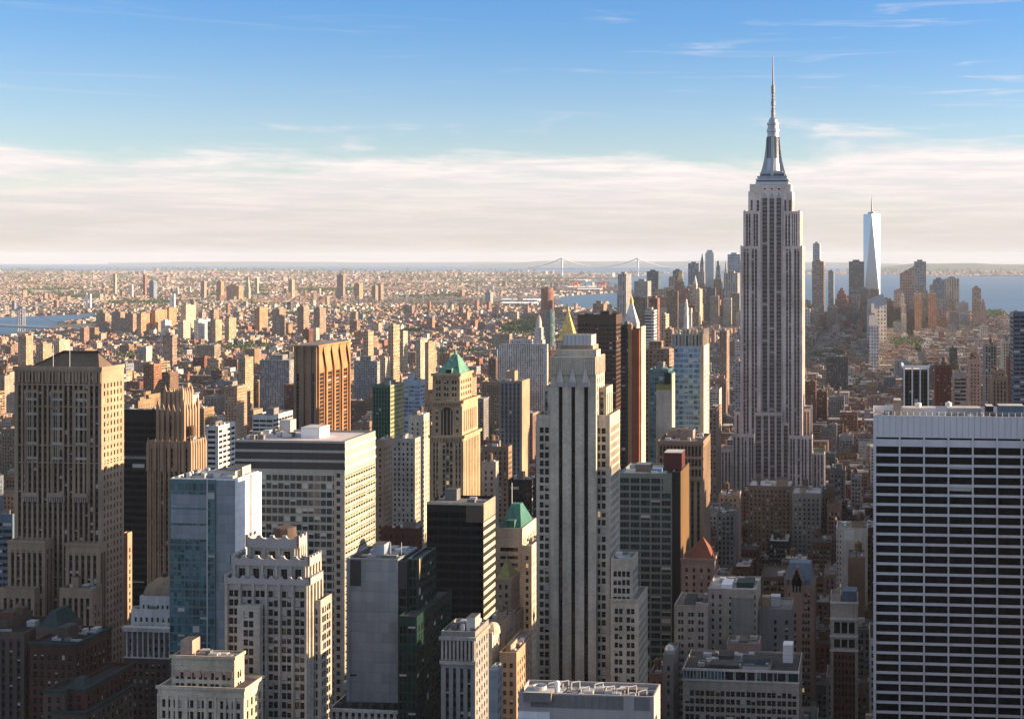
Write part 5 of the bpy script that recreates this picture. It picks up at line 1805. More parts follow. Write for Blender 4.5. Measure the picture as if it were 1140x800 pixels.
def H_misc_mid():
    s = spec('punch', 3.2, 1.3, 3.5, 1.9, .8, .35, .8, top=2)
    r2 = spec('ribbon', 6, 5.4, 3.6, 1.9, .9, .3, .4, top=2, mull=2, sash=False)
    h = Hero('office_building', 'pale blue white slab block with brown tank topped neighbour, edge on beside the black grid slab', 'office block', 'white_brick', vis=650)
    h.label = 'pale blue white party wall block standing just left of the black grid slab'
    b = h.blk(931, 966, 0, 588, 930, n=spec('punch', 7, 1.0, 3.6, 1.6, .8, .3, .8, cols=[(.03, .06), (.12, .15)], top=4), dep=26, e=BLANK, w=BLANK)
    h.mb('panel').box(b['x0'] + 5, b['x0'] + 12, b['y0'] - .1, b['y0'] - .003, b['z1'] - 8, b['z1'] - 1, 'white_panel', True)
    h.clutter(b, 5, 1, 1, 3, 'tan_brick')
    h = Hero('office_building', 'brown windowless block carrying a water tank in front of the pale party wall block', 'office block', 'brown_brick', vis=690)
    b = h.blk(944, 963, 0, 620, 850, n=spec('punch', 5, 1.0, 3.6, 1.8, .8, .3, 2, top=20), dep=22, w=BLANK, e=BLANK)
    h.tank((b['x0'] + b['x1']) / 2 + 1, b['y0'] + 6, b['z1'] - 1, 2.2)
    h.clutter(b, 2, 0, 0, 3)
    h = Hero('office_building', 'pinkish brick tower with steep red tiled pyramid roof beside the bronze flank', 'office block', 'pink_stone', vis=675)
    h.wall = 'brown_pink'
    D = 735
    b = h.blk(758.5, 795, 800.5, 622, D, n=spec('punch', 4.2, 1.3, 3.7, 2.0, .8, .4, .9, top=3.2), w=s, dep=18)
    x0, x1, y0, y1, z1 = b['x0'], b['x1'], b['y0'], b['y1'], b['z1']
    cx, cyy = (x0 + x1) / 2 + 1.6, (y0 + y1) / 2
    h.mb('tiled_roof').frustum(x0 + 1.0, x1 - .3, y0 + .6, y1 - .5, z1 - 1, cx, cx, cyy, cyy, Z(597, D + 9), 'terracotta')
    c = h.mb('cornice')
    c.box(x0 - .5, x1 + .5, y0 - .6, y0 - .003, z1 - 1, z1 + .2, 'brown_pink', True)
    c.box(x1 + .003, x1 + .5, y0, y1, z1 - 1, z1 + .2, 'brown_pink', True)
    for k in range(9):
        x = x0 + (x1 - x0) * (k + .5) / 9
        c.box(x - .5, x + .5, y0 - .4, y0 - .004, z1 - 2.6, z1 - 1, 'brown_pink', True)
    sp = h.mb('pinnacle')
    for xx in (x0 + .8, x1 - .8):
        sp.frustum(xx - .7, xx + .7, y0, y0 + 1.4, z1 - .5, xx, xx, y0 + .7, y0 + .7, z1 + 4, 'terracotta')
    for (lab, L, R, B, t, D, w, e, dep, sp_) in (
        ('cream loft block with arched top storey just in front of the stone skyscraper base', 800, 822, 824, 551, 1040, 'tan_brick', 2, 22, s),
        ('long pale roofed low block below the stone skyscraper with a round water tank', 833, 881, 883, 541, 1120, 'brown_brick', 1, 34, s),
        ('grey flat fronted loft block below the right wing of the stone skyscraper', 882, 914, 915, 549, 1080, 'grey_brick', 1, 30, s),
    ):
        h = Hero('loft_building', lab, 'loft block', w, vis=t + 12, roof='roof_light')
        b = h.blk(L, R, B, t, D, n=sp_, w=sp_, dep=dep)
        h.clutter(b, 6, e, 1, 3, 'tan_brick')
    # right hand middle distance, east faces seen
    h = Hero('office_building', 'dark tower with white vertical ribs and white roof frame above the black grid slab', 'office block', 'bronze_dark', 'glass_black', vis=450, roof='roof_light')
    D = 1240
    b = h.blk(1006, 1034, 990, 411, D, n=spec('strip', 4.4, 3.4, 3.6, 3.0, inset=.5, margin=.4, top=2, sash=False, span='spandrel_dark', blinds=.03), e=spec('ribbon', 6, 5.6, 3.6, 1.9, 1, .2, .4, sash=False, top=3), w=BLANK, right=True, dep=50)
    f = h.mb('rib')
    for k in range(4):
        x = b['x0'] + .5 + (b['x1'] - b['x0'] - 1) * k / 3
        f.box(x - .6, x + .6, b['y0'] - 1, b['y0'] - .003, 0, b['z1'] + 1.5, 'white_panel', True)
    f.box(b['x0'] - .5, b['x1'] + .8, b['y0'] - 1.4, b['y0'] + .5, b['z1'] + 1.51, b['z1'] + 3.4, 'white_panel', True)
    f.box(b['x0'] - 1.2, b['x0'] + .8, b['y0'] + .51, b['y1'], b['z1'] + .6, b['z1'] + 2.4, 'white_panel', True)
    h = Hero('apartment_tower', 'dark banded tower cut by the right edge of the view', 'skyscraper', 'spandrel_dark', 'glass_dark', vis=452)
    h.blk(1128, 1165, 1127, 348, 1150, n=spec('ribbon', 5, 4.6, 3.5, 1.7, 1, .25, .3, sash=False, top=1.5, mull=2), e=r2, right=True, dep=26, w=BLANK, wall='spandrel_blue2')
    for (lab, L, R, B, t, D, w, sp_) in (
        ('red brown brick apartment tower beside the white ribbed dark tower', 1041, 1059, 1039.5, 406, 1330, 'red_brick', spec('punch', 3, 1.3, 3.2, 1.6, .8, .3, .8, top=2)),
        ('grey banded apartment tower with tan lit edge, right of the red brown brick one', 1062, 1076, 1061, 414, 1290, 'grey_stone', r2),
        ('plain brown tower with stepped top, third along from the white ribbed tower', 1079, 1092, 1078, 400, 1420, 'pink_stone', s),
        ('dark grey slab tower with a pale gridded front strip', 1096, 1110, 1094, 384, 1500, 'grey_brick', spec('strip', 3, 1.6, 3.4, 2.4, inset=.3, top=2, sash=False)),
        ('squat tan tower with stepped crown in front of the dark grey slab tower', 1104, 1122, 1103, 419, 1190, 'tan_brick', spec('strip', 2.6, 1.2, 3.4, 2.2, inset=.3, top=3, sash=False)),
        ('small sunlit cream tower tucked behind the banded edge tower', 1116, 1126, 1115, 379, 1700, 'cream_stone', s),
        ('reddish brick tower between the tan stepped tower and banded edge tower', 1122.5, 1128, 1121, 398, 1330, 'red_brick', s),
    ):
        h = Hero('apartment_tower', lab, 'tower', w, vis=450)
        b = h.blk(L, R, B, t, D, n=sp_, e=sp_, w=BLANK, right=True, dep=24)
        h.clutter(b, 3, 1, 1, 3)
        if 'stepped' in lab:
            h.blk(L + 3, R - 3, 0, t - 7, D + 4, bot=t + 4, n=sp_, dep=14, right=False)
    # left side fillers
    for (lab, L, R, B, t, D, w, sp_) in (
        ('white and blue striped block left behind the gothic crowned tower flank', 228, 243, 262, 474, 960, 'white_brick', r2),
        ('tan sunlit apartment slab left of the orange brick tower', 250, 264, 275, 430, 1650, 'tan_brick', s),
        ('brown brick slab between the orange brick tower and dark green glass block', 395, 408, 414, 470, 1240, 'brown_brick', s),
        ('white and grey modern block with stepped top left of the orange brick tower', 281, 304, 326, 462, 1180, 'white_brick', r2),
        ('cream apartment tower with water tank right of the sky blue glass block', 455, 469, 478, 462, 1010, 'cream_stone', s),
        ('dark brick loft block filling the gap right of the green pyramid tower', 537, 566, 570, 497, 960, 'brown_brick', s),
        ('black glass block in the gap left of the three striped tower', 566, 592, 597, 534, 880, 'black_metal', r2),
        ('dark loft block with lit cream edge below the brown loft block', 536, 552, 555, 514, 850, 'grey_stone', s),
        ('lit orange brick block left of the green pyramid tower', 419, 427, 437, 490, 900, 'tan_brick', s),
        ('grey apartment block with white balconies left of the green pyramid tower', 436, 462, 470, 488, 980, 'grey_stone', s),
        ('low dark red brick block in shade left of the near black slab', 424, 466, 470, 588, 780, 'dark_red_brick', s),
        ('teal painted low block at the left edge beside the brown brick tower', -30, 14, 16, 572, 760, 'slate_blue', r2),
    ):
        h = Hero('mid_rise_building', lab, 'office block', w, vis=t + 60, glass='glass_dark')
        b = h.blk(L, R, B, t, D, n=sp_, w=sp_)
        h.clutter(b, 5, 1 if 'tank' in lab or 'loft' in lab else 0, 1, 3)


ALL_HEROES = [H_brown_tower, H_black_slab, H_gothic, H_white_glass, H_scallop, H_curtain, H_panel, H_dark_ribbon, H_green_pyramid, H_green_hip, H_small_spire, H_lower_cluster,
              H_three_stripes, H_near_roof, H_curved_green, H_brown_arcade, H_blue_glass, H_teal_sliver, H_red_tower, H_brown_slab, H_orange_tower, H_green_glass, H_blue_stripe,
              H_grid_slab, H_empire, H_colonnade, H_cream_front, H_red_steps, H_mansard, H_cream_cluster, H_gabled, H_red_centre, H_misc_mid]
for fn in ALL_HEROES:
    fn()
NAMED = list(HEROES)
# ------------------------------------------------------------------ ground and water
def make_setting():
    m, nt, b = base_mat('city_ground')
    g = N_(nt, 'ShaderNodeNewGeometry')
    pos = g.outputs['Position']
    n1 = noise(nt, pos, 0.0011, 5, 0.6)
    n2 = noise(nt, pos, 0.02, 5, 0.7)
    c = mixc(nt, ramp(nt, n2, 0.35, 0.65), (0.05, 0.05, 0.052), (0.13, 0.12, 0.115))
    c2 = mixc(nt, ramp(nt, n2, 0.3, 0.7), (0.035, 0.055, 0.02), (0.17, 0.15, 0.13))
    L_(nt, mixc(nt, ramp(nt, n1, 0.45, 0.6), c, c2), b.inputs['Base Color'])
    b.inputs['Roughness'].default_value = 0.9
    n = 96
    mb = MB()
    R = 62000.0
    for i in range(n):
        a0, a1 = 2 * math.pi * i / n, 2 * math.pi * (i + 1) / n
        mb.tris([[(0, 0, 0), (R * math.cos(a0), R * math.sin(a0), 0), (R * math.cos(a1), R * math.sin(a1), 0)]], 'city_ground')
    structure('ground', mb)
    m, nt, b = base_mat('water')
    g = N_(nt, 'ShaderNodeNewGeometry')
    mp = N_(nt, 'ShaderNodeMapping')
    mp.inputs['Scale'].default_value = (0.0006, 0.003, 1)
    L_(nt, g.outputs['Position'], mp.inputs[0])
    nn = noise(nt, mp.outputs[0], 1.0, 5, 0.65)
    L_(nt, mixc(nt, ramp(nt, nn, 0.35, 0.65), (0.045, 0.125, 0.23), (0.07, 0.16, 0.27)), b.inputs['Base Color'])
    b.inputs['Roughness'].default_value = 0.55
    b.inputs['Specular IOR Level'].default_value = 0.25
    names = {'river': [WATER[0]], 'bay': WATER[1:4], 'ocean': [WATER[4]]}
    from mathutils.geometry import tessellate_polygon
    for nme, polys in names.items():
        mb = MB()
        for poly in polys:
            pts = [Vector((*ground(*p), 0.35)) for p in poly]
            for t in tessellate_polygon([pts]):
                tri = [tuple(pts[i]) for i in t]
                nz = (tri[1][0] - tri[0][0]) * (tri[2][1] - tri[0][1]) - (tri[1][1] - tri[0][1]) * (tri[2][0] - tri[0][0])
                mb.tris([tri if nz > 0 else tri[::-1]], 'water')
        structure(nme, mb)
    # far wooded ridges beyond the bay and the ocean
    m, nt, b = base_mat('far_woods')
    g = N_(nt, 'ShaderNodeNewGeometry')
    n1 = noise(nt, g.outputs['Position'], 0.004, 5, 0.7)
    L_(nt, mixc(nt, ramp(nt, n1, 0.35, 0.65), (0.03, 0.055, 0.03), (0.09, 0.10, 0.07)), b.inputs['Base Color'])
    b.inputs['Roughness'].default_value = 0.95
    for k, (xa, xb, D, h0, h1, sd_) in enumerate(((965, 1420, 27000, 55, 150, 1), (520, 1000, 44000, 70, 170, 2), (120, 640, 52000, 50, 120, 3))):
        mb = MB()
        rd = random.Random(sd_)
        N = 90
        ph = [rd.uniform(0, 6) for _ in range(4)]
        pr = []
        for i in range(N + 1):
            f = i / N
            e = min(1, 6 * f if k else 9 * f) * min(1, 6 * (1 - f) if k == 2 else 9 * (1.02 - f))
            h = (h0 + (h1 - h0) * (.5 + .28 * math.sin(5 * f + ph[0]) + .16 * math.sin(13 * f + ph[1]) + .07 * math.sin(37 * f + ph[2]))) * e
            pr.append((xa + (xb - xa) * f, h))
        for (p, h), (q, h2) in zip(pr[:-1], pr[1:]):
            rows_ = ((0, 0.0), (.06, .55), (.14, 1.0), (.34, .8), (.5, 0.0))
            for (d0, f0), (d1, f1) in zip(rows_[:-1], rows_[1:]):
                A, B_ = P(p, D * (1 + d0)), P(q, D * (1 + d0))
                C, E = P(q, D * (1 + d1)), P(p, D * (1 + d1))
                mb.quads([[(*A, h * f0), (*B_, h2 * f0), (*C, h2 * f1), (*E, h * f1)]], 'far_woods')
        structure('hill', mb)


WATER = [
    [(-260, 352), (0, 353), (62, 351), (106, 349), (108, 356), (64, 361), (40, 367), (0, 373), (-260, 386)],
    [(617, 331), (640, 328.5), (690, 325.5), (702, 330), (702, 346), (640, 345), (618, 341)],
    [(636, 314), (692, 310), (692, 318), (655, 320)],
    [(692, 308.5), (702, 330), (702, 346), (880, 352), (1060, 352), (1068, 346), (1100, 349), (1140, 354), (1340, 358), (1340, 307.5), (1040, 307.5), (985, 305.5), (740, 304)],
    [(-420, 300.3), (90, 300.8), (330, 300.2), (400, 301.4), (560, 302), (640, 304.6), (692, 305), (740, 303.2), (900, 302), (985, 301), (985, 294.0), (-420, 294.0)],
]


def in_poly(px, py, poly):
    px, py = np.asarray(px), np.asarray(py)
    r = np.zeros(px.shape, bool)
    n = len(poly)
    for i in range(n):
        x0, y0 = poly[i]
        x1, y1 = poly[(i + 1) % n]
        c = ((y0 > py) != (y1 > py)) & (px < (x1 - x0) * (py - y0) / (y1 - y0 + 1e-12) + x0)
        r ^= c
    return r


make_setting()

# ------------------------------------------------------------------ far landmark towers
TINT = {'tan': (0.38, 0.27, 0.17), 'brown': (0.27, 0.18, 0.13), 'red': (0.25, 0.095, 0.06), 'orange': (0.42, 0.21, 0.11), 'cream': (0.47, 0.39, 0.29),
        'grey': (0.28, 0.28, 0.285), 'white': (0.60, 0.57, 0.54), 'dark': (0.11, 0.115, 0.13), 'blue': (0.14, 0.20, 0.27), 'pink': (0.40, 0.26, 0.20), 'steel': (0.34, 0.38, 0.44)}
m_, nt_, b_ = base_mat('silver_glass')
b_.inputs['Base Color'].default_value = (0.42, 0.48, 0.56, 1)
b_.inputs['Metallic'].default_value = 0.55
b_.inputs['Roughness'].default_value = 0.22
FAR = []
city_mat('far_strip', 9.0, 15.0, 0.45, 0.93, (0.10, 0.10, 0.11))


def far_thing(name, label, cat, L, R, B, top, D, tint='grey', style='city_wall', shape='box', group=None, bot=None, dep=None, right=False, extra=None):
    if not right:
        x1, y0 = P(R, D)
        x0 = on_y(L, y0)
        y1 = y0 + dep if dep else on_x(B, x1)
    else:
        x0, y0 = P(L, D)
        x1 = on_y(R, y0)
        y1 = y0 + dep if dep else on_x(B, x0)
    y1 = min(y1, y0 + 160)
    z1 = Z(top, D)
    z0 = 0
    org = ((x0 + x1) / 2, (y0 + y1) / 2, 0)
    o = bpy.data.objects.new(name, None)
    scene.collection.objects.link(o)
    o.location = org
    o['label'], o['category'] = label, cat
    group = group or {'downtown_tower': 'downtown towers near the bay', 'housing_tower': 'housing towers in the middle distance', 'distant_tower': 'towers across the river', 'mid_rise_tower': 'towers around the stone skyscraper'}.get(name)
    if group:
        o['group'] = group
    col = TINT[tint] if isinstance(tint, str) else tint
    w, r = MB(), MB()
    if D > 2600:
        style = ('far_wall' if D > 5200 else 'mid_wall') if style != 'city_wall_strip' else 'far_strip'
    cx, cyy = org[0], org[1]
    hw, hd = (x1 - x0) / 2, (y1 - y0) / 2
    if shape in ('box', 'flat'):
        w.box(x0, x1, y0, y1, z0, z1 - .02, style, col=col, topmat='city_roof', topcol=(.2, .19, .18))
        r.box(x0 + hw * .5, x1 - hw * .6, y0 + hd * .4, y1 - hd * .7, z1, z1 + min(7, hw * .5), 'city_wall', col=[c * .9 for c in col], topmat='city_roof', topcol=(.25, .24, .22))
    elif shape == 'setback':
        zz = [0, z1 * .55, z1 * .78, z1 * .92, z1]
        for k in range(4):
            f = (1, .82, .62, .42)[k]
            w.box(cx - hw * f, cx + hw * f, cyy - hd * f, cyy + hd * f, zz[k], zz[k + 1], style, col=col)
        r.box(cx - hw * .2, cx + hw * .2, cyy - hd * .2, cyy + hd * .2, z1 + .01, z1 + hw * .35, 'city_wall', col=col)
    elif shape == 'spire':
        zz = [0, z1 * .5, z1 * .7, z1 * .82]
        for k in range(3):
            f = (1, .78, .52)[k]
            w.box(cx - hw * f, cx + hw * f, cyy - hd * f, cyy + hd * f, zz[k], zz[k + 1], style, col=col)
        mt = extra or 'olive_copper'
        r.frustum(cx - hw * .5, cx + hw * .5, cyy - hd * .5, cyy + hd * .5, z1 * .82 + .02, cx, cx, cyy, cyy, z1, mt)
    elif shape == 'round':
        n = 20
        prof = [(hw, 0), (hw, z1)]
        for i in range(n):
            a, b2 = 2 * math.pi * i / n, 2 * math.pi * (i + 1) / n
            p = [(cx + hw * math.cos(a), cyy + hw * math.sin(a)), (cx + hw * math.cos(b2), cyy + hw * math.sin(b2))]
            w.quads([[(*p[0], 0), (*p[1], 0), (*p[1], z1), (*p[0], z1)]], style, col)
            w.tris([[(cx, cyy, z1), (*p[0], z1), (*p[1], z1)]], 'city_roof', (.2, .2, .2))
        r.box(cx - hw * .3, cx + hw * .3, cyy - hw * .3, cyy + hw * .3, z1 + .01, z1 + 5, 'city_wall', col=col)
    elif shape == 'wave':
        n = 9
        for k in range(n):
            a, b2 = x0 + (x1 - x0) * k / n, x0 + (x1 - x0) * (k + 1) / n
            dy = hd * (.28 if k % 3 == 1 else 0.0 if k % 3 else .14)
            w.box(a, b2, y0 + dy, y1, 0, z1 - (6 if k in (0, n - 1) else 0), 'silver_glass')
        r.box(cx - hw * .6, cx + hw * .6, cyy - hd * .3, cyy + hd * .3, z1 + .01, z1 + 7, 'city_wall', col=col)
    elif shape == 'slope':
        w.quads([[(x0, y0, 0), (x1, y0, 0), (x1, y0, z1), (x0, y0, z1 * .86)], [(x1, y0, 0), (x1, y1, 0), (x1, y1, z1), (x1, y0, z1)],
                 [(x1, y1, 0), (x0, y1, 0), (x0, y1, z1 * .86), (x1, y1, z1)], [(x0, y1, 0), (x0, y0, 0), (x0, y0, z1 * .86), (x0, y1, z1 * .86)]], style, col)
        r.quads([[(x0, y0, z1 * .86), (x1, y0, z1), (x1, y1, z1), (x0, y1, z1 * .86)]], 'city_roof', (.2, .2, .2))
    elif shape == 'dome':
        w.box(x0, x1, y0, y1, 0, z1 * .74, style, col=col, topmat='city_roof', topcol=(.3, .28, .26))
        w.box(x0 + hw * .3, x1 - hw * .3, y0 + hd * .3, y1 - hd * .3, z1 * .74, z1 * .86, style, col=col)
        rr = min(hw, hd) * .62
        r.lathe(cx, cyy, [(rr, z1 * .86), (rr * .9, z1 * .91), (rr * .6, z1 * .96), (rr * .12, z1 * .98), (0, z1)], 'roof_light', 14)
    w.build('wall', o, org, tint=True)
    if not r.empty():
        r.build({'spire': 'spire', 'dome': 'dome', 'slope': 'roof'}.get(shape, 'bulkhead'), o, org, tint=True)
    FAR.append((x0, x1, y0, y1, z1))
    return o, (cx, cyy, hw, hd, z1, org)


def far_all():
    T = 'skyscraper'
    # tallest glass tower downtown
    D = 5900
    o, (cx, cyy, hw, hd, z1, org) = far_thing('glass_skyscraper', 'tapering silver glass skyscraper with needle mast, far beyond the stone skyscraper', T, 961, 980, 0, 400, D, 'steel', dep=71)
    for ch in list(o.children):
        bpy.data.objects.remove(ch)
    w = MB()
    a = hw
    za, zb = 55, Z(238, D)
    base = [(-a, -a), (a, -a), (a, a), (-a, a)]
    tp = [(0, -a * .98), (a * .98, 0), (0, a * .98), (-a * .98, 0)]
    for i in range(4):
        b0, b1 = base[i], base[(i + 1) % 4]
        w.quads([[(cx + b0[0], cyy + b0[1], 0), (cx + b1[0], cyy + b1[1], 0), (cx + b1[0], cyy + b1[1], za), (cx + b0[0], cyy + b0[1], za)]], 'silver_glass')
        t = tp[i]
        w.tris([[(cx + b0[0], cyy + b0[1], za), (cx + b1[0], cyy + b1[1], za), (cx + t[0], cyy + t[1], zb)]], 'silver_glass')
        t2 = tp[(i + 1) % 4]
        w.tris([[(cx + b1[0], cyy + b1[1], za), (cx + t2[0], cyy + t2[1], zb), (cx + t[0], cyy + t[1], zb)]], 'silver_glass')
    w.quads([[(cx + p[0], cyy + p[1], zb) for p in tp]], 'roof_grey')
    w.build('glass_wall', o, org)
    r = MB()
    r.lathe(cx, cyy, [(16, zb), (16, zb + 9), (0, zb + 9)], 'steel', 20)
    r.build('ring', o, org)
    s = MB()
    s.lathe(cx, cyy, [(4, zb + 9), (3, zb + 40), (1.6, zb + 60), (.4, Z(216, D)), (0, Z(215, D))], 'steel', 8)
    s.build('spire', o, org)
    L = far_thing
    n = 'downtown_tower'
    gr = None
    L(n, 'slim pale glass tower with bright sunlit edge, right beside the stone skyscraper shaft', T, 905, 912.5, 918.5, 271, 5950, 'steel', 'city_wall_ribbon')
    L(n, 'brown stepped tower standing in front of the slim pale glass tower', T, 904, 917, 921, 291, 5700, 'brown', shape='box')
    L(n, 'dark slab tower left of the silver glass skyscraper foot', T, 945, 962, 963, 291, 5750, 'dark', 'city_wall_ribbon', dep=60)
    L(n, 'dark red brown broad block below the dark slab tower', 'tower', 928, 945, 951, 324, 5200, 'red', shape='setback')
    L(n, 'low pale curved glass block below the silver glass skyscraper', 'tower', 966, 983, 987, 327, 5300, 'white', shape='slope')
    L(n, 'narrow blue glass tower between the brown stepped tower and dark slab tower', T, 922, 928, 929, 302, 6100, 'blue', 'city_wall_ribbon')
    L(n, 'sloping topped brownish tower with white ribs, beside the pale grid tower', T, 1002, 1018, 1019, 296, 5600, 'pink', 'city_wall_ribbon', shape='slope', dep=60)
    L(n, 'pale grey grid tower with a dark flat cap near the bay', T, 1018, 1031, 1032, 291, 5500, 'grey', 'city_wall_ribbon', dep=50)
    L(n, 'bright sunlit tan tower with corner piers at the bay edge', T, 1052.5, 1068, 1069, 310, 5400, 'cream', 'city_wall_strip', dep=50)
    L(n, 'dark blue tower hugging the bright tan tower', T, 1039, 1052, 1053, 311, 5600, 'blue', 'city_wall_ribbon', dep=50)
    L(n, 'orange lit twin slab, the one nearer the silver glass skyscraper', 'tower', 1017, 1024.5, 1026, 326, 4900, 'orange')
    L(n, 'orange lit twin slab, the one nearer the bright tan tower', 'tower', 1032, 1041, 1042.5, 326, 4900, 'orange')
    L(n, 'brown tower standing alone against the bay', T, 1082, 1090, 1092, 320, 5300, 'brown')
    L(n, 'small pinkish stepped tower leaning against the lone brown tower', 'tower', 1090.5, 1096, 1098, 333, 5100, 'pink', shape='setback')
    L(n, 'cream narrow tower with sunlit top below the sloping topped tower', 'tower', 1001, 1006, 1009, 326, 5000, 'cream', shape='setback')
    L(n, 'white office tower with gridded front below the silver glass skyscraper', 'tower', 968, 975, 978, 336, 4700, 'white')
    # cluster east of the stone skyscraper
    L(n, 'rippled silver apartment tower, brightest of the downtown cluster', T, 785, 794.5, 796, 280, 6100, 'steel', shape='wave', dep=40)
    L(n, 'grey pointed tower close beside the rippled silver tower', T, 777, 785, 786, 281, 6250, 'grey', shape='spire', dep=50, extra='slate_blue')
    L(n, 'dark flat topped bank tower behind the pointed grey tower', T, 766, 778, 779, 293, 6400, 'blue', 'city_wall_strip', dep=55)
    L(n, 'greyish rounded tower just past the rippled silver tower', T, 796, 802, 803, 291, 6000, 'grey', shape='setback', dep=40)
    L(n, 'slender tan tower with cap between the rounded tower and blue grey slab', T, 805.5, 810, 811, 288, 6150, 'cream', shape='spire', dep=30, extra='roof_light')
    L(n, 'broad blue grey slab with flat top against the sky beside the stone skyscraper', T, 810, 824, 826, 283, 6050, 'steel', 'city_wall_ribbon', dep=60)
    L(n, 'dark wide federal slab with lit edge in front of the blue grey slab', T, 806, 821, 824, 304, 5300, 'grey', 'city_wall_strip')
    L(n, 'sunlit gold pyramid topped tower on the cluster edge toward the harbour', T, 751, 760, 763, 301, 6000, 'tan', shape='spire', extra='gold_leaf')
    L(n, 'dark glass slab behind the gold pyramid topped tower', T, 749, 759, 760, 301, 6500, 'dark', 'city_wall_ribbon', dep=60)
    L(n, 'pale wedding cake tower with statue topped turret', T, 769, 776, 779, 306, 5500, 'cream', shape='spire', extra='roof_light')
    L(n, 'tan sunlit block tower in front of the wedding cake tower', T, 774, 779, 782, 322, 5100, 'cream')
    L(n, 'white sunlit slim tower below the gold pyramid topped tower', 'tower', 761, 765, 767, 334, 4700, 'white', shape='setback')
    L(n, 'dark teal glass tower against the harbour water', T, 720, 733, 734, 302, 6300, (.03, .07, .09), 'city_wall_ribbon', dep=60)
    L(n, 'blue grey flat slab in front of the harbour with a lit chimney like edge', T, 706, 721, 725, 313, 5000, 'grey', 'city_wall_ribbon')
    L(n, 'tall grey slab with gold lit flank before the suspension bridge', T, 688, 697, 703, 305, 4800, 'grey', 'city_wall_strip')
    L(n, 'brownish round apartment tower beside the red container docks', T, 598, 612, 620, 321, 5000, 'red', shape='round')
    L(n, 'round dark teal drum shaped block under the brown round tower', 'tower', 606, 617, 618, 346, 3800, (.06, .13, .14), shape='round')
    # midtown south landmarks
    o, (cx, cyy, hw, hd, z1, org) = L('clock_tower', 'white stone tower with pointed pyramid roof behind the rust red tower', T, 694, 709, 712, 360, 1990, 'white', shape='box')
    w = MB()
    w.frustum(cx - hw, cx + hw, cyy - hd, cyy + hd, z1, cx - hw * .2, cx + hw * .2, cyy - hd * .2, cyy + hd * .2, Z(338, 1990), 'white_stone')
    w.build('pyramid_roof', o, org)
    w = MB()
    w.lathe(cx, cyy, [(2.8, Z(338, 1990)), (2.8, Z(335, 1990)), (1.9, Z(333, 1990)), (.3, Z(329, 1990)), (0, Z(327, 1990))], 'gold_leaf', 12)
    w.build('lantern', o, org)
    o, (cx, cyy, hw, hd, z1, org) = L('gilded_tower', 'tower crowned by a steep golden pyramid roof, behind the three striped tower', T, 619, 641, 643, 379, 1880, 'cream', shape='box', dep=28)
    w = MB()
    w.frustum(cx - 11.5, cx + 11.5, cyy - 11.5, cyy + 11.5, z1, cx - .5, cx + .5, cyy - .5, cyy + .5, Z(345, 1890), 'gold_leaf')
    w.build('gold_pyramid', o, org)
    w = MB()
    w.lathe(cx, cyy, [(1.2, Z(346, 1890)), (.9, Z(343, 1890)), (0, Z(340, 1890))], 'gold_leaf', 10)
    w.build('lantern', o, org)
    L('domed_tower', 'white domed stone tower left of the golden pyramid', 'tower', 593, 604, 607, 349, 2350, 'white', shape='dome')
    L('wide_office_block', 'long pale block of vertical window strips in front of the white domed tower', 'office block', 554, 605, 607, 384, 1980, 'white', 'city_wall_strip', dep=30)
    L('wide_office_block', 'long pale block of vertical strips beside the orange brick tower', 'office block', 289, 322, 324, 401, 2050, 'grey', 'city_wall_strip', dep=40)
    L('mid_rise_tower', 'tall brown brick tower with crowned block, behind the three striped tower', 'tower', 660, 672, 675, 338, 2900, 'brown')
    L('mid_rise_tower', 'dark red glass tower beside the cream lit stepped tower', 'tower', 723, 732, 734, 332, 2300, 'red', 'city_wall_strip', dep=25)
    L('mid_rise_tower', 'white banded tower in front of the dark red glass tower', 'tower', 718, 728, 730, 345, 1700, 'white', 'city_wall_ribbon', dep=24)
    L('mid_rise_tower', 'cream lit narrow tower with stepped top by the dark red glass tower', 'tower', 735, 741, 745, 350, 1750, 'cream')
    L('mid_rise_tower', 'brown pair of blocks behind the blue glass tower crown', 'tower', 714, 745, 748, 388, 1250, 'brown', dep=24)
    L('mid_rise_tower', 'tan tower behind the lime edge of the teal sliver tower', 'tower', 741, 747, 749, 366, 1350, 'orange', dep=20)
    L('mid_rise_tower', 'sunlit brown blocks right of the blue glass tower flank', 'tower', 789, 798, 803, 455, 1250, 'brown')
    L('mid_rise_tower', 'grey tower shaded by the stone skyscraper', 'tower', 816, 825, 826, 402, 1700, 'grey', dep=26)
    L('mid_rise_tower', 'dark brown pair tower seen between the blue glass tower and stone skyscraper', 'tower', 801, 809, 812, 368, 2300, 'brown')
    L('mid_rise_tower', 'tall brown tower seen over the low blocks left of the orange brick tower', 'tower', 181, 192, 197, 373, 3000, 'brown')
    k = 0
    col = ('tan', 'orange', 'cream', 'pink', 'brown')
    places = ('over the roof of the brown brick tower', 'beside the river bend', 'along the river park', 'inland of the river bend')
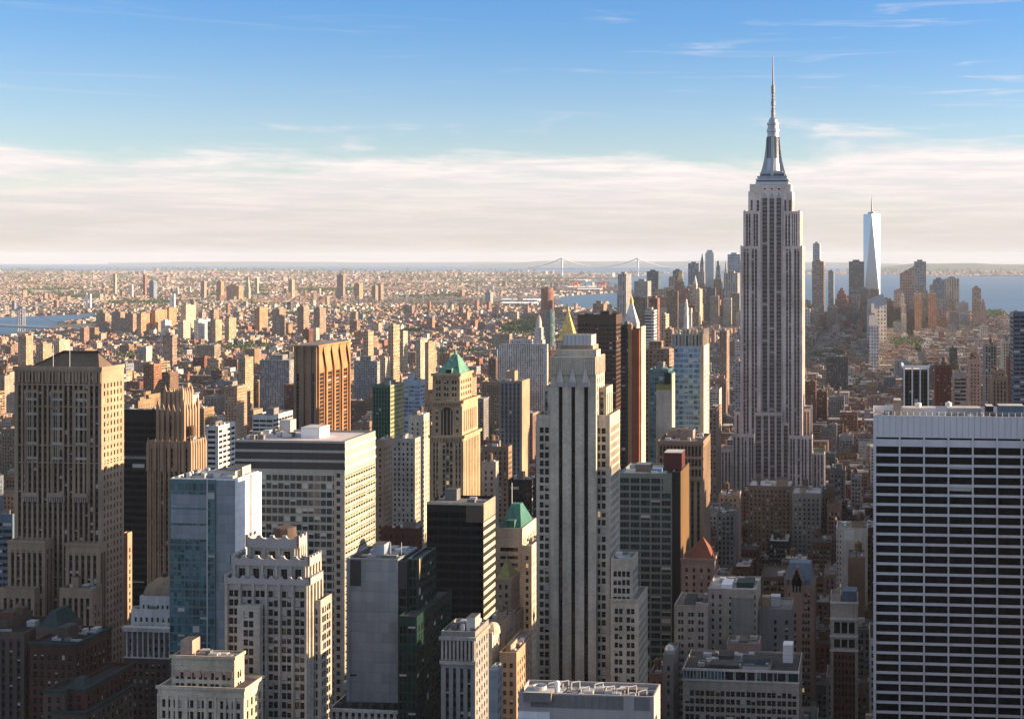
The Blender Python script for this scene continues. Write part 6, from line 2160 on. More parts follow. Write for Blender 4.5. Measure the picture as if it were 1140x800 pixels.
    for (L_x, R_x, B_x, t, D, c, lab) in (
        (20, 29, 37, 374, 2350, 'tan', 'tan slab with a bright flank, first of three peeking over the brown brick tower roof'),
        (40, 48, 58, 383, 2300, 'tan', 'tan slab with a bright flank, middle one of three over the brown brick tower roof'),
        (60, 66, 78, 379, 2400, 'cream', 'cream slab with a bright flank, last of three over the brown brick tower roof'),
        (107, 117, 122, 348, 4200, 'brown', 'brown waterside slab where the river meets the housing slabs'),
        (124, 134, 139, 347, 4150, 'brown', 'brown housing slab second from the river water'),
        (139, 148, 152, 349, 4100, 'brown', 'brown housing slab third from the river water'),
        (152, 157, 168, 349, 3950, 'orange', 'orange sunlit housing slab, lowest stretch of the long orange row'),
        (168, 173, 186, 345, 4000, 'orange', 'orange sunlit housing slab in the middle of the long orange row'),
        (184, 188, 197, 343, 4150, 'orange', 'orange sunlit housing slab ending the long orange row'),
        (201, 207, 218, 340, 4200, 'cream', 'cream sunlit housing tower just past the long orange row'),
        (179, 184, 191, 357, 3700, 'white', 'pale yellow housing tower in front of the long orange row'),
        (198, 204, 212, 358, 3650, 'cream', 'cream housing tower with lit corner in front of the cream sunlit one'),
        (216, 221, 231, 356, 3700, 'white', 'pale yellow housing tower matching its neighbour, farther from the river'),
        (234, 238, 244, 345, 4000, 'brown', 'brown slim housing tower after the pale yellow pair'),
        (236, 240, 247, 356, 3600, 'tan', 'tan short housing tower below the brown slim one'),
        (250, 255, 263, 354, 3700, 'tan', 'tan housing tower nearest the orange twin roofs'),
        (283, 289, 298, 343, 4200, 'orange', 'orange brick slab beside the pink flat fronted block'),
        (303, 311, 318, 344, 3900, 'brown', 'brown slab tower above the orange brick tower, first of a trio'),
        (331, 338, 344, 341, 3950, 'brown', 'brown slab tower above the orange brick tower, second of a trio'),
        (349, 356, 363, 343, 3900, 'brown', 'brown slab tower above the orange brick tower, third of a trio'),
        (404, 410, 416, 369, 2900, 'tan', 'tan tower behind the sky blue glass block, slim one'),
        (432, 438, 445, 362, 2800, 'tan', 'tan tower pair member with flat top behind the sky blue glass block'),
        (446, 449, 454, 369, 2850, 'cream', 'cream tower pair member, shorter, behind the sky blue glass block'),
        (463, 468, 477, 378, 2300, 'cream', 'cream sunlit tower just left of the green pyramid top'),
        (473, 477, 485, 381, 2200, 'tan', 'tan sunlit tower touching the green pyramid top'),
        (423, 429, 434, 398, 1950, 'cream', 'cream small tower over the dark green glass block'),
        (434, 438, 445, 398, 1900, 'tan', 'tan small tower over the dark green glass block'),
        (265, 273, 282, 398, 2100, 'tan', 'tan block with bright flank left of the pale strip block'),
        (394, 420, 424, 402, 2000, 'grey', 'dark grey wide apartment slab above the sky blue glass block'),
    ):
        far_thing('housing_tower', lab, 'apartment tower', L_x, R_x, B_x, t, D * (1.14 if 3500 < D < 4300 else 1.0), c)
    # across the river
    g2 = None
    for (L_x, R_x, B_x, t, D, c, sh, lab) in (
        (126, 128.5, 130, 305, 9800, 'cream', 'box', 'slender pale tower across the river, left of the slim grey blue one'),
        (145, 147, 148.5, 317, 9000, 'white', 'box', 'short pale tower across the river beside the slim reddish one'),
        (159, 161.5, 163.5, 306, 9500, 'red', 'box', 'slim reddish tower across the river'),
        (166, 171, 175, 313, 8800, 'blue', 'box', 'blue glass tower across the river next to the slim reddish one'),
        (224, 227.5, 230, 313, 8600, 'pink', 'box', 'pinkish slim tower across the river before the wide pink block'),
        (241, 246, 249.5, 313, 8300, 'orange', 'box', 'orange brown tower beside the wide pink block'),
        (252, 266, 271, 318, 8400, 'orange', 'box', 'wide pink orange block across the river'),
        (272.5, 277, 279, 306, 8900, 'cream', 'spire', 'tall pointed bank tower across the river'),
        (284, 286.5, 288, 310, 9300, 'cream', 'box', 'pale slim tower just past the pointed bank tower'),
        (321, 325, 328, 311, 8800, 'tan', 'box', 'tan tower in the flat rooftops beyond the brown slab trio'),
        (375, 382, 384, 306, 8900, 'brown', 'box', 'tall brown tower far across the rooftops'),
        (394, 400, 404, 316, 8600, 'orange', 'box', 'orange lit block beside the tall brown far tower'),
        (414, 418, 421, 318, 8400, 'brown', 'box', 'brown twin slab far across the rooftops, first one'),
        (420, 424, 427, 317, 8500, 'brown', 'box', 'brown twin slab far across the rooftops, second one'),
        (40, 46, 48, 333, 8000, 'brown', 'box', 'brown riverside warehouse tower beyond the bridge'),
        (540, 546, 549, 325, 7800, 'grey', 'box', 'grey lit block near the harbour piers'),
        (468, 478, 480, 343, 6800, 'orange', 'box', 'orange brick wide block in the shaded tower group'),
        (393, 404, 406, 349, 5600, 'blue', 'box', 'shaded blue tower group, block above the cream towers'),
        (410, 417, 419, 352, 5500, 'blue', 'box', 'shaded bright blue panelled tower above the cream towers'),
    ):
        far_thing('distant_tower', lab, 'tower', L_x, R_x, B_x, t, D, c, 'city_wall', sh)


far_all()


def thing(name, label, cat, loc, group=None):
    o = bpy.data.objects.new(name, None)
    scene.collection.objects.link(o)
    o.location = loc
    o['label'], o['category'] = label, cat
    if group:
        o['group'] = group
    return o


def bridges():
    plain_mat('bridge_pale', (0.70, 0.72, 0.74), 0.6)
    # far suspension bridge at the harbour mouth
    D = 20000.0
    A, B_ = P(625.5, D), P(710, D)
    L0, R0 = P(588, D), P(748, D)
    zt, zd = Z(287.2, D), Z(299.4, D)
    o = thing('suspension_bridge', 'long pale suspension bridge with two tall towers at the harbour mouth', 'bridge', (*((A[0] + B_[0]) / 2, (A[1] + B_[1]) / 2), 0))
    org = tuple(o.location)
    ux, uy = (B_[0] - A[0]), (B_[1] - A[1])
    ln = math.hypot(ux, uy)
    ux, uy = ux / ln, uy / ln
    for p in (A, B_):
        m = MB()
        for s in (-1, 1):
            x, y = p[0] - uy * 16 * s, p[1] + ux * 16 * s
            m.box(x - 11, x + 11, y - 11, y + 11, -20, zt, 'bridge_pale')
        x, y = p
        for zz in (zt - 30, zd - 20):
            m.box(x - 11, x + 11, y - 18, y + 18, zz, zz + 22, 'bridge_pale', True)
        m.build('tower', o, org)
    m = MB()
    for a, b in ((L0, R0),):
        m.quads([[(a[0], a[1] - 16, zd), (b[0], b[1] - 16, zd), (b[0], b[1] - 16, zd + 14), (a[0], a[1] - 16, zd + 14)],
                 [(a[0], a[1] - 16, zd + 14), (b[0], b[1] - 16, zd + 14), (b[0], b[1] + 16, zd + 14), (a[0], a[1] + 16, zd + 14)],
                 [(b[0], b[1] + 16, zd), (a[0], a[1] + 16, zd), (a[0], a[1] + 16, zd + 14), (b[0], b[1] + 16, zd + 14)]], 'bridge_pale')
    m.build('deck', o, org)
    for side in (-13, 13):
        m = MB()
        pts = []
        n = 24
        for i in range(9):
            f = i / 8
            pts.append((L0[0] + (A[0] - L0[0]) * f, L0[1] + (A[1] - L0[1]) * f + side, zd + 14 + (zt - zd - 14) * f ** 1.6))
        for i in range(1, n + 1):
            f = i / n
            pts.append((A[0] + (B_[0] - A[0]) * f, A[1] + (B_[1] - A[1]) * f + side, zd + 30 + (zt - zd - 30) * (2 * f - 1) ** 2))
        for i in range(1, 9):
            f = i / 8
            pts.append((B_[0] + (R0[0] - B_[0]) * f, B_[1] + (R0[1] - B_[1]) * f + side, zd + 14 + (zt - zd - 14) * (1 - f) ** 1.6))
        for p, q in zip(pts[:-1], pts[1:]):
            m.bar(p, q, 5.0, 'bridge_pale')
        m.build('cable', o, org)
    # near river bridge at the left edge
    D = 5000.0
    plain_mat('bridge_grey', (0.30, 0.32, 0.36), 0.6)
    A = P(23.5, D)
    o = thing('river_bridge', 'grey steel bridge with lattice tower crossing the river', 'bridge', (*A, 0))
    org = tuple(o.location)
    m = MB()
    zt, zd = Z(343, D), Z(361, D)
    for s in (-9, 9):
        for t in (-6, 6):
            m.box(A[0] + s - 1.7, A[0] + s + 1.7, A[1] + t - 1.7, A[1] + t + 1.7, 0, zt, 'bridge_grey')
    for k in range(7):
        z = zd + (zt - zd) * k / 6
        m.bar((A[0] - 9, A[1] - 7, z), (A[0] + 9, A[1] - 7, min(zt, z + 9)), .8, 'bridge_grey')
        m.bar((A[0] + 9, A[1] - 7, z), (A[0] - 9, A[1] - 7, min(zt, z + 9)), .8, 'bridge_grey')
    m.box(A[0] - 11, A[0] + 11, A[1] - 8, A[1] + 8, zt, zt + 4, 'bridge_grey', True)
    m.build('tower', o, org)
    m = MB()
    l, r = P(-130, 5300), P(92, 4700)
    m.quads([[(l[0], l[1] - 15, zd), (r[0], r[1] - 15, zd * .7), (r[0], r[1] - 15, zd * .7 + 7), (l[0], l[1] - 15, zd + 7)],
             [(l[0], l[1] - 15, zd + 7), (r[0], r[1] - 15, zd * .7 + 7), (r[0], r[1] + 15, zd * .7 + 7), (l[0], l[1] + 15, zd + 7)]], 'bridge_grey')
    m.build('deck', o, org)
    m = MB()
    for (p, q) in ((l, A), (A, r)):
        pts = []
        for i in range(13):
            f = i / 12
            up = (f if p is l else 1 - f) ** 1.9
            pts.append((p[0] + (q[0] - p[0]) * f, p[1] + (q[1] - p[1]) * f, zd * (.7 if False else .9) + 8 + (zt - zd - 6) * up))
        for a, b in zip(pts[:-1], pts[1:]):
            m.bar(a, b, .7, 'bridge_grey')
    m.build('cable', o, org)
    # smokestacks across the river
    for i, (px, lab) in enumerate(((96.5, 'white smokestack by the river, first of the pair by the pale sheds'), (100.8, 'white smokestack by the river, second of the pair by the pale sheds'),
                                   (190.3, 'pale smokestack behind the long orange row of housing, first of its pair'), (194.0, 'pale smokestack behind the long orange row of housing, second of its pair'))):
        D = 7000 if i < 2 else 6600
        x, y = P(px, D)
        m = MB()
        m.lathe(x, y, [(5.5, 0), (4.4, Z(327, D)), (3.6, Z(327, D)), (0, Z(327.4, D))], 'white_panel', 12)
        ob = m.build('smokestack', None)
        ob['label'], ob['category'], ob['group'] = lab, 'smokestack', 'white smokestacks by the river'
    # red dock cranes
    for i, (px, lab) in enumerate(((667.5, 'red dock crane beside the pale pier sheds, landward one'), (672, 'red dock crane at the pier end'), (641, 'red dock crane at the shed cluster near the brown round tower'))):
        D = 11500
        x, y = P(px, D)
        o = thing('dock_crane', lab, 'crane', (x, y, 0), 'red dock cranes')
        m = MB()
        for s in (-1, 1):
            for t in (-1, 1):
                m.bar((x + s * 14, y + t * 10, 0), (x + s * 14, y + t * 10, 62), 2.2, 'orange_paint')
        m.box(x - 18, x + 18, y - 12, y + 12, 44, 52, 'orange_paint', True)
        m.build('frame', o, tuple(o.location))
        m = MB()
        m.bar((x - 40, y, 60), (x + 52, y, 60), 3, 'orange_paint')
        m.bar((x, y, 84), (x + 50, y, 62), 1.4, 'orange_paint')
        m.bar((x, y, 60), (x, y, 84), 2, 'orange_paint')
        m.build('boom', o, tuple(o.location))
    for (pa, pb, py, D, col, lab) in ((631, 664, 321, 11800, (.62, .56, .50), 'long pale dock shed behind the red cranes'), (628, 652, 309.5, 15500, (.66, .58, .42), 'long cream harbour terminal below the suspension bridge'),
                                      (556, 598, 333, 8200, (.62, .60, .58), 'long white pier shed left of the brown round tower'), (556, 594, 339, 7600, (.55, .55, .55), 'second pale pier shed, closer than the white one'),
                                      (642, 668, 323.5, 11000, (.60, .20, .13), 'long row of stacked red containers by the red cranes')):
        a = P(pa, D)
        x1 = on_y(pb, a[1])
        o = thing('dock_shed' if 'shed' in lab or 'terminal' in lab else 'container_row', lab, 'shed' if 'container' not in lab else 'containers', ((a[0] + x1) / 2, a[1], 0))
        m = MB()
        h = 17
        m.box(a[0], x1, a[1], a[1] + 120, 0, h, 'city_wall_ribbon', col=col, topmat='city_roof', topcol=col)
        m.build('wall', o, tuple(o.location), tint=True)
        m = MB()
        m.frustum(a[0], x1, a[1], a[1] + 120, h + .02, a[0] + 5, x1 - 5, a[1] + 55, a[1] + 65, h + 6, 'city_roof')
        m.build('roof', o, tuple(o.location), tint=True)
    # pier land under the docks
    mb = MB()
    pts = [ground(*p) for p in ((618, 327), (640, 325), (676, 323.2), (678, 317.5), (640, 317), (618, 318))]
    mb.tris([[(*pts[0], .8), (*pts[1], .8), (*pts[5], .8)], [(*pts[1], .8), (*pts[4], .8), (*pts[5], .8)], [(*pts[1], .8), (*pts[2], .8), (*pts[4], .8)], [(*pts[2], .8), (*pts[3], .8), (*pts[4], .8)]], 'roof_light')
    structure('pier_ground', mb)


bridges()
# ------------------------------------------------------------------ the other thousands of buildings
# pixel buffer of the named buildings: what stands in front of what
IDB = np.full((800, 1140), -1, np.int32)
DPB = np.full((800, 1140), 1e9, np.float32)


def raster(x0, x1, y0, y1, z0, z1, ident):
    """fill the projected front and flank of one box, nearest wins"""
    faces = [((x0, y0), (x1, y0))]
    d = depth(x1, y0)
    if depth(x0, y0) < 5 or d < 5:
        return
    faces.append(((x1, y0), (x1, y1)))
    faces.append(((x0, y1), (x0, y0)))
    for (a, b) in faces:
        pa, ta, da = proj(*a, z1)
        pb, tb, db = proj(*b, z1)
        if pb - pa < 0.3:
            continue
        ba, bb = proj(*a, z0)[1], proj(*b, z0)[1]
        i0, i1 = max(0, int(math.ceil(pa - .5))), min(1139, int(pb - .5))
        for i in range(i0, i1 + 1):
            f = (i + .5 - pa) / (pb - pa)
            dd = 1 / ((1 - f) / da + f / db)
            j0, j1 = int(max(0, ta + (tb - ta) * f)), int(min(800, ba + (bb - ba) * f))
            if j1 <= j0:
                continue
            s = DPB[j0:j1, i]
            k = s > dd
            s[k] = dd
            IDB[j0:j1, i][k] = ident
    # roof
    pr = [proj(x, y, z1) for x, y in ((x0, y0), (x1, y0), (x1, y1), (x0, y1))]
    ys = [p[1] for p in pr]
    xs = [p[0] for p in pr]
    j0, j1 = max(0, int(min(ys))), min(799, int(max(ys)))
    for j in range(j0, j1):
        # approximate roof span on this scan line
        f = (j + .5 - min(ys)) / max(1e-6, max(ys) - min(ys))
        l = xs[3] + (xs[0] - xs[3]) * f
        r = xs[2] + (xs[1] - xs[2]) * f
        a, b = max(0, int(l)), min(1140, int(r))
        if b > a:
            dd = pr[3][2] + (pr[0][2] - pr[3][2]) * f
            s = DPB[j, a:b]
            k = s > dd
            s[k] = dd
            IDB[j, a:b][k] = ident


FOOT = []
PROT = []
for i, h in enumerate(NAMED):
    bx = (min(b['x0'] for b in h.blocks), max(b['x1'] for b in h.blocks), min(b['y0'] for b in h.blocks), max(b['y1'] for b in h.blocks))
    FOOT.append(bx)
    for b in h.blocks:
        raster(b['x0'], b['x1'], b['y0'], b['y1'], b['z0'], b['z1'], i)
        ps = [proj(x, y, 0)[0] for x in (b['x0'], b['x1']) for y in (b['y0'], b['y1'])]
        PROT.append((min(ps), max(ps), h.vis or 800, depth(b['x1'], b['y0'])))
for (x0, x1, y0, y1, z1) in FAR:
    FOOT.append((x0, x1, y0, y1))
    raster(x0, x1, y0, y1, 0, z1, 5000)
FOOT = np.array(FOOT)
for i in range(len(NAMED)):
    for j in range(i + 1, len(NAMED)):
        a, b = FOOT[i], FOOT[j]
        ox, oy = min(a[1], b[1]) - max(a[0], b[0]), min(a[3], b[3]) - max(a[2], b[2])
        if ox > 1 and oy > 1:
            print('OVERLAP %.0f x %.0f: %s | %s' % (ox, oy, NAMED[i].label[:50], NAMED[j].label[:50]))
PROT = np.array(PROT)

PAL = [('tan', (.34, .235, .145), 20), ('brown', (.22, .14, .095), 16), ('red brick', (.24, .09, .055), 18), ('cream', (.45, .36, .285), 13), ('grey', (.27, .255, .25), 13),
       ('white', (.58, .56, .53), 9), ('orange brick', (.37, .175, .10), 10), ('dark', (.07, .065, .062), 5), ('pinkish', (.40, .25, .205), 12), ('blue grey', (.17, .21, .25), 4)]
PALN = [p[0] for p in PAL]
PALC = np.array([p[1] for p in PAL])
PALW = np.array([p[2] for p in PAL], float)
PALW /= PALW.sum()
AVE = [-2700, -2480, -2260, -2040, -1820, -1600, -1340, -1110, -900, -720, -565, -430, -292, -155, 128, 405, 680, 950, 1220, 1500, 1780]
WATER_ALL = WATER
G = []      # x0 x1 y0 y1 h colour-index zone


def wet(x, y):
    px, py, d = proj(x, y, 0)
    return any(bool(in_poly(np.array(px), np.array(py), w)) for w in WATER_ALL)


GH = np.random.default_rng(5)


def lot_height(x, y, px):
    r = GH.random()
    if y < 1250:
        h = math.exp(GH.normal(3.85, .40))
        h = min(max(h, 16), 105)
        if 990 < px < 1600 and y > 650:
            h = GH.uniform(85, 135)  # unseen lots behind the grid slab, raised to cast shade
        elif px > 735:
            h = min(math.exp(GH.normal(3.6, .5)), 80)
    elif y < 2100:
        h = min(max(math.exp(GH.normal(3.42, .42)), 14), 85)
        if r < .03 and px < 800:
            h = GH.uniform(70, 115)
    elif y < 3000:
        h = min(max(math.exp(GH.normal(3.05, .40)), 12), 65)
        if r < .018:
            h = GH.uniform(50, 85)
    else:
        h = min(max(math.exp(GH.normal(2.75, .30)), 10), 34)
        if r < .008:
            h = GH.uniform(38, 62)
    return h


# grid of blocks between the avenues
ys = np.arange(150, 5900, 80.5)
for y in ys:
    for a, b in zip(AVE[:-1], AVE[1:]):
        bx0, bx1 = a + 13, b - 13
        by0, by1 = y + 9, y + 71.5
        pl, pr_ = proj(bx0, by1, 0)[0], proj(bx1, by0, 0)[0]
        pl2, pr2 = proj(bx0, by0, 0)[0], proj(bx1, by1, 0)[0]
        if max(pl, pl2, pr_, pr2) < -60:
            continue
        if min(pl, pl2, pr_, pr2) > 1180 and not (y < 1000 and b < 420):
            continue
        mid = (by0 + by1) / 2
        for (r0, r1) in ((by0, mid - .4), (mid + .4, by1)):
            x = bx0
            while x < bx1 - 7:
                w = GH.uniform(13, 27) if y > 1250 else GH.uniform(15, 32)
                if GH.random() < .12:
                    w *= 1.8
                if y < 1300 and 720 < proj(x, (r0 + r1) / 2, 0)[0] < 985:
                    w = GH.uniform(8, 17)
                w = min(w, bx1 - x)
                d0, d1 = r0, r1
                if GH.random() < .6:
                    if r0 == by0:
                        d1 = r1 - GH.uniform(1, 9)
                    else:
                        d0 = r0 + GH.uniform(1, 9)
                cx_, cy2 = x + w / 2, (d0 + d1) / 2
                px = proj(cx_, cy2, 0)[0]
                G.append([x + .05, x + w - .05, d0, d1, lot_height(cx_, cy2, px), GH.choice(len(PAL), p=PALW), 0, 0.0])
                x += w
# the flat boroughs beyond: rows of lots growing with distance, turned by district
D = 5600.0
while D < 27000:
    dd = D * .0038
    t = -820.0 / F
    while t < 380.0 / F:
        w = D * GH.uniform(.0012, .0030)
        x, y = D * (-SN + t * CS), D * (CS + t * SN)
        t += (w + D * GH.uniform(.0004, .0012)) / D
        if D < 7200 and x > -1400 and y < 5900:
            continue
        if x > AVE[0] and y < 5900:
            continue
        if GH.random() < .10:
            continue
        ka, kb = math.floor(x / 1500), math.floor(y / 1500)
        an = ((ka * 7 + kb * 13) % 9) * .17 - .68
        u_, v_ = x * math.cos(an) + y * math.sin(an), -x * math.sin(an) + y * math.cos(an)
        wide = 1 if D < 11000 else 1.7
        if u_ % (230 * wide) < 30 * wide or v_ % (620 * wide) < 70 * wide:
            continue
        dens = math.sin(x * .0017 + 2) * math.sin(y * .0011) + .4 * math.sin(x * .0052 - y * .003)
        if dens < -.75 and GH.random() < .7:
            continue
        h = min(max(math.exp(GH.normal(2.2, .33)), 6), 26)
        if GH.random() < .008:
            h = GH.uniform(26, 58)
        ci = GH.choice(len(PAL), p=PALW)
        hsh = (ka * 31 + kb * 17 + int(x // 600) * 5 + int(y // 900) * 3) % 7
        if GH.random() < .5:
            ci = (2, 3, 5, 1, 3, 8, 6)[hsh]
        px_, py_ = proj(x, y, 0)[:2]
        if GH.random() < (.10 if (px_ < 112 and py_ > 322) or (540 < px_ < 700 and py_ < 346) else .012):      # big flat sheds
            w, h, ci = w * GH.uniform(2.5, 5), GH.uniform(9, 15), (5, 3, 4)[int(GH.integers(3))]
        G.append([x - w / 2, x + w / 2, y, y + dd * GH.uniform(.45, .8), h, ci, 1, 0.0])
    D += dd
# the thick of the downtown towers behind and between the tall ones
for (pa, pb, da, db, n, ha, hb) in ((690, 828, 4900, 6500, 120, 45, 150), (895, 1078, 4800, 6100, 130, 30, 105), (935, 1065, 5200, 6200, 70, 70, 150), (700, 770, 5000, 6000, 50, 60, 130), (735, 828, 5300, 6300, 40, 90, 190)):
    for _ in range(n):
        px, D = GH.uniform(pa, pb), GH.uniform(da, db)
        x, y = P(px, D)
        w = GH.uniform(20, 42)
        G.append([x - w / 2, x + w / 2, y, y + GH.uniform(22, 45), GH.uniform(ha, hb) * (1 - .35 * (GH.random() ** 2)), GH.choice(len(PAL), p=PALW), 0, 0.0])
G = np.array(G)
# keep off water
pxs, pys, _ = proj((G[:, 0] + G[:, 1]) / 2, (G[:, 2] + G[:, 3]) / 2, 0)
ok = np.ones(len(G), bool)
for wp in WATER_ALL:
    ok &= ~in_poly(pxs, pys, wp)
# keep parks open
PARKS = [[(196, 391), (300, 387), (306, 394), (200, 399)], [(553, 366), (596, 352), (603, 372), (560, 380)], [(985, 384), (1020, 379), (1034, 388), (1000, 393)], [(1085, 349), (1115, 347), (1125, 356), (1090, 356)],
         [(395, 352), (412, 350), (412, 356), (395, 358)], [(120, 337), (200, 335.5), (205, 338.5), (122, 340)], [(330, 322), (400, 321), (402, 324), (332, 325)], [(440, 330), (520, 328), (525, 331), (445, 333)],
         [(280, 352), (330, 350), (335, 354), (285, 356)], [(420, 372), (470, 370), (474, 374), (424, 376)], [(20, 323), (90, 321.5), (94, 323.5), (24, 325)], [(480, 398), (530, 394), (540, 399), (490, 404)], [(230, 329), (300, 327.5), (300, 330), (232, 331)],
         [(905, 398), (935, 395), (940, 400), (910, 404)], [(130, 400), (180, 397), (184, 401), (132, 405)], [(60, 330), (112, 329), (114, 332), (62, 333)]]
for wp in PARKS:
    ok &= ~in_poly(pxs, pys, wp)
for f in FOOT:
    ok &= ~((G[:, 0] < f[1] + 2) & (G[:, 1] > f[0] - 2) & (G[:, 2] < f[3] + 2) & (G[:, 3] > f[2] - 2))
G = G[ok]
# heights limited so that nothing hides what the photograph shows of the named buildings
px0 = np.minimum(proj(G[:, 0], G[:, 2], 0)[0], proj(G[:, 0], G[:, 3], 0)[0])
px1 = np.maximum(proj(G[:, 1], G[:, 2], 0)[0], proj(G[:, 1], G[:, 3], 0)[0])
gd = depth((G[:, 0] + G[:, 1]) / 2, G[:, 2])
for (a, b, vis, d) in PROT:
    k = (px0 < b) & (px1 > a) & (gd < d)
    G[k, 4] = np.minimum(G[k, 4], (HC - gd[k] * (vis - CY) / F) - (13 if vis > 795 else 5))
# nothing in the near foreground may rise into the frame
G[:, 4] = np.where((gd < 480) & (px0 < 1160), np.minimum(G[:, 4], HC - gd * (812 - CY) / F), G[:, 4])
# open canyon down the avenue beside the grid slab
keep = (G[:, 4] > 7)
G, gd, px0, px1 = G[keep], gd[keep], px0[keep], px1[keep]
# off-frame blocks to the west: midtown towers that shade the foreground
off = (px0 > 1150) & (G[:, 2] < 1000)
west = np.random.default_rng(3)
G[off, 4] = np.where(west.random(off.sum()) < .5, west.uniform(110, 190, off.sum()), G[off, 4])
tall_w = off & (G[:, 0] < 430) & (G[:, 2] > 530) & (G[:, 2] < 660)
G[tall_w, 4] = np.minimum(G[tall_w, 4], 95)  # these unseen blocks kept lower so the sun reaches the flanks east of them
print('generic buildings', len(G))

# visible pixels of each
order = np.argsort(-gd)
for i in order:
    g = G[i]
    if px1[i] < 0 or px0[i] > 1140:
        continue
    raster(g[0], g[1], g[2], g[3], 0, g[4], 10000 + i)
ids, cnt = np.unique(IDB, return_counts=True)
vis = {int(i) - 10000: int(c) for i, c in zip(ids, cnt) if i >= 10000}
top = sorted(vis, key=lambda i: -vis[i])[:285]
topset = set(top)
print('individual generic: smallest', vis[top[-1]], 'largest', vis[top[0]])

ANCH = [('brown brick hipped tower', 64, 690), ('gothic crowned tower', 195, 745), ('teal glass slab', 225, 585), ('scalloped grey tower', 300, 525), ('curtain wall block', 325, 645),
        ('green pyramid tower', 505, 790), ('black ribbon slab', 507, 625), ('three striped tower', 640, 592), ('red tiled pyramid block', 780, 735), ('bronze flanked tower', 725, 760),
        ('blue glass tower', 767, 930), ('rust red tower', 703, 1010), ('dark brown slab', 664, 1190), ('golden pyramid', 630, 1880), ('orange brick tower', 358, 1330),
        ('green glass block', 432, 1160), ('stone skyscraper', 859, 1300), ('black grid slab', 1050, 600), ('white ribbed tower', 1020, 1240), ('blue slate gabled block', 889, 752),
        ('glazed top grey block', 825, 620), ('banded edge tower', 1134, 1150), ('red brick waisted tower', 940, 700), ('arcaded brown tower', 758, 850), ('long pale strip block', 580, 1980),
        ('blue black striped tower', 570, 1080), ('white domed tower', 600, 2350), ('silver glass skyscraper', 970, 5900), ('brown slab trio', 333, 3900), ('cream housing towers', 205, 3700)]
ORD = ['', 'second ', 'third ', 'fourth ', 'fifth ', 'sixth ', 'seventh ', 'eighth ', 'ninth ', 'tenth ']
used = {}


def describe(i, tankd, hut):
    g = G[i]
    px = (px0[i] + px1[i]) / 2
    d = gd[i]
    best = min(ANCH, key=lambda a: ((px - a[1]) / 60) ** 2 + ((math.log(d) - math.log(a[2])) / .28) ** 2)
    dx = px - best[1]
    rel = ('in front of' if d < best[2] else 'behind') if abs(dx) < 32 else ('beside' if abs(math.log(d / best[2])) < .18 else ('past' if d > best[2] else 'before'))
    if abs(dx) >= 32:
        rel += ' and east of' if dx < 0 else ' and west of'
    w = g[1] - g[0]
    size = 'tall' if g[4] > 62 else 'low' if g[4] < 22 else 'wide' if w > 30 else 'narrow' if w < 17 else 'square'
    top_ = 'with tank' if tankd else 'with hut' if hut else 'flat roofed'
    key = f'{size} {PALN[int(g[5])]} block, {top_}, {rel} the {best[0]}'
    n = used.get(key, 0)
    used[key] = n + 1
    if n:
        key = f'{ORD[min(n, 9)]}{key}'
    return key


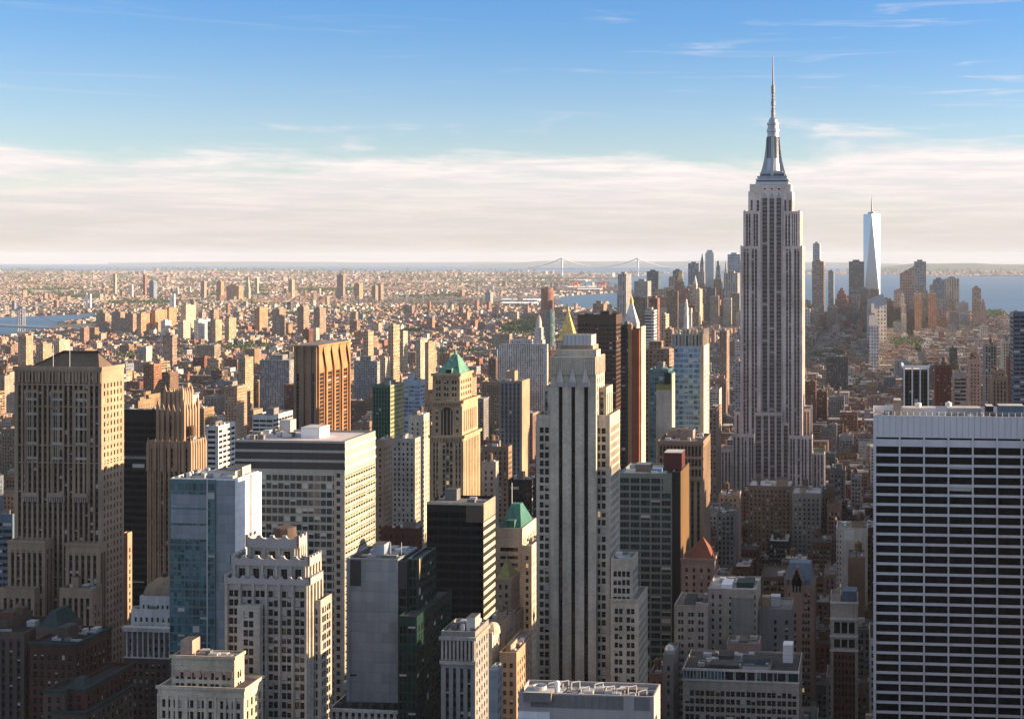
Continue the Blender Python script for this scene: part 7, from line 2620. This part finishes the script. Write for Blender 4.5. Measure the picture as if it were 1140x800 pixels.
WALLMAP = {}
for n_, c_ in zip(PALN, PALC):
    WALLMAP[n_] = 'city_' + n_.replace(' ', '_')
    wall_mat(WALLMAP[n_], tuple(c_ * .74))  # near walls darkened below the palette, painting in the shade of the low zone
GEN_NEAR = []
SPECS = [spec('punch', 3.0, 1.5, 3.5, 2.1, .75, .35, .8, top=2), spec('punch', 4.4, 1.35, 3.5, 2.2, .7, .35, .8, group=2, gap=.35, top=2.6),
         spec('strip', 2.9, 1.3, 3.5, 2.1, inset=.4, margin=.8, top=2.6, sash=False), spec('ribbon', 5, 4.4, 3.6, 1.9, .9, .25, .4, sash=False, mull=2, top=2), spec('punch', 3.6, 1.0, 3.4, 1.7, .9, .25, 1.2, top=3)]
tw = np.random.default_rng(9)
for i in top:
    g = G[i]
    nm = PALN[int(g[5])]
    tankd = bool(tw.random() < (.5 if g[2] < 2600 else .15)) and g[1] - g[0] > 9
    hut = bool(tw.random() < .7)
    lab = describe(i, tankd, hut)
    if g[2] < 1350 or vis[i] > 150:
        h = Hero('city_building', lab, 'building', WALLMAP[nm], group='ordinary city blocks between the towers', roof=['roof_dark', 'roof_grey', 'roof_light', 'roof_dark', 'roof_dark'][tw.integers(5)])
        s = SPECS[tw.choice(5, p=[.4, .27, .18, .05, .1])]
        z = g[4]
        bl = dict(x0=g[0], x1=g[1], y0=g[2], y1=g[3], z0=0.0, z1=z, par=1.0)
        h.blocks.append(bl)
        e = s if tw.random() < .5 else SPECS[4]
        h.box4(g[0], g[1], g[2], g[3], 0.0, z, s, e, e, None, h.wall, 1.0, h.roofm)
        if tw.random() < .6:
            c = h.mb('cornice')
            c.box(g[0] - .3, g[1] + .3, g[2] - .45, g[2] - .003, z - .9, z + .15, h.wall, True)
        h.clutter(bl, int(tw.integers(2, 7)), 1 if tankd else 0, 1 if hut else 0, int(i) % 97, h.wall)
        GEN_NEAR.append(h)
    else:
        o = thing('city_building', lab, 'building', ((g[0] + g[1]) / 2, (g[2] + g[3]) / 2, 0), 'ordinary city blocks between the towers')
        org = tuple(o.location)
        col = PALC[int(g[5])] * tw.uniform(.8, 1.2)
        m = MB()
        st = ['city_wall', 'city_wall', 'city_wall', 'city_wall_ribbon', 'city_wall_strip'][tw.integers(5)]
        if g[2] > 2600:
            st = 'mid_wall' if g[2] < 5000 else 'far_wall'
        rc = [(.08, .078, .075), (.18, .17, .165), (.34, .32, .30)][tw.integers(3)]
        m.box(g[0], g[1], g[2], g[3], 0, g[4], st, col=col, topmat='city_roof', topcol=rc)
        m.box(g[0], g[1], g[2] - .4, g[2] - .003, g[4] - 1, g[4] + .7, 'city_roof', True, col=col)
        m.build('wall', o, org, tint=True)
        W, Dp = g[1] - g[0], g[3] - g[2]
        if hut:
            m = MB()
            x, y = g[0] + W * tw.uniform(.1, .5), g[2] + Dp * tw.uniform(.2, .5)
            m.box(x, x + W * .35, y, y + Dp * .3, g[4] + .01, g[4] + tw.uniform(3, 5), 'city_roof', col=col, topcol=rc)
            hb = m.build('bulkhead', o, org, tint=True)
        if tankd:
            m = MB()
            x, y, r = g[0] + W * tw.uniform(.3, .8), g[2] + Dp * tw.uniform(.3, .8), min(2.1, W * .12)
            for a in range(4):
                an = math.pi / 4 + a * math.pi / 2
                m.bar((x + r * .7 * math.cos(an), y + r * .7 * math.sin(an), g[4]), (x + r * .7 * math.cos(an), y + r * .7 * math.sin(an), g[4] + 3.5), .2, 'black_metal')
            m.lathe(x, y, [(0, g[4] + 3.5), (r, g[4] + 3.5), (r, g[4] + 7.5), (0, g[4] + 9)], 'tank_wood', 10)
            m.build('water_tank', o, org)
print('near individual', len(GEN_NEAR))

# everything smaller in the picture: one mass
rest = np.array([i for i in range(len(G)) if i not in topset])
mb = MB()


def mass(idx, style, seed):
    g = G[idx]
    r = np.random.default_rng(seed)
    col = PALC[g[:, 5].astype(int)] * r.uniform(.75, 1.25, (len(g), 1)) * r.uniform(.95, 1.05, (len(g), 3))
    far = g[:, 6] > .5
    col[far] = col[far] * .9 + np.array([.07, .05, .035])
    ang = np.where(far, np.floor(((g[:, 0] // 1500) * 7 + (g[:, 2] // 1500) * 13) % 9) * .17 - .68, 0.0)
    cx_, cy2 = (g[:, 0] + g[:, 1]) / 2, (g[:, 2] + g[:, 3]) / 2
    hw, hd = (g[:, 1] - g[:, 0]) / 2, (g[:, 3] - g[:, 2]) / 2

    def boxes(cx, cy_, hw, hd, z0, z1, ang, mat, col, rcol):
        ca, sa = np.cos(ang), np.sin(ang)
        c = []
        for a, b in ((-1, -1), (1, -1), (1, 1), (-1, 1)):
            c.append((cx + a * hw * ca - b * hd * sa, cy_ + a * hw * sa + b * hd * ca))
        for k in range(4):
            (xa, ya), (xb, yb) = c[k], c[(k + 1) % 4]
            q = np.stack([np.stack([xa, ya, z0], -1), np.stack([xb, yb, z0], -1), np.stack([xb, yb, z1], -1), np.stack([xa, ya, z1], -1)], 1)
            mb.quads(q, mat, col)
        mb.quads(np.stack([np.stack([x, y, z1], -1) for x, y in c], 1), 'city_roof', rcol)
    fr = r.random(len(g)) < .5
    rc = np.array([(.075, .073, .07), (.16, .155, .15), (.30, .28, .26), (.48, .46, .44), (.20, .12, .09)])[r.choice(5, len(g), p=[.36, .28, .18, .10, .08])]
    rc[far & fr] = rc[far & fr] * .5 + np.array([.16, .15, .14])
    band = np.where(g[:, 2] > 5000, 2, np.where(g[:, 2] > 2600, 1, 0))
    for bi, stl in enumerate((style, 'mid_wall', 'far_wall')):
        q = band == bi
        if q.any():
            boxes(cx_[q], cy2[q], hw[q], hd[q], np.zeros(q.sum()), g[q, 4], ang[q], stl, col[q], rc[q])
    k = r.random(len(g)) < np.where(far, .15, .75)
    fx, fy = r.uniform(-.5, .5, k.sum()), r.uniform(-.4, .5, k.sum())
    h2 = g[k, 4] + r.uniform(2.5, 5.5, k.sum())
    boxes(cx_[k] + hw[k] * fx * ~far[k], cy2[k] + hd[k] * fy * ~far[k], hw[k] * r.uniform(.15, .4, k.sum()), hd[k] * r.uniform(.15, .35, k.sum()), g[k, 4] + .02, h2, ang[k], 'city_roof', col[k] * .95, rc[k])
    for rep in range(2):
        k = (r.random(len(g)) < .4) & ~far & (g[:, 2] < 3600)
        q = 1.5
        boxes(cx_[k] + hw[k] * r.uniform(-.7, .7, k.sum()), cy2[k] + hd[k] * r.uniform(-.7, .7, k.sum()), np.full(k.sum(), q), np.full(k.sum(), q), g[k, 4] + 2.6, g[k, 4] + 7.0, np.zeros(k.sum()), 'city_roof', np.broadcast_to(np.array([.19, .13, .09]), (k.sum(), 3)), np.broadcast_to(np.array([.25, .2, .15]), (k.sum(), 3)))


sty = np.random.default_rng(4).choice(3, len(rest), p=[.7, .13, .17])
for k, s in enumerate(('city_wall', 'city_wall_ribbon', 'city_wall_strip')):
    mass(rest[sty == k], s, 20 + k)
o = mb.build('distant_city', tint=True)
o['kind'] = 'stuff'
o['label'] = 'mass of far brick and stone rooftops filling the city to the horizon'

# ------------------------------------------------------------------ trees: parks and leafy streets, far off
m_, nt_, b_ = base_mat('foliage')
g_ = N_(nt_, 'ShaderNodeNewGeometry')
nn_ = noise(nt_, g_.outputs['Position'], 0.05, 4, 0.7)
L_(nt_, mixc(nt_, ramp(nt_, nn_, 0.3, 0.7), (0.035, 0.06, 0.018), (0.10, 0.14, 0.04)), b_.inputs['Base Color'])
b_.inputs['Roughness'].default_value = 0.9
PARKTREES = []
tr = np.random.default_rng(8)


def tree_mesh(pts, rad, name, leaves):
    """clumps of leaf faces through each crown's volume"""
    mbt = MB()
    for (x, y), R in zip(pts, rad):
        n = leaves
        v = tr.normal(size=(n, 3))
        v /= np.linalg.norm(v, axis=1, keepdims=True)
        rr = R * tr.uniform(.45, 1.05, (n, 1)) ** .6
        c = v * rr * np.array([1, 1, .8]) + np.array([x, y, R * 1.15])
        a = tr.normal(size=(n, 3))
        a = np.cross(a, v + .3 * tr.normal(size=(n, 3)))
        a /= np.linalg.norm(a, axis=1, keepdims=True)
        b = np.cross(v, a)
        s = R * tr.uniform(.22, .42, (n, 1))
        mbt.quads(np.stack([c - a * s, c - b * s * .8, c + a * s, c + b * s * .8], 1), 'foliage')
    o = mbt.build(name)
    o['kind'] = 'stuff'
    return o


pts, rad = [], []
for poly in PARKS:
    q = np.array(poly)
    for _ in range(700):
        p = (tr.uniform(q[:, 0].min(), q[:, 0].max()), tr.uniform(q[:, 1].min(), q[:, 1].max()))
        if in_poly(np.array(p[0]), np.array(p[1]), poly):
            pts.append(ground(*p))
            rad.append(tr.uniform(5, 10))
o = tree_mesh(pts, rad, 'park_trees', 34)
o['label'] = 'green tree crowns filling the small parks between the rooftops'
pts, rad = [], []
for _ in range(5200):
    px, py = tr.uniform(-20, 1160), 300 + 70 * tr.random() ** 1.5
    x, y = ground(px, py)
    nz = math.sin(x * .0011 + 1.3) * math.sin(y * .0008) + .5 * math.sin(x * .004 + y * .003)
    if nz < -.15 or any(bool(in_poly(np.array(px), np.array(py), w)) for w in WATER):
        continue
    if py > 352 and tr.random() < .5:
        continue
    D = HC * F / (py - CY)
    pts.append((x, y))
    rad.append(min(34, D * tr.uniform(.0009, .0021)))
o = tree_mesh(pts, rad, 'distant_trees', 14)
o['label'] = 'leafy streets and tree belts scattered through the far flat city'

# ------------------------------------------------------------------ windows: the largest in view get objects of their own
BUDGET = 2100
cand = []
for hi, h in enumerate(NAMED + GEN_NEAR):
    hid = hi if hi < len(NAMED) else None
    sc = []
    for pi, (x, y, z, w, hh, U, var, mull, sash) in enumerate(h.panes):
        N = (U[1], -U[0])
        d = depth(x, y)
        if d < 10:
            continue
        fc = -(N[0] * x + N[1] * y) / math.hypot(x, y)
        if fc < .03:
            continue
        px, py, _ = proj(x, y, z + hh / 2)
        if not (0 <= px < 1140 and 0 <= py < 800):
            continue
        if DPB[int(py), int(px)] < d - 9:
            continue
        a = w * hh * fc * (F / d) ** 2
        if a > 5.5:
            sc.append((a, pi))
    sc.sort(reverse=True)
    cand.append([(a, hi, pi) for a, pi in sc[:100]])
flat = sorted((c for l in cand for c in l), reverse=True)[:BUDGET]
single = {}
for a, hi, pi in flat:
    single.setdefault(hi, set()).add(pi)
print('single windows', len(flat), 'smallest', flat[-1][0])
for hi, h in enumerate(NAMED + GEN_NEAR):
    h.finish(single.get(hi, set()))

# ------------------------------------------------------------------ pavements of the near blocks
mb = MB()
for y in ys[ys < 1700]:
    for a, b in zip(AVE[:-1], AVE[1:]):
        if proj(a, y + 40, 0)[0] > 1300 or proj(b, y + 40, 0)[0] < -200:
            continue
        mb.box(a + 9, b - 9, y + 5.5, y + 75, 0, .15, 'roof_grey')
structure('pavement', mb)

# ------------------------------------------------------------------ air
m = bpy.data.materials.new('haze')
m.use_nodes = True
nt = m.node_tree
nt.nodes.clear()
out = nt.nodes.new('ShaderNodeOutputMaterial')
v = nt.nodes.new('ShaderNodeVolumePrincipled')
v.inputs['Color'].default_value = (0.74, 0.85, 1.0, 1)
v.inputs['Density'].default_value = HAZE
v.inputs['Anisotropy'].default_value = 0.0
nt.links.new(v.outputs[0], out.inputs['Volume'])
MATS['haze'] = m
mb = MB()
mb.box(-63000, 63000, -63000, 63000, -1.4, 470, 'haze', True)
o = mb.build('haze')
o['kind'] = 'stuff'
